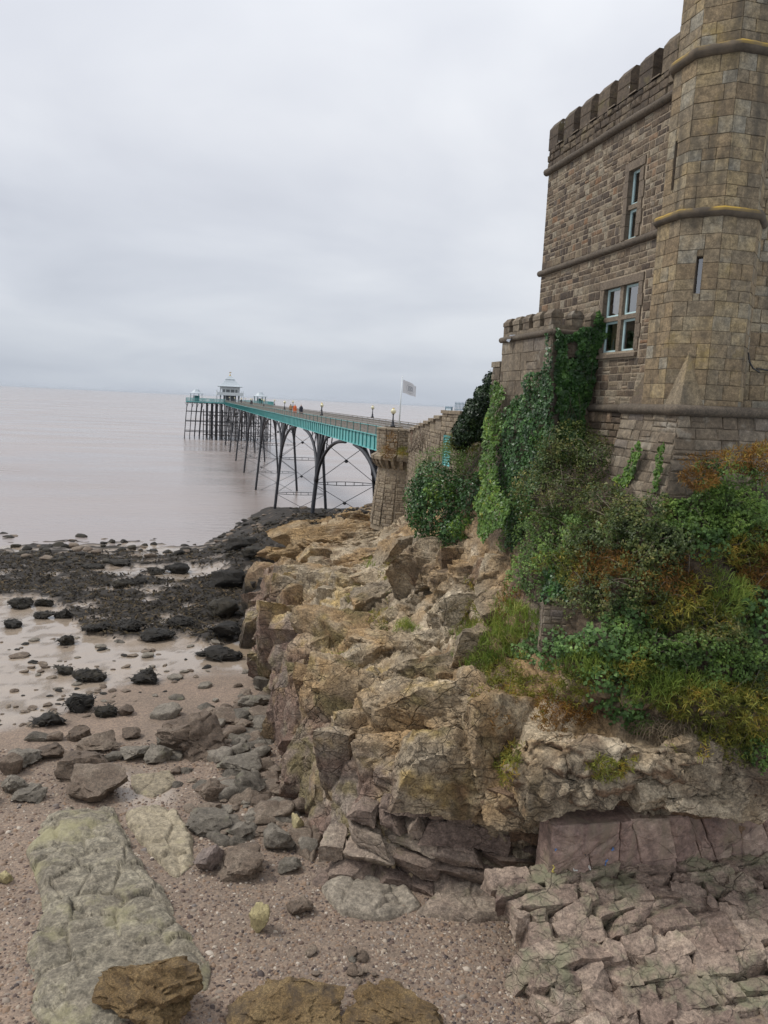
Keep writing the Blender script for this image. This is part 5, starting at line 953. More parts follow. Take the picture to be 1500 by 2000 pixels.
EX = [  # x range, y range, count, rx, ry, material: smaller faces breaking the big ones
 ((495, 560), (1130, 1330), 16, (22, 44), (26, 60), LIM), ((535, 615), (1300, 1580), 18, (22, 46), (26, 66), LIM), ((560, 760), (1090, 1240), 9, (34, 70), (14, 30), LIM), ((700, 940), (1100, 1260), 8, (36, 66), (16, 32), LIM), ((600, 720), (1240, 1420), 6, (28, 54), (22, 46), LIM), ((720, 960), (1270, 1560), 8, (32, 64), (20, 42), LIM), ((560, 750), (1002, 1085), 34, (30, 70), (7, 14), LIM), ((450, 560), (1045, 1120), 24, (20, 46), (9, 18), DARKB), ((430, 520), (1085, 1190), 16, (18, 38), (16, 34), DARKB), ((955, 1120), (1400, 1580), 8, (36, 70), (24, 46), LIM), ((1120, 1480), (1430, 1580), 9, (44, 84), (22, 42), LIM), ((830, 980), (1075, 1215), 16, (28, 56), (18, 34), LIM), ((960, 1500), (1560, 1625), 20, (26, 60), (10, 20), RUSTB)]
for (xa, xb), (ya, yb2), n_, rxr, ryr, mt in EX:
    for _ in range(n_): cblock(random.uniform(xa, xb), random.uniform(ya, yb2), random.uniform(*rxr), random.uniform(*ryr), random.uniform(.3, .6), mt, random.uniform(.6, .95), False, 8, .032, None, .10)
# bedded blocks under the big boulders: rows along the foot
uA = np.array([.915, -.40, 0]); inA = np.array([.40, .915, 0]); yawA = math.atan2(uA[1], uA[0]); z = 3.95; row = 0
while z < 6.6:
    hh_ = random.uniform(.28, .52); t = -.1 if row % 2 else -.4; lim = (z-4.0)*.0
    t += max(0, (z-4.9)*.9)
    while t < 4.5:
        w = random.uniform(.4, 1.3); c_ = np.array([3.35, 16.25, 0])+uA*(t+w/2)+inA*(.24*(z-4)+random.uniform(-.06, .12)+.22)+np.array([0, 0, z+hh_/2-.05*t]); A = axes(yawA+random.gauss(0, .05), random.gauss(.10, .04), random.gauss(.06, .03))
        V, F = ablock(c_, A, (w*.54, .36, hh_*.56), int(1000*z+100*t), 5, .022, .03, 13); crisp(obj('rock_block', V, F, BLK, cliff, rnd=random.random(), origin=c_, smooth=True)); t += w
    z += hh_; row += 1
# smooth purple wall, broken by thin joints
fracture('wall_slab', np.array([7.35, 13.66, 4.3]), np.array([1., -.02, 0]), np.array([0, -.07, 1.]), 7.5, 2.75, .7, -1.2, 23, .004, lambda x, y: .10+.06*r5.random(), .5, PUR, None, .035, .03, .010)
# stepped ledges in front of it
sl_ = R(19); dn = np.array([0, -math.cos(sl_), -math.sin(sl_)]); nn5 = np.array([0, -math.sin(sl_), math.cos(sl_)]); v = 0.0; row = 0
while v < 4.4:
    hh_ = random.uniform(.24, .46); x = 6.15+.10*v+.22*math.sin(v*2.1)-.12*(row % 2)
    while x < 14.6:
        w = random.uniform(.28, .95); c_ = np.array([x+w/2, 13.5, 5.92])+dn*(v+hh_/2)+nn5*(random.uniform(-.035, .045)-.2)+np.array([0, -.06*(x-10), 0]); A = np.array([[1, -.06, 0], nn5, -dn], float); rot = axes(random.gauss(-.02, .035), random.gauss(.03, .04), random.gauss(.05, .035)); A = A@rot.T
        V, F = ablock(c_, A, (w*.57, .30, hh_*.61), int(7000+100*x+row*13), 4, .020, .03); crisp(obj('ledge_block', V, F, BEN, cliff, rnd=random.random(), origin=c_, smooth=True)); x += w
    v += hh_; row += 1
CH = [plain('chalk_blue', (.12, .25, .55), .9), plain('chalk_pink', (.55, .2, .35), .9), plain('chalk_yellow', (.6, .5, .12), .9), plain('chalk_white', (.65, .65, .6), .9)]
for k, (x, y) in enumerate([(1085, 1662), (1098, 1672), (1080, 1690), (1150, 1690), (1182, 1690), (1186, 1712), (1160, 1716), (1128, 1700), (1200, 1660), (1104, 1650), (1170, 1740), (1190, 1730), (1142, 1668)]):
    d = ray(x, y); t = (13.36-0)/d[1]; p = np.array([0, 0, ZC])+d*t; mb = MB(); q = p.copy()
    for j in range(4): q2 = q+np.array([random.uniform(-.07, .07), 0, random.uniform(-.07, .07)]); mb.bar(q, q2, .012, .02); q = q2
    mb.build('chalk_mark', CH[k % 4], cliff)
# ================================================================== loose rocks
def rockshape(seed, sub=3, planes=13, rough=.06, sharp=.98):
    r = np.random.default_rng(seed); V, F = ICO[sub]; V = V.copy()
    for _ in range(planes):
        n = r.normal(size=3); n /= np.linalg.norm(n); c_ = r.uniform(.42, .86); d = V@n; V -= np.outer(np.maximum(d-c_, 0)*sharp, n)
    f1, f2, id_, tl = worley(V*1.9+seed*.37, seed % 90); g1, g2, i2, t2 = worley(V*4.6+seed*.11, seed % 70)
    V *= (1+rough*2.4*fbm(V*1.6+seed, 3, seed % 50)+rough*1.3*fbm(V*5.5+seed, 3, 7+seed % 50)+rough*1.6*tl+rough*.8*t2-rough*.9*(1-np.clip((f2-f1)/.15, 0, 1))**2)[:, None]; return V/np.abs(V).max(0), F
BROWN = stonemat('brown_boulder', [(0.25, (0.068, 0.048, 0.034)), (0.5, (0.141, 0.104, 0.075)), (0.75, (0.229, 0.184, 0.138))], 1.8, 0.25, 6.0, 0.88, 0.9, 0.05, fleck=.28)
GREYB = stonemat('grey_green_boulder', [(0.25, (0.070, 0.059, 0.046)), (0.5, (0.144, 0.125, 0.098)), (0.75, (0.234, 0.204, 0.163))], 1.7, 0.25, 6.0, 0.88, 0.8, 0.05, fleck=.22, lichen=((0.17, 0.17, 0.095, 1), 1.6, 0.6, 0.5))
PURB = stonemat('purple_brown_boulder', [(0.2, (0.096, 0.066, 0.060)), (0.5, (0.148, 0.108, 0.096)), (0.8, (0.200, 0.160, 0.136))], 1.4, 0.45, 6.0, 0.88, 0.9, 0.05, fleck=.25)
OCHB = stonemat('ochre_brown_boulder', [(0.25, (0.094, 0.059, 0.030)), (0.5, (0.215, 0.139, 0.060)), (0.75, (0.330, 0.231, 0.110))], 2.2, 0.25, 7.0, 0.9, 1.0, 0.10, fleck=.4, lichen=((0.085, 0.062, 0.045, 1), 1.7, 0.52, 0.75))
PALE = stonemat('pale_green_slab', [(0.25, (0.125, 0.103, 0.075)), (0.5, (0.205, 0.178, 0.132)), (0.75, (0.290, 0.258, 0.190))], 1.1, 0.2, 4.0, 0.88, 1.0, 0.08, fleck=.35, lichen=((0.345, 0.315, 0.175, 1), 0.6, 0.53, 0.75))
YELL = stonemat('pale_yellow_rock', [(0.2, (0.30, 0.25, 0.125)), (0.8, (0.43, 0.37, 0.21))], 1.5, 0.3, 8.0, 0.9, 0.8, 0.04, fleck=.2)
WEEDM = stonemat('bladder_wrack', [(0.2, (0.009, 0.007, 0.005)), (0.5, (0.022, 0.017, 0.010)), (0.8, (0.055, 0.043, 0.022))], 3.0, 0.4, 14.0, 0.72, 1.0, 0.08, fleck=.5)
MATS = {'b': BROWN, 'g': GREYB, 'p': PURB, 'o': OCHB, 'w': WEEDM, 'y': YELL}
def fronds(mb, C_, n, sp, L_, r, up=.06):
    """drooping weed straps"""
    for _ in range(n):
        p = C_+r.normal(size=3)*sp; a = r.uniform(0, 2*math.pi); d = np.array([math.cos(a), math.sin(a), 0]); s_ = np.array([-d[1], d[0], 0])*L_*r.uniform(.06, .14); q = p+d*L_*.5+[0, 0, up*r.random()]; e = p+d*L_*r.uniform(.8, 1.2)-[0, 0, up*r.random()]
        mb.add([p-s_, p+s_, q+s_, q-s_, e], [(0, 1, 2, 3), (3, 2, 4)], r.random())
def boulder(x, y, w, h, k, name, label, cat='boulder', group=None, seed=None, sub=3, flat=.62, sink=.22, rot=None):
    seed = seed if seed is not None else int(x*7+y*3); r = np.random.default_rng(seed); g_ = ground(x, y+h*.28); p = g_[0]; s = g_[2]/FPX*.97
    V, F = rockshape(seed, sub, 15 if k != 'w' else 7, .085 if k not in 'wo' else .13); W_ = w*s/2; dep = W_*r.uniform(.7, .95); hz = h*s*(.82 if k == 'o' else flat if k == 'w' else .82)*.62
    a = rot if rot is not None else r.uniform(-.3, .3); fx = np.array([math.cos(-YAW+a), math.sin(-YAW+a), 0]); fy = np.array([-fx[1], fx[0], 0])
    c_ = p+np.array([math.sin(YAW), math.cos(YAW), 0])*dep*.25+[0, 0, hz*(1-2*sink)]
    Q = c_+V[:, 0:1]*W_*fx+V[:, 1:2]*dep*fy+V[:, 2:3]*np.array([0, 0, hz])
    if k == 'w':
        t = tag(obj(name, Q, F, MATS[k], smooth=True, rnd=r.random()), label, cat, group); mb = MB(); N_ = int(min(260, 40+W_*hz*500))
        for i in r.integers(0, len(Q), N_):
            if Q[i, 2] > c_[2]-hz*.5: fronds(mb, Q[i]+np.array([0, 0, .01]), 1, .01, min(.28, W_*.6), r, .05)
        if mb.V: mb.build('fronds', WEEDM, t)
        return t
    return tag(crisp(obj(name, Q, F, MATS[k], smooth=True, rnd=r.random())), label, cat, group)
B_ = [ # x, y, w, h, kind, label
 (383, 1448, 160, 86, 'b', 'longest brown boulder, lying on the shingle just left of the cliff foot'), (172, 1542, 130, 66, 'b', 'smooth dark brown boulder directly behind the big pale green slab'), (150, 1500, 105, 56, 'b', 'sloping brown boulder touching the back of the smooth dark one'), (193, 1450, 80, 42, 'b', 'angular brown boulder behind the sloping one, left of the longest boulder'),
 (152, 1436, 56, 28, 'b', 'low brown boulder between wet mud and the shingle, left of a weedy rock'), (265, 1472, 64, 32, 'g', 'grey flat rock wedged against the left end of the longest boulder'), (305, 1478, 58, 40, 'g', 'blocky grey rock leaning on the front of the longest boulder'), (322, 1447, 60, 36, 'g', 'pale grey rock tucked behind the left end of the longest boulder'), (228, 1478, 45, 22, 'g', 'small pale rock beside the flat grey one'),
 (415, 1548, 62, 46, 'b', 'rough brown boulder in the middle of the shingle, left of the cliff toe'), (487, 1540, 62, 56, 'g', 'upright grey boulder beside the rough brown one near the cliff toe'), (410, 1583, 54, 30, 'b', 'low brown boulder in front of the rough brown one'), (475, 1500, 96, 32, 'g', 'long flat grey slab lying against the cliff toe'), (408, 1612, 90, 36, 'g', 'flat grey-green rock beside the pale ledge'), (466, 1628, 50, 34, 'g', 'olive rock between the flat grey-green rock and the dark one'),
 (536, 1642, 84, 62, 'g', 'dark grey block at the corner of the cliff'), (408, 1682, 62, 62, 'p', 'purple striped boulder leaning on the brown one on the shingle'), (472, 1692, 98, 66, 'b', 'rounded brown boulder standing clear on the shingle'), (560, 1692, 56, 30, 'g', 'low mossy green rock next to the rounded brown boulder'), (580, 1775, 60, 34, 'b', 'small pale jagged rock lying alone before the fractured ledge'), (510, 1470, 46, 30, 'g', 'green-tinted rock at the cliff toe behind the long flat slab'), (465, 1465, 44, 26, 'g', 'grey rock between the longest boulder and the cliff'),
 (500, 1372, 70, 30, 'g', 'grey rock at the foot of the sea face, by the mud edge'), (470, 1400, 56, 24, 'g', 'flat pale rock left of the sea face, one of a loose row'), (430, 1395, 60, 26, 'b', 'brown rock behind the longest boulder in a loose row'), (512, 1338, 50, 36, 'g', 'pale block at the foot of the sea face beside the tide pool'), (470, 1372, 36, 20, 'b', 'small brown rock in the loose row below the sea face'), (515, 1412, 46, 24, 'g', 'dull grey rock close against the sea face'), (408, 1412, 40, 18, 'b', 'low brown rock above the longest boulder'), (520, 1305, 0, 0, '', ''),
 (35, 1485, 70, 40, 'g', 'grey-green boulder near the left edge among brown ones'), (95, 1470, 60, 34, 'b', 'brown boulder left of the low brown one, near the left edge'), (20, 1535, 60, 36, 'g', 'grey boulder cut by the left edge beside the shingle'), (60, 1555, 66, 30, 'g', 'flat grey boulder by the left edge, behind the pale slab'), (18, 1500, 50, 44, 'b', 'dark boulder cut by the left edge'), (110, 1440, 40, 20, 'b', 'small brown boulder on the mud edge'), (250, 1435, 50, 20, 'b', 'flat brown rock on the shingle behind the grey ones'), (245, 1390, 34, 20, 'b', 'small rounded brown rock where shingle meets mud'), (70, 1440, 44, 22, 'g', 'low grey rock on the mud edge by the left side'),
 (290, 1945, 196, 128, 'o', 'jagged dark ochre boulder in front of the pale slab at the bottom edge'), (545, 1990, 216, 84, 'o', 'broad ochre boulder cut by the bottom edge, left of its neighbour'), (785, 1992, 196, 78, 'o', 'ochre boulder cut by the bottom edge, nearest the fractured ledge'),
 (505, 1800, 44, 66, 'y', 'small pale yellow rock poking through the shingle'), (10, 1715, 30, 30, 'y', 'pale yellow rock cut by the left edge'), (578, 1610, 30, 40, 'y', 'narrow yellow-crusted rock by the cliff corner'), (600, 1655, 40, 30, 'g', 'small grey block right of the mossy rock'), (585, 1580, 50, 40, 'b', 'brown block at the base of the orange rock column'), (-70, 1560, 90, 50, 'b', 'brown boulder just beyond the left edge of the shingle'), (-150, 1500, 80, 44, 'g', 'grey boulder well beyond the left edge of the shingle')]
for (x, y, w, h, k, lb) in B_:
    if k: boulder(x, y, w, h, k, 'boulder', lb, sub=5 if w > 150 else 4 if w > 50 else 3)
WR = [(285, 1324, 58, 36, 'round weed-covered rock standing alone on the wet mud edge'), (155, 1378, 52, 40, 'black weedy rock at the edge of the shingle, left of centre'), (172, 1322, 62, 28, 'wide weedy rock left of the lone round one'), (124, 1310, 42, 20, 'low weedy rock touching the wide weedy one'), (95, 1408, 56, 30, 'dark rock with green weed beside brown stones'), (206, 1392, 42, 26, 'brown-and-black weedy rock right of the black one'), (125, 1252, 36, 24, 'small weedy rock alone on the wet mud'), (126, 1200, 42, 26, 'dark rounded weedy rock in front of the weed bed'), (40, 1180, 52, 26, 'weedy rock near the left edge in front of the weed bed'), (82, 1178, 40, 20, 'weedy rock paired with the one near the left edge'), (18, 1220, 42, 20, 'weedy rock cut by the left edge on the mud'), (86, 1202, 40, 20, 'low weedy rock left of the rounded one'), (300, 1242, 78, 30, 'long weedy mound at the front of the weed bed'), (190, 1225, 62, 26, 'weedy mound at the left front of the weed bed'), (255, 1222, 70, 30, 'weedy mound between two others along the front of the weed bed'), (350, 1215, 60, 28, 'weedy mound towards the cliff along the front of the weed bed'), (435, 1232, 76, 44, 'tall weedy mound against the foot of the sea face'), (430, 1278, 84, 30, 'straggling weed clump in the tide pool'), (398, 1275, 34, 18, 'small weed clump left of the straggling one in the pool'), (345, 1110, 54, 28, 'brown rock half covered in weed in the shallow pools'), (240, 1140, 44, 24, 'dark boulder rising from the weed bed'), (270, 1135, 34, 18, 'smaller dark rock right of the boulder in the weed bed'), (300, 1115, 44, 18, 'low dark rock in the shallow pools'), (60, 1042, 24, 10, 'brown rock awash in the shallows at the left'), (440, 1190, 80, 50, 'big weedy hump below the corner of the sea face'), (470, 1060, 70, 40, 'dark weedy block at the outer end of the headland'), (500, 1080, 60, 30, 'brown and black block beside the weedy block on the headland'), (490, 1258, 34, 26, 'grey stone by the weedy mound and the pool'), (440, 1130, 80, 60, 'wide weed-hung rock shoulder below the headland'), (232, 1100, 40, 14, 'flat dark rock at the back of the weed bed'), (180, 1108, 50, 12, 'low dark ridge at the back of the weed bed by the pools')]
for (x, y, w, h, lb) in WR: boulder(x, y, w, h, 'w', 'weedy_rock', lb, 'rock', 'weed-covered rocks on the foreshore', flat=.7)
# countless-looking but countable reef stones
PR = []
for k in range(8):
    V, F = rockshape(900+k, 2, 9, .08); me_ = raw_mesh('reef_stone', V, F, smooth=True, rnd=random.random()); me_.materials.append(WEEDM if k < 6 else BROWN); PR.append(me_)
reg = [([(400, 1075), (470, 1015), (560, 993), (745, 984), (748, 1006), (610, 1022), (500, 1042), (470, 1090)], 170, (6, 15)), ([(0, 1040), (120, 1045), (260, 1060), (400, 1040), (470, 1010), (470, 1030), (380, 1080), (150, 1110), (0, 1085)], 90, (8, 22))]
for poly, n_, wr in reg:
    xs_ = [p[0] for p in poly]; ys_ = [p[1] for p in poly]; c_ = 0
    while c_ < n_:
        x, y = random.uniform(min(xs_), max(xs_)), random.uniform(min(ys_), max(ys_))
        if not inpoly(np.array([x]), np.array([y]), poly)[0]: continue
        g_ = ground(x, y); c_ += 1
        if g_ is None: continue
        s = g_[2]/FPX; w = random.uniform(*wr)*s*.6; far = poly is reg[0][0]
        o = inst(PR[random.randrange(8)], 'reef_stone', g_[0]+np.array([0, 0, w*.12]), None, (0, 0, random.uniform(0, 6.3)), (w, w*random.uniform(.6, 1), w*random.uniform(.35, .6)))
        tag(o, 'small dark stone of the tidal reef beneath the pier' if far else 'small dark stone scattered along the muddy water line', 'stone', 'stones of the reef under the pier' if far else 'stones along the water line')
# mud-flat stones
c_ = 0; MS = []
for k in range(6): V, F = rockshape(940+k, 3, 14, .07); me_ = raw_mesh('mud_stone', V, F, smooth=True, rnd=random.random()); me_.materials.append((BROWN, BROWN, GREYB, WEEDM, BROWN, GREYB)[k]); MS.append(me_)
while c_ < 130:
    x, y = random.uniform(-5, 500), random.uniform(1245, 1440)
    if y > np.interp(x, [0, 120, 230, 420, 520], [1450, 1420, 1380, 1330, 1350]): continue
    g_ = ground(x, y); c_ += 1; w = random.uniform(4, 14)*g_[2]/FPX*(1.3 if random.random() < .1 else .8)
    tag(inst(MS[random.randrange(6)], 'mud_stone', g_[0]+np.array([0, 0, w*.1]), None, (0, 0, random.uniform(0, 6.3)), (w, w*random.uniform(.5, 1), w*random.uniform(.2, .45))), 'small stone half sunk in the wet mud flat', 'stone', 'stones on the mud flat')
for k in range(14): # loose handful on the shingle
    x, y = 690+random.gauss(0, 32), 1890+random.gauss(0, 20); g_ = ground(x, y); w = random.uniform(7, 15)*g_[2]/FPX
    tag(inst(MS[random.choice((0, 1, 2, 4))], 'loose_stone', g_[0]+np.array([0, 0, w*.25]), None, (0, 0, random.uniform(0, 6.3)), (w, w*.8, w*.6)), 'fist-sized loose stone in the little heap on the open shingle', 'stone', 'handful of stones on the shingle')
for k in range(150):
    x, y = random.gauss(470, 55), random.uniform(1340, 1640)
    if x > 540+.2*(y-1400) or x < 300: continue
    g_ = ground(x, y); w = random.uniform(7, 20)*g_[2]/FPX*(2.0 if random.random() < .14 else 1)
    tag(inst(MS[random.choice((0, 1, 2, 4, 5))], 'toe_stone', g_[0]+np.array([0, 0, w*.15]), None, (0, 0, random.uniform(0, 6.3)), (w, w*.8, w*random.uniform(.35, .6))), 'small stone in the rubble along the toe of the sea face', 'stone', 'rubble at the cliff toe')
# slabs
def slab(poly, th, mat, name, label, seed, rough=.1, nr=26, nb=120):
    G = np.array([gpt(x, y) for x, y in poly]); n_ = len(G); L_ = [0]
    for i in range(n_): L_.append(L_[-1]+np.linalg.norm(G[(i+1) % n_]-G[i]))
    ts = np.linspace(0, L_[-1], nb, endpoint=False); E_ = np.vstack([G, G[:1]]); B = np.stack([np.interp(ts, L_, E_[:, k]) for k in range(3)], 1); B = np.stack([np.convolve(np.concatenate([B[-3:, k], B[:, k], B[:3, k]]), np.ones(7)/7, 'valid') for k in range(3)], 1)
    B += .10*np.stack([fbm(B*1.5, 3, seed), fbm(B*1.5+40, 3, seed), 0*ts], 1); c_ = B.mean(0); V = []
    for i in range(nr):
        f = 1-(i/(nr-1))**1.15*.995; q = c_+(B-c_)*f; e = min(1, (1-f)*5+(i > 0)*.25); q[:, 2] = zb(q[:, 0], q[:, 1])+(-.25 if i == 0 else th*e); V.append(q)
    V = np.vstack(V); P_ = V*1.0; inner = np.repeat((np.arange(nr) > 0).astype(float), nb)
    f1, f2, id_, tl = worley(P_*np.array([1.3, 1.3, 1]), seed); V[:, 2] += inner*(rough*1.3*fbm(P_*1.1, 4, seed+1)+rough*.6*fbm(P_*4, 3, seed+2)+rough*1.2*tl-rough*.9*(1-np.clip((f2-f1)/.15, 0, 1))**2)
    F = [(i*nb+k, i*nb+(k+1) % nb, (i+1)*nb+(k+1) % nb, (i+1)*nb+k) for i in range(nr-1) for k in range(nb)]
    return tag(obj(name, V, np.array(F), mat, smooth=True, rnd=random.random()), label, 'rock')
slab([(45, 1650), (95, 1590), (150, 1575), (215, 1578), (240, 1620), (262, 1668), (300, 1715), (345, 1790), (372, 1830), (415, 1895), (408, 1945), (360, 1935), (300, 1960), (240, 2020), (120, 2030), (58, 1990), (60, 1930), (45, 1860), (85, 1790), (70, 1720)], .22, PALE, 'rock_slab', 'broad pale green-grey rock slab lying on the shingle in the lower left', 5, .10, 60, 240)
slab([(236, 1590), (280, 1570), (345, 1585), (380, 1640), (382, 1690), (345, 1722), (310, 1690), (275, 1650)], .16, YELL if False else stonemat('cream_ledge', [(0.2, (0.20, 0.165, 0.112)), (0.8, (0.33, 0.28, 0.195))], 1.0, .3, 5, .9, .8, .05, lichen=((.42, .38, .2, 1), 1.2, .58, .6)), 'rock_ledge', 'thin cream rock ledge beside the pale green slab', 9, .09)
slab([(255, 1515), (330, 1505), (350, 1530), (300, 1560), (262, 1550)], .08, bpy.data.materials['cream_ledge'], 'rock_ledge', 'small wet cream ledge below the longest boulder', 12, .05)
slab([(490, 1570), (545, 1560), (590, 1585), (580, 1610), (520, 1612)], .14, GREYB, 'rock_ledge', 'flat greenish ledge in front of the orange rock column', 13, .07)
slab([(620, 1735), (690, 1715), (800, 1735), (830, 1775), (760, 1800), (660, 1790)], .22, stonemat('pale_grey_ledge', [(0.2, (0.17, 0.143, 0.108)), (0.8, (0.29, 0.25, 0.195))], 1.1, .3, 6, .9, .9, .05), 'rock_ledge', 'pale fractured ledge at the foot of the cliff blocks', 14, .09)
slab([(805, 1790), (880, 1740), (1000, 1740), (1010, 1800), (930, 1805)], .26, BLK, 'rock_ledge', 'pinkish pointed ledge between pale ledge and cliff corner', 15, .07)
slab([(385, 1625), (440, 1596), (505, 1600), (500, 1640), (430, 1655)], .12, GREYB, 'rock_ledge', 'half-buried grey ledge between the flat grey-green rock and the cliff corner', 16, .08)
slab([(430, 1545), (470, 1515), (545, 1510), (560, 1545), (500, 1570), (450, 1572)], .14, BROWN, 'rock_ledge', 'half-buried brown ledge joining the cliff toe behind the upright grey boulder', 17, .08)
slab([(440, 1440), (475, 1425), (530, 1425), (535, 1455), (480, 1462)], .12, GREYB, 'rock_ledge', 'half-buried grey ledge at the cliff toe right of the longest boulder', 18, .07)
slab([(560, 1625), (600, 1600), (630, 1640), (610, 1690), (575, 1670)], .16, BROWN, 'rock_ledge', 'brown ledge under the orange rock column at the cliff corner', 19, .08)
# tide pools
POOLM = plain('muddy_pool_water', (.26, .20, .14), .04, .05, 2, .02, IOR=1.33)
def pool(poly, dzz, label):
    G = [gpt(x, y) for x, y in poly]; z = min(g_[2] for g_ in G)*.35+.65*np.mean([g_[2] for g_ in G])+dzz; c_ = np.mean(G, 0); V = [(g_[0], g_[1], z) for g_ in G]; o = obj('tide_pool', np.array(V), [tuple(range(len(V)))], POOLM); tag(o, kind='structure')
pool([(385, 1300), (400, 1272), (450, 1262), (495, 1250), (510, 1290), (505, 1310), (440, 1318)], .05, '')
# seaweed cover
r6 = np.random.default_rng(66); mb = MB()
near = WEEDPT[(WEEDPT[:, 1] < 75) & (WEEDPT[:, 0] > -28)]
V_ = []; F_ = []; RN = []
nW_ = 26000; P0 = near[r6.integers(0, len(near), nW_)]+np.stack([r6.normal(0, .25, nW_), r6.normal(0, .3, nW_), np.zeros(nW_)], 1); P0[:, 2] += .02
A = r6.uniform(0, 2*math.pi, nW_); L_ = r6.uniform(.18, .5, nW_); Dd = np.stack([np.cos(A), np.sin(A), 0*A], 1); Sd = np.stack([-np.sin(A), np.cos(A), 0*A], 1)*(L_*r6.uniform(.08, .2, nW_))[:, None]
mid = P0+Dd*(L_*.5)[:, None]; mid[:, 2] += r6.uniform(.02, .14, nW_); end = P0+Dd*L_[:, None]; end[:, 2] += r6.uniform(-.03, .1, nW_)
Vw = np.stack([P0-Sd, P0+Sd, mid+Sd, mid-Sd, end+Sd*.6, end-Sd*.6], 1).reshape(-1, 3); bI = np.arange(nW_)[:, None]*6; Fw = np.concatenate([bI+np.array([[0, 1, 2, 3]]), bI+np.array([[3, 2, 4, 5]])], 0)
wl = leafmat('wrack_straps', [(0.0, (0.008, 0.006, 0.004)), (0.5, (0.022, 0.017, 0.010)), (0.85, (0.060, 0.045, 0.022)), (1.0, (0.12, 0.085, 0.048))], .7, .1, .12)
tag(obj('seaweed', Vw, Fw, wl, rnd=np.repeat(r6.random(nW_), 6), origin=(0, 45, 0)), 'dark brown bladder wrack covering the flat rocks of the foreshore', 'seaweed', kind='stuff')
# pebbles
n_ = 72000; U1 = r6.random(n_); Yp = 10.2+16*U1**1.5; Xp = r6.uniform(-.62, .75, n_)*Yp*1.1+0.3; Pp = np.stack([Xp, Yp, np.zeros(n_)], 1); qx, qy = proj(np.stack([Xp, Yp, zb(Xp, Yp)], 1)); ok = (qx > -330) & (qx < 1120) & (qy < 2060) & (Xp < 7.6); Pp = Pp[ok]; zz_ = []
for p in Pp: h = beach_bvh.ray_cast(Vector((p[0], p[1], 9)), Vector((0, 0, -1))); zz_.append(h[0].z if h[0] is not None else 0)
Pp[:, 2] = zz_; n_ = len(Pp); oc = np.array([(1, 0, 0), (0, 1, 0), (-1, 0, 0), (0, -1, 0), (0, 0, 1), (.5, .5, .62), (-.5, .5, .6), (-.5, -.5, .62), (.5, -.5, .58)], float)
of = np.array([(0, 1, 5), (1, 2, 6), (2, 3, 7), (3, 0, 8), (0, 5, 8), (1, 6, 5), (2, 7, 6), (3, 8, 7), (5, 6, 4), (6, 7, 4), (7, 8, 4), (8, 5, 4)])
R_ = r6.lognormal(math.log(.024), .42, n_); R_ = np.clip(R_*(1+.02*(Pp[:, 1]-11)), .01, .09); A = r6.uniform(0, 6.28, n_); sx, sy, sz = R_*r6.uniform(.8, 1.3, n_), R_*r6.uniform(.6, 1.0, n_), R_*r6.uniform(.5, .8, n_)
O_ = oc[None]+r6.normal(0, .10, (n_, 9, 3)); X_ = O_[:, :, 0]*sx[:, None]; Y_ = O_[:, :, 1]*sy[:, None]; ca, sa = np.cos(A)[:, None], np.sin(A)[:, None]
Vp = np.stack([X_*ca-Y_*sa, X_*sa+Y_*ca, O_[:, :, 2]*sz[:, None]], 2)+Pp[:, None]+np.array([0, 0, -.004]); Fp = (np.arange(n_)[:, None, None]*9+of[None]).reshape(-1, 3)
pbm = leafmat('mixed_shingle', [(0.0, (0.050, 0.040, 0.038)), (0.2, (0.115, 0.080, 0.066)), (0.42, (0.200, 0.140, 0.100)), (0.6, (0.255, 0.170, 0.110)), (0.75, (0.175, 0.152, 0.138)), (0.9, (0.32, 0.255, 0.19)), (1.0, (0.47, 0.41, 0.34))], .75, 0.0)
tag(obj('pebbles', Vp.reshape(-1, 3), Fp, pbm, smooth=True, rnd=np.repeat(r6.random(n_), 9), origin=(3, 15, 4)), 'pinkish brown shingle pebbles covering the upper beach', 'pebbles', kind='stuff')
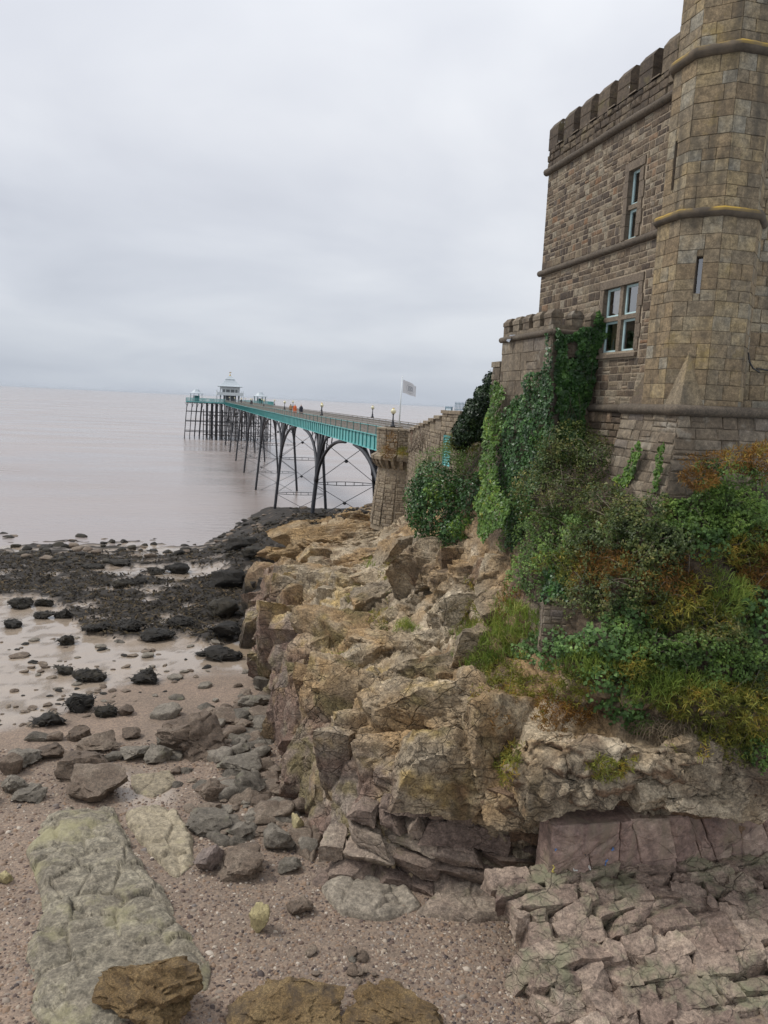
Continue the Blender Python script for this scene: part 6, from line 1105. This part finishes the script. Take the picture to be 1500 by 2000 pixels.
# ================================================================== vegetation
LM = {'ivy': leafmat('ivy_leaves', [(0, (0.017, 0.041, 0.013)), (.4, (0.037, 0.093, 0.024)), (.75, (0.070, 0.158, 0.037)), (1, (0.151, 0.276, 0.068))], .38, .15),
      'ivyl': leafmat('fresh_ivy_leaves', [(0, (0.040, 0.081, 0.017)), (.5, (0.099, 0.187, 0.033)), (.85, (0.178, 0.291, 0.047)), (1, (0.330, 0.348, 0.057))], .42, .25),
      'bramble': leafmat('bramble_leaves', [(0, (0.031, 0.046, 0.014)), (.35, (0.066, 0.096, 0.025)), (.6, (0.129, 0.157, 0.038)), (.8, (0.198, 0.169, 0.052)), (1, (0.291, 0.269, 0.079))], .5, .25),
      'shrub': leafmat('shrub_leaves', [(0, (0.038, 0.069, 0.017)), (.4, (0.094, 0.164, 0.036)), (.75, (0.177, 0.287, 0.056)), (1, (0.333, 0.460, 0.101))], .48, .3),
      'ever': leafmat('evergreen_leaves', [(0, (0.009, 0.019, 0.008)), (.5, (0.020, 0.043, 0.014)), (.9, (0.042, 0.082, 0.024)), (1, (0.066, 0.120, 0.035))], .4, .1),
      'rust': leafmat('rusty_fennel', [(0, (0.063, 0.035, 0.011)), (.35, (0.172, 0.086, 0.021)), (.6, (0.297, 0.149, 0.031)), (.8, (0.297, 0.226, 0.044)), (1, (0.149, 0.179, 0.038))], .7, .3),
      'fennel': leafmat('yellow_green_fennel', [(0, (0.083, 0.096, 0.020)), (.4, (0.199, 0.215, 0.038)), (.7, (0.348, 0.303, 0.055)), (.9, (0.448, 0.271, 0.050)), (1, (0.497, 0.320, 0.055))], .7, .3),
      'mallow': leafmat('mallow_leaves', [(0, (0.041, 0.082, 0.024)), (.5, (0.104, 0.194, 0.054)), (.85, (0.198, 0.330, 0.095)), (1, (0.319, 0.456, 0.131))], .55, .3),
      'grass': leafmat('long_grass', [(0, (0.098, 0.154, 0.030)), (.5, (0.225, 0.307, 0.057)), (.8, (0.370, 0.410, 0.097)), (1, (0.585, 0.532, 0.179))], .6, .3),
      'straw': leafmat('dry_straw', [(0, (.09, .07, .045)), (.5, (.2, .155, .10)), (1, (.34, .27, .18))], .8, .2)}
TWIG = plain('twig_bark', (.12, .095, .07), .9, .3, 20); TWIGP = plain('pale_dry_twig', (.17, .135, .10), .9, .2, 20)
rv = np.random.default_rng(101)
def leafmesh(P, Nn, size, rnd, asp=.75, fold=.15):
    n = len(P); a = rv.normal(size=(n, 3)); a[:, 2] -= .5; a -= Nn*(a*Nn).sum(1, keepdims=True); a /= np.linalg.norm(a, axis=1, keepdims=True)+1e-9; b = np.cross(Nn, a); s = size[:, None]
    V = np.stack([P-a*s*.5, P+b*s*asp*.5-a*s*.08+Nn*s*fold, P+a*s*.55-Nn*s*.08, P-b*s*asp*.5-a*s*.08+Nn*s*fold], 1).reshape(-1, 3)
    return V, np.arange(4*n).reshape(-1, 4), np.repeat(rnd, 4)
def blades(P, D, L_, w, rnd, droop=.35):
    n = len(P); D = D/(np.linalg.norm(D, axis=1, keepdims=True)+1e-9); s_ = np.cross(D, rv.normal(size=(n, 3))); s_ /= np.linalg.norm(s_, axis=1, keepdims=True)+1e-9; s_ = s_*w[:, None]
    m_ = P+D*(L_*.55)[:, None]; e = P+D*L_[:, None]; e[:, 2] -= L_*droop; V = np.stack([P-s_, P+s_, m_+s_*.8, m_-s_*.8, e], 1).reshape(-1, 3); b = np.arange(n)*5
    F = np.concatenate([np.stack([b, b+1, b+2], 1), np.stack([b, b+2, b+3], 1), np.stack([b+3, b+2, b+4], 1)]); return V, F, np.repeat(rnd, 5)
NAMES = {'ivy': 'ivy', 'ivyl': 'ivy', 'bramble': 'bramble', 'shrub': 'shrub', 'ever': 'evergreen_bush', 'rust': 'fennel_clump', 'fennel': 'fennel_clump', 'mallow': 'mallow_plant', 'grass': 'grass_tuft', 'straw': 'dry_grass_tuft'}
CATS = {'ivy': 'ivy', 'ivyl': 'ivy', 'bramble': 'bramble', 'shrub': 'shrub', 'ever': 'bush', 'rust': 'plant', 'fennel': 'plant', 'mallow': 'plant', 'grass': 'grass', 'straw': 'grass'}
PART = {'grass': 'blades', 'straw': 'blades', 'rust': 'fronds', 'fennel': 'fronds'}
def leafsize(k): return {'ivy': .085, 'ivyl': .085, 'bramble': .06, 'shrub': .065, 'ever': .12, 'mallow': .085}.get(k, .05)
def assemble(kind, S, Nn, depth, label, group=None, lsz=1.0, stems=0):
    """S surface points, Nn outward normals -> plant with foliage and stems"""
    n = len(S); base = S.mean(0).copy(); base[2] = S[:, 2].min(); t = thing(NAMES[kind], label, CATS[kind], base, group)
    cl = fbm(S*2.6, 3, 77)*.55+fbm(S*7, 2, 78)*.25; rnd = np.clip(.45+cl+rv.normal(0, .14, n), 0, 1)
    if kind in ('grass', 'straw'):
        D = Nn*.35+rv.normal(0, .35, (n, 3))+np.array([0, 0, .75 if kind == 'grass' else -.35]); V, F, r_ = blades(S, D, rv.uniform(.14, .38, n)*lsz, rv.uniform(.004, .009, n), rnd, .3); obj('blades', V, F, LM[kind], t, rnd=r_)
    elif kind in ('rust', 'fennel'):
        D = Nn*.6+rv.normal(0, .75, (n, 3))+np.array([0, 0, .25]); V, F, r_ = blades(S, D, rv.uniform(.05, .16, n)*lsz, rv.uniform(.005, .011, n), rnd, .15); obj('fronds', V, F, LM[kind], t, rnd=r_)
    else:
        Nn = Nn+rv.normal(0, .45, (n, 3))+np.array([0, 0, .25]); Nn /= np.linalg.norm(Nn, axis=1, keepdims=True); V, F, r_ = leafmesh(S, Nn, (rv.uniform(.5, 1.2, n)+.5*(rv.random(n) < .12))*leafsize(kind)*lsz, rnd, .95 if kind in ('ivy', 'ivyl', 'mallow') else .6 if kind != 'ever' else .4); obj('foliage', V, F, LM[kind], t, rnd=r_)
    if stems:
        mb = MB()
        for _ in range(max(2, int(stems*.4))):
            i, j = rv.integers(0, n, 2); p, q = S[i]-Nn[i]*.08, S[j]+rv.normal(0, .05, 3)
            if np.linalg.norm(q-p) > 1.4: q = p+(q-p)*1.2/np.linalg.norm(q-p)
            m_ = (p+q)/2+Nn[i]*rv.uniform(.02, .22)+np.array([0, 0, rv.uniform(.0, .2)]); mb.tube([p, (p+m_)/2+rv.normal(0, .02, 3), m_, (m_+q)/2+rv.normal(0, .02, 3), q], [.007, .006, .005, .004, .003], 4, cap=False)
        mb.build('stems', TWIGP if kind in ('bramble', 'straw', 'rust') else TWIG, t)
    return t
def bankplant(cx, cy, rx, ry, th, kind, n, label, group=None, lsz=1.0, stems=0):
    S = []; Nn = []; tr = 0
    cen = hit(cx, cy, cbvh2)
    while len(S) < n and tr < n*3:
        tr += 1; a = rv.uniform(0, 6.283); r_ = math.sqrt(rv.random()); w = 1+.3*math.sin(3*a+cx)+.22*math.sin(5*a+cy)+.15*math.sin(9*a); rr = r_*w; h = hit(cx+rx*rr*math.cos(a), cy+ry*rr*math.sin(a), cbvh2)
        if h is None or (cen is not None and abs(h[2]-cen[2]) > 4.5): continue
        o = h[1]*.55+np.array([-.1, -.35, .35]); o /= np.linalg.norm(o); S.append(h[0]+o*th*(1-.75*r_*r_)*rv.random()**.45); Nn.append(o)
    if len(S) < 10: return
    S = np.array(S); Nn = np.array(Nn); S = S+Nn*(th*.6*fbm(S*2.0, 3, 33))[:, None]; return assemble(kind, S, Nn, th, label, group, lsz, stems)
def ballplant(lumps, kind, n, label, group=None, lsz=1.0, stems=0):
    """lumps: (px,py,Y,rx,ry in px, depth m)"""
    S = []; Nn = []; tot = sum(l[3]*l[4] for l in lumps)
    for (x, y, Y, rx, ry, dm) in lumps:
        c_ = onY(x, y, Y); s = np.linalg.norm(c_-np.array([0, 0, ZC]))/FPX; k = int(n*rx*ry/tot); d = rv.normal(size=(k, 3)); d /= np.linalg.norm(d, axis=1, keepdims=True); d = d[(d@FWn) < .45]
        rad = (.55+.5*rv.random(len(d))**.6)*(1+.42*fbm(d*2.3+x, 3, int(y) % 40)); q = c_+(d[:, 0:1]*rx*s*R0n+d[:, 1:2]*dm*F0n+d[:, 2:3]*ry*s*np.array([0, 0, 1.]))*rad[:, None]
        S.append(q); Nn.append(d[:, 0:1]*R0n+d[:, 1:2]*F0n+d[:, 2:3]*np.array([0, 0, 1.]))
    return assemble(kind, np.vstack(S), np.vstack(Nn), .3, label, group, lsz, stems)
R0n = C3(R0); F0n = np.array([math.sin(YAW), math.cos(YAW), 0])
def wallivy(poly, fn, nrm, kind, n, bul, label, lsz=1.0, stems=0, edge=30, hole=None):
    xs = [p[0] for p in poly]; ys = [p[1] for p in poly]; S = []; nrm = np.array(nrm, float)
    while len(S) < n:
        m_ = n*2; X = rv.uniform(min(xs), max(xs), m_); Y = rv.uniform(min(ys), max(ys), m_); j = fbm(np.stack([X/26, Y/26, 0*X], 1), 3, 9)*edge; ok = inpoly(X+j, Y+j*.5, poly)
        if hole is not None: ok &= ~inpoly(X, Y, hole)
        for x, y in zip(X[ok], Y[ok]):
            S.append(fn(x, y))
            if len(S) >= n: break
    S = np.array(S); S += nrm*((.05+bul*np.clip(.5+fbm(S*1.6, 3, 5), 0, 1.2))*rv.random(n)**.4)[:, None]; return assemble(kind, S, np.broadcast_to(nrm, S.shape)*1.0, bul, label, None, lsz, stems)
# ivy on the annexe
HOLE = [(1104, 668), (1124, 668), (1122, 704), (1102, 704)]
t = wallivy([(1082, 640), (1098, 660), (1112, 650), (1128, 640), (1150, 640), (1166, 612), (1184, 640), (1180, 690), (1166, 730), (1156, 770), (1146, 820), (1140, 870), (1120, 900), (1082, 900)], lambda x, y: onY(x, y, AY0-.04), (-.1, -1, .12), 'ivy', 7000, .30, 'dense dark ivy on the front of the small crenellated annexe', 1.0, 25, 22, HOLE)
wallivy([(1084, 650), (1070, 690), (1062, 730), (1042, 735), (1030, 765), (1008, 780), (990, 820), (975, 870), (972, 960), (985, 1020), (1000, 1060), (1012, 1140), (1024, 1060), (1040, 980), (1082, 905)], lambda x, y: onX(x, y, AX-.05), (-1, -.25, .1), 'ivy', 7500, .28, 'ivy climbing the side of the annexe down to the rocks', 1.0, 25, 18)
wallivy([(968, 740), (985, 760), (984, 830), (968, 880), (985, 960), (1000, 980), (985, 1030), (950, 1062), (932, 1040), (940, 960), (948, 880), (958, 800)], lambda x, y: onX(x, y, AX-.2-.004*max(0, y-850)), (-1, -.3, .15), 'ivyl', 4200, .22, 'bright green ivy strip running down beside the annexe pilaster', 1.0, 10, 12)
wallivy([(1190, 975), (1200, 935), (1225, 925), (1238, 880), (1250, 862), (1256, 880), (1246, 915), (1232, 950), (1222, 985), (1200, 990)], lambda x, y: onX(x, y, 9.62), (-1, -.2, .1), 'ivyl', 520, .05, 'yellow-green ivy spray on the battered turret base, larger of two', .95, 4, 8)
wallivy([(1278, 960), (1284, 920), (1290, 880), (1298, 862), (1302, 880), (1294, 925), (1286, 962)], lambda x, y: onX(x, y, 9.58), (-1, -.2, .1), 'ivyl', 190, .04, 'thin yellow-green ivy strand near the corner of the turret base', .9, 3, 5)
# slope left of the annexe
ballplant([(870, 1000, 26.4, 76, 72, .9), (850, 950, 27.5, 52, 48, .8), (905, 1045, 25.2, 55, 45, .7), (825, 985, 28, 32, 52, .7), (930, 985, 24.6, 34, 70, .6)], 'ivy', 17000, 'big mound of dark ivy overhanging the rocks between annexe and bastion', None, 1.05, 20)
ballplant([(868, 905, 28.5, 52, 36, .8), (905, 880, 27.5, 40, 36, .8), (835, 925, 30, 30, 26, .6)], 'shrub', 6000, 'loose green shrub on top of the ivy mound in front of the gate pier', None, .95, 45)
ballplant([(925, 900, 26, 46, 42, .7), (955, 930, 24.6, 30, 50, .5)], 'shrub', 2400, 'leafy shrub between the evergreen bush and the ivy strip', None, .9, 25)
ballplant([(957, 752, 25.5, 13, 22, .4), (946, 782, 25.6, 20, 28, .6), (930, 812, 25.8, 25, 30, .7), (914, 842, 26.2, 27, 26, .7), (899, 862, 26.5, 18, 16, .5), (950, 828, 25.7, 22, 42, .7), (936, 772, 25.7, 9, 18, .3), (917, 800, 26, 10, 18, .3), (902, 828, 26.3, 9, 16, .3), (965, 742, 25.4, 7, 14, .3), (892, 846, 26.6, 6, 10, .2)], 'ever', 19000, 'dark upright evergreen bush against the annexe wall', None, 1.05, 6)
ballplant([(905, 865, 26.6, 36, 18, .5)], 'fennel', 1500, 'yellowing fennel below the evergreen bush', None, 1.2, 12)
ballplant([(860, 965, 26.0, 34, 30, .3)], 'ivyl', 700, 'patch of lighter leaves in the middle of the ivy mound', None, 1.0)
ballplant([(905, 1030, 24.4, 30, 24, .3)], 'ivyl', 600, 'bright leafy patch low on the ivy mound', None, 1.0)
def tangle(px, py, Y, w, h, n, label, name='bare_twigs', mat=TWIGP):
    mb = MB()
    for _ in range(n):
        p = onY(px+rv.uniform(-w, w), py+h*.6, Y); q = onY(px+rv.uniform(-w*1.2, w*1.2), py-rv.uniform(.2, 1)*h, Y+rv.uniform(-.3, .3)); m_ = (p+q)/2+rv.normal(0, .06, 3); mb.tube([p, m_, q], [.014, .010, .004], 4, cap=False)
    tag(mb.build(name, mat), label, 'twigs')
tangle(815, 860, 33, 22, 40, 26, 'bare dry twigs standing before the approach wall'); tangle(893, 850, 27, 14, 30, 12, 'pale bare twigs at the foot of the evergreen bush')
mb = MB()
for _ in range(36): x = rv.uniform(803, 832); Yw = 43.2-(x-795)*.16; p = onY(x, 842+rv.uniform(-4, 8), Yw-.5); q = onY(x-rv.uniform(-3, 3), 842+rv.uniform(15, 62), Yw-.6); mb.tube([p, (p+q)/2+rv.normal(0, .03, 3)-[.05, 0, 0], q], [.02, .015, .008], 4, cap=False)
tag(mb.build('dead_creeper', plain('reddish_dead_stems', (.20, .13, .095), .9)), 'dead brown creeper stems hanging over the approach wall', 'creeper')
for (x, y, rx, ry, k, lb) in [(764, 870, 9, 26, 'rust', 'orange dry tuft growing down the face of the bastion'), (756, 884, 12, 10, 'rust', 'rusty tuft on the bastion ledge'), (788, 882, 12, 7, 'fennel', 'yellow tuft on the bastion ledge, right of the rusty one'), (806, 917, 8, 11, 'fennel', 'golden tuft below the bastion corbels')]:
    ballplant([(x, y, 43.0 if x < 780 else 42.6, rx, ry, .25)], k, 420, lb, None, 2.2)
# the bank under the turret
ballplant([(1405, 905, 13.35, 56, 22, .35), (1450, 895, 13.3, 40, 24, .35)], 'rust', 1600, 'rusty orange fennel against the turret base', None, 1.0, 8)
ballplant([(1430, 925, 13.25, 60, 22, .3), (1385, 915, 13.4, 26, 20, .25)], 'shrub', 1800, 'loose green sprigs growing through the rusty fennel', None, .9, 6)
ballplant([(1485, 900, 13.2, 30, 30, .35)], 'rust', 1500, 'orange fennel at the right edge beside the turret base', None, 1.0, 4)
ballplant([(1365, 935, 13.3, 34, 18, .3)], 'rust', 1100, 'small rusty fennel beside the turret corner', None, 1.0, 4)
ballplant([(1120, 872, 17.6, 66, 46, .5), (1165, 905, 16.6, 40, 46, .4), (1090, 905, 17.8, 50, 40, .5)], 'bramble', 6500, 'dark bramble thicket at the foot of the ivy', None, 1.0, 50)
ballplant([(1065, 965, 17.6, 62, 58, .6), (1120, 975, 16.8, 60, 46, .5)], 'bramble', 6500, 'tangled brown bramble below the annexe corner', None, 1.0, 110)
ballplant([(1180, 985, 15.6, 56, 42, .45), (1235, 1010, 14.6, 50, 34, .4)], 'bramble', 5200, 'bramble bush spreading left of the turret base', None, 1.0, 50)
BK = [(1560, 1000, 70, 60, .4, 'shrub', 2000, 'green shrub beyond the right edge, under the turret', 8), (1570, 1120, 70, 60, .4, 'rust', 1800, 'rust fennel beyond the right edge of the bank', 8), (1580, 1240, 70, 60, .4, 'bramble', 1900, 'bramble beyond the right edge of the bank', 10), (1570, 1350, 70, 60, .4, 'fennel', 1900, 'fennel beyond the right edge above the overhang', 8), (1660, 1080, 60, 80, .4, 'shrub', 1900, 'outermost green shrub far beyond the right edge', 8), (1660, 1260, 60, 90, .4, 'bramble', 1900, 'outermost bramble far beyond the right edge', 8), (1120, 1050, 70, 46, .45, 'shrub', 2600, 'dark green shrub under the tangled bramble', 26), (1110, 1110, 56, 40, .35, 'fennel', 1600, 'yellowing fennel just above the broken wall', 16), (1150, 1170, 60, 40, .3, 'bramble', 1800, 'bramble right of the broken wall', 24), (1030, 1120, 34, 50, .3, 'shrub', 1100, 'narrow shrub beside the tall masonry sliver', 8), (1450, 1080, 60, 40, .35, 'fennel', 1800, 'yellow-green fennel between two rusty ones at the right', 10), (1300, 1140, 70, 44, .35, 'rust', 1800, 'brown fennel in the middle of the dark brambles', 18), (1400, 1240, 70, 44, .35, 'bramble', 2200, 'dull bramble beside the mallow bush', 24), (1240, 1250, 60, 36, .3, 'shrub', 1600, 'green shrub right of the mallow patch', 10), (1250, 1310, 60, 40, .3, 'fennel', 1600, 'fennel above the scattered mallow', 8), (1490, 1340, 44, 50, .35, 'bramble', 1500, 'bramble at the right edge low on the bank', 10), (1250, 1030, 84, 44, .4, 'bramble', 3400, 'low bramble right in front of the turret base', 25), (1060, 1060, 56, 52, .4, 'shrub', 2400, 'pale green shrub above the broken wall', 25), (1160, 1070, 80, 46, .45, 'bramble', 3400, 'bramble below the bush by the turret base', 30),
 (1395, 985, 80, 34, .3, 'shrub', 3800, 'leafy green shrub under the rusty fennel by the turret', 16), (1340, 1035, 80, 36, .3, 'shrub', 3200, 'green shrub on the bank below the turret corner', 14), (1450, 1020, 60, 52, .45, 'shrub', 2600, 'dark leafy shrub at the right edge below the rusty fennel', 14), (1480, 1120, 44, 60, .4, 'rust', 2000, 'rust-brown fennel at the right edge of the bank', 12), (1190, 1112, 50, 36, .4, 'rust', 1800, 'golden fennel beside the brambles above the broken wall', 10), (1280, 1090, 72, 48, .4, 'bramble', 3000, 'dark bramble between golden and rusty fennel', 26), (1480, 1205, 44, 48, .45, 'mallow', 520, 'blue-green mallow bush at the right edge', 6), (1250, 1160, 84, 48, .35, 'bramble', 3200, 'bramble with dead stems on the middle of the bank', 50), (1350, 1190, 84, 52, .35, 'fennel', 3600, 'yellow-green fennel on the open middle of the bank', 40), (1225, 1195, 40, 26, .3, 'mallow', 260, 'bright mallow leaves in the middle of the bank', 3),
 (1440, 1290, 72, 54, .4, 'shrub', 2800, 'green shrub low on the bank at the right', 16), (1310, 1275, 76, 44, .35, 'shrub', 2600, 'mixed green shrub in the lower bank', 24), (1180, 1262, 76, 36, .4, 'mallow', 620, 'broad patch of mallow below the broken wall', 5), (1095, 1268, 60, 30, .35, 'mallow', 480, 'bright green mallow at the left end of the bank', 4), (1035, 1272, 38, 22, .3, 'mallow', 260, 'small mallow with yellow leaves on the cliff brink', 3), (1000, 1225, 62, 40, .35, 'grass', 1800, 'long pale grass beside the broken wall', 0), (945, 1275, 56, 42, .35, 'grass', 1800, 'long green grass on the cliff ledge', 0), (925, 1205, 42, 28, .25, 'fennel', 900, 'yellow and green fennel on the ledge below the ivy mound', 4), (985, 1180, 36, 26, .25, 'rust', 700, 'rusty fennel beside the tall masonry sliver', 3),
 (1000, 1340, 66, 40, .35, 'fennel', 2600, 'yellow fennel spilling over the cliff brink', 8), (965, 1385, 40, 30, .25, 'rust', 1000, 'rust fennel at the left end of the brink', 4), (1095, 1400, 52, 30, .3, 'rust', 1300, 'rust fennel hanging over the pale cliff face', 5), (1190, 1330, 60, 40, .3, 'mallow', 360, 'scattered mallow leaves above the cliff face', 4), (1215, 1395, 36, 24, .25, 'mallow', 200, 'small mallow sprig on the cliff brink', 2), (1150, 1300, 56, 26, .25, 'grass', 1000, 'green grass among the mallow', 0), (1290, 1340, 76, 36, .3, 'grass', 1600, 'grass on the lower bank above the straw', 0), (1360, 1370, 84, 46, .35, 'fennel', 3200, 'olive fennel on the lower bank', 20), (1450, 1390, 64, 56, .4, 'fennel', 3000, 'dense olive fennel at the right above the overhang', 16), (1400, 1450, 60, 40, .35, 'fennel', 2000, 'fennel hanging over the right end of the cliff face', 8), (1310, 1425, 56, 26, .25, 'straw', 900, 'dry straw hanging over the cliff brink', 0), (1270, 1420, 40, 16, .2, 'shrub', 500, 'leafy trailing shrub at the cliff brink', 4), (1120, 1340, 44, 30, .25, 'fennel', 900, 'thin fennel around a bare rock on the bank', 4), (1480, 1470, 36, 34, .3, 'shrub', 900, 'dark shrub over the overhang at the right edge', 4), (1420, 1180, 50, 40, .3, 'grass', 1000, 'grass between rusty fennel and the mallow bush', 0), (1380, 1060, 60, 30, .3, 'mallow', 300, 'pale leaves among the shrubs below the turret', 3),
 (990, 1488, 24, 32, .25, 'fennel', 900, 'isolated fennel tuft on the bare cliff face', 3), (1190, 1500, 40, 18, .2, 'fennel', 700, 'small yellow tuft on the pale cliff face', 2), (758, 1118, 14, 36, .2, 'fennel', 520, 'upright tuft in a crack of the upper rocks', 2), (697, 1166, 20, 14, .2, 'fennel', 420, 'yellow tuft on a boulder edge', 1), (739, 1218, 24, 24, .22, 'fennel', 600, 'olive tuft behind the tilted slab of rock', 2), (664, 1294, 34, 10, .15, 'grass', 420, 'grass line along a ledge of the big boulders', 0), (792, 1227, 20, 8, .14, 'grass', 300, 'grass on top of the tilted rock slab', 0), (853, 1118, 24, 34, .2, 'fennel', 500, 'thin tuft below the ivy mound', 2), (905, 1150, 34, 16, .2, 'fennel', 420, 'low tuft at the foot of the ivy mound', 2), (720, 1100, 20, 16, .18, 'grass', 260, 'small grass tuft high on the rocks', 0), (1088, 1140, 26, 36, .2, 'ivy', 700, 'little ivy clump on the broken wall', 4), (1140, 1120, 30, 50, .25, 'rust', 700, 'rust fennel right of the little ivy clump', 4)]
for q in BK: bankplant(q[0], q[1], q[2]*1.08, q[3]*1.12, q[4]*1.45, q[5], int(q[6]*1.25), q[7], 'plants on the cliff bank', 1.0, q[8])
# broken wall on the slope
h = hit(1075, 1235, cbvh2); bw = thing('broken_wall', 'short broken stretch of grey stone wall half buried in plants', 'wall', h[0]); p0 = h[0]+np.array([-.35, -.25, -.4]); mb = MB(); uB = np.array([.93, -.36, 0]); nB = np.array([-.36, -.93, 0])
mb.add([p0, p0+uB*1.3, p0+uB*1.3+[0, 0, .85], p0+uB*.5+[0, 0, 1.1], p0+[0, 0, 1.15]], [(0, 1, 2, 3, 4)]); mb.add([p0, p0-nB*.5, p0-nB*.5+[0, 0, 1.15], p0+[0, 0, 1.15]], [(0, 1, 2, 3)]); bc = mb.build('wall_core', MORTD, bw)
masonry(bw, [(p0, uB, vZ, nB, [q for q in lay(0, 1.3, 0, 1.1, (.1, .18), (.15, .34), (), .008, seed=81) if q[3] < 1.17-.22*q[1]], .03, .015, .01, .4), (p0-nB*.5, nB, vZ, np.array([-.93, .36, 0]), lay(0, .5, 0, 1.1, (.12, .2), (.15, .3), (), .008, seed=82), .03, .015, .01, .4)], GREYS, 'stone', 100)
# ================================================================== sea haze
m, nt = newmat('thin_sea_haze'); pvn = N(nt, 'ShaderNodeVolumePrincipled'); pvn.inputs['Color'].default_value = (0.80, 0.86, 0.93, 1); pvn.inputs['Density'].default_value = 4.0e-5; pvn.inputs['Anisotropy'].default_value = 0.2
N(nt, 'ShaderNodeOutputMaterial', i_Volume=pvn.outputs[0])
mb = MB(); mb.box((-43000, -60, -8), (43000, 43000, 30)); hz_ = mb.build('haze', m, None, origin=(0, 0, 0)); tag(hz_, 'thin pale haze over the estuary softening the horizon', 'haze', kind='stuff')
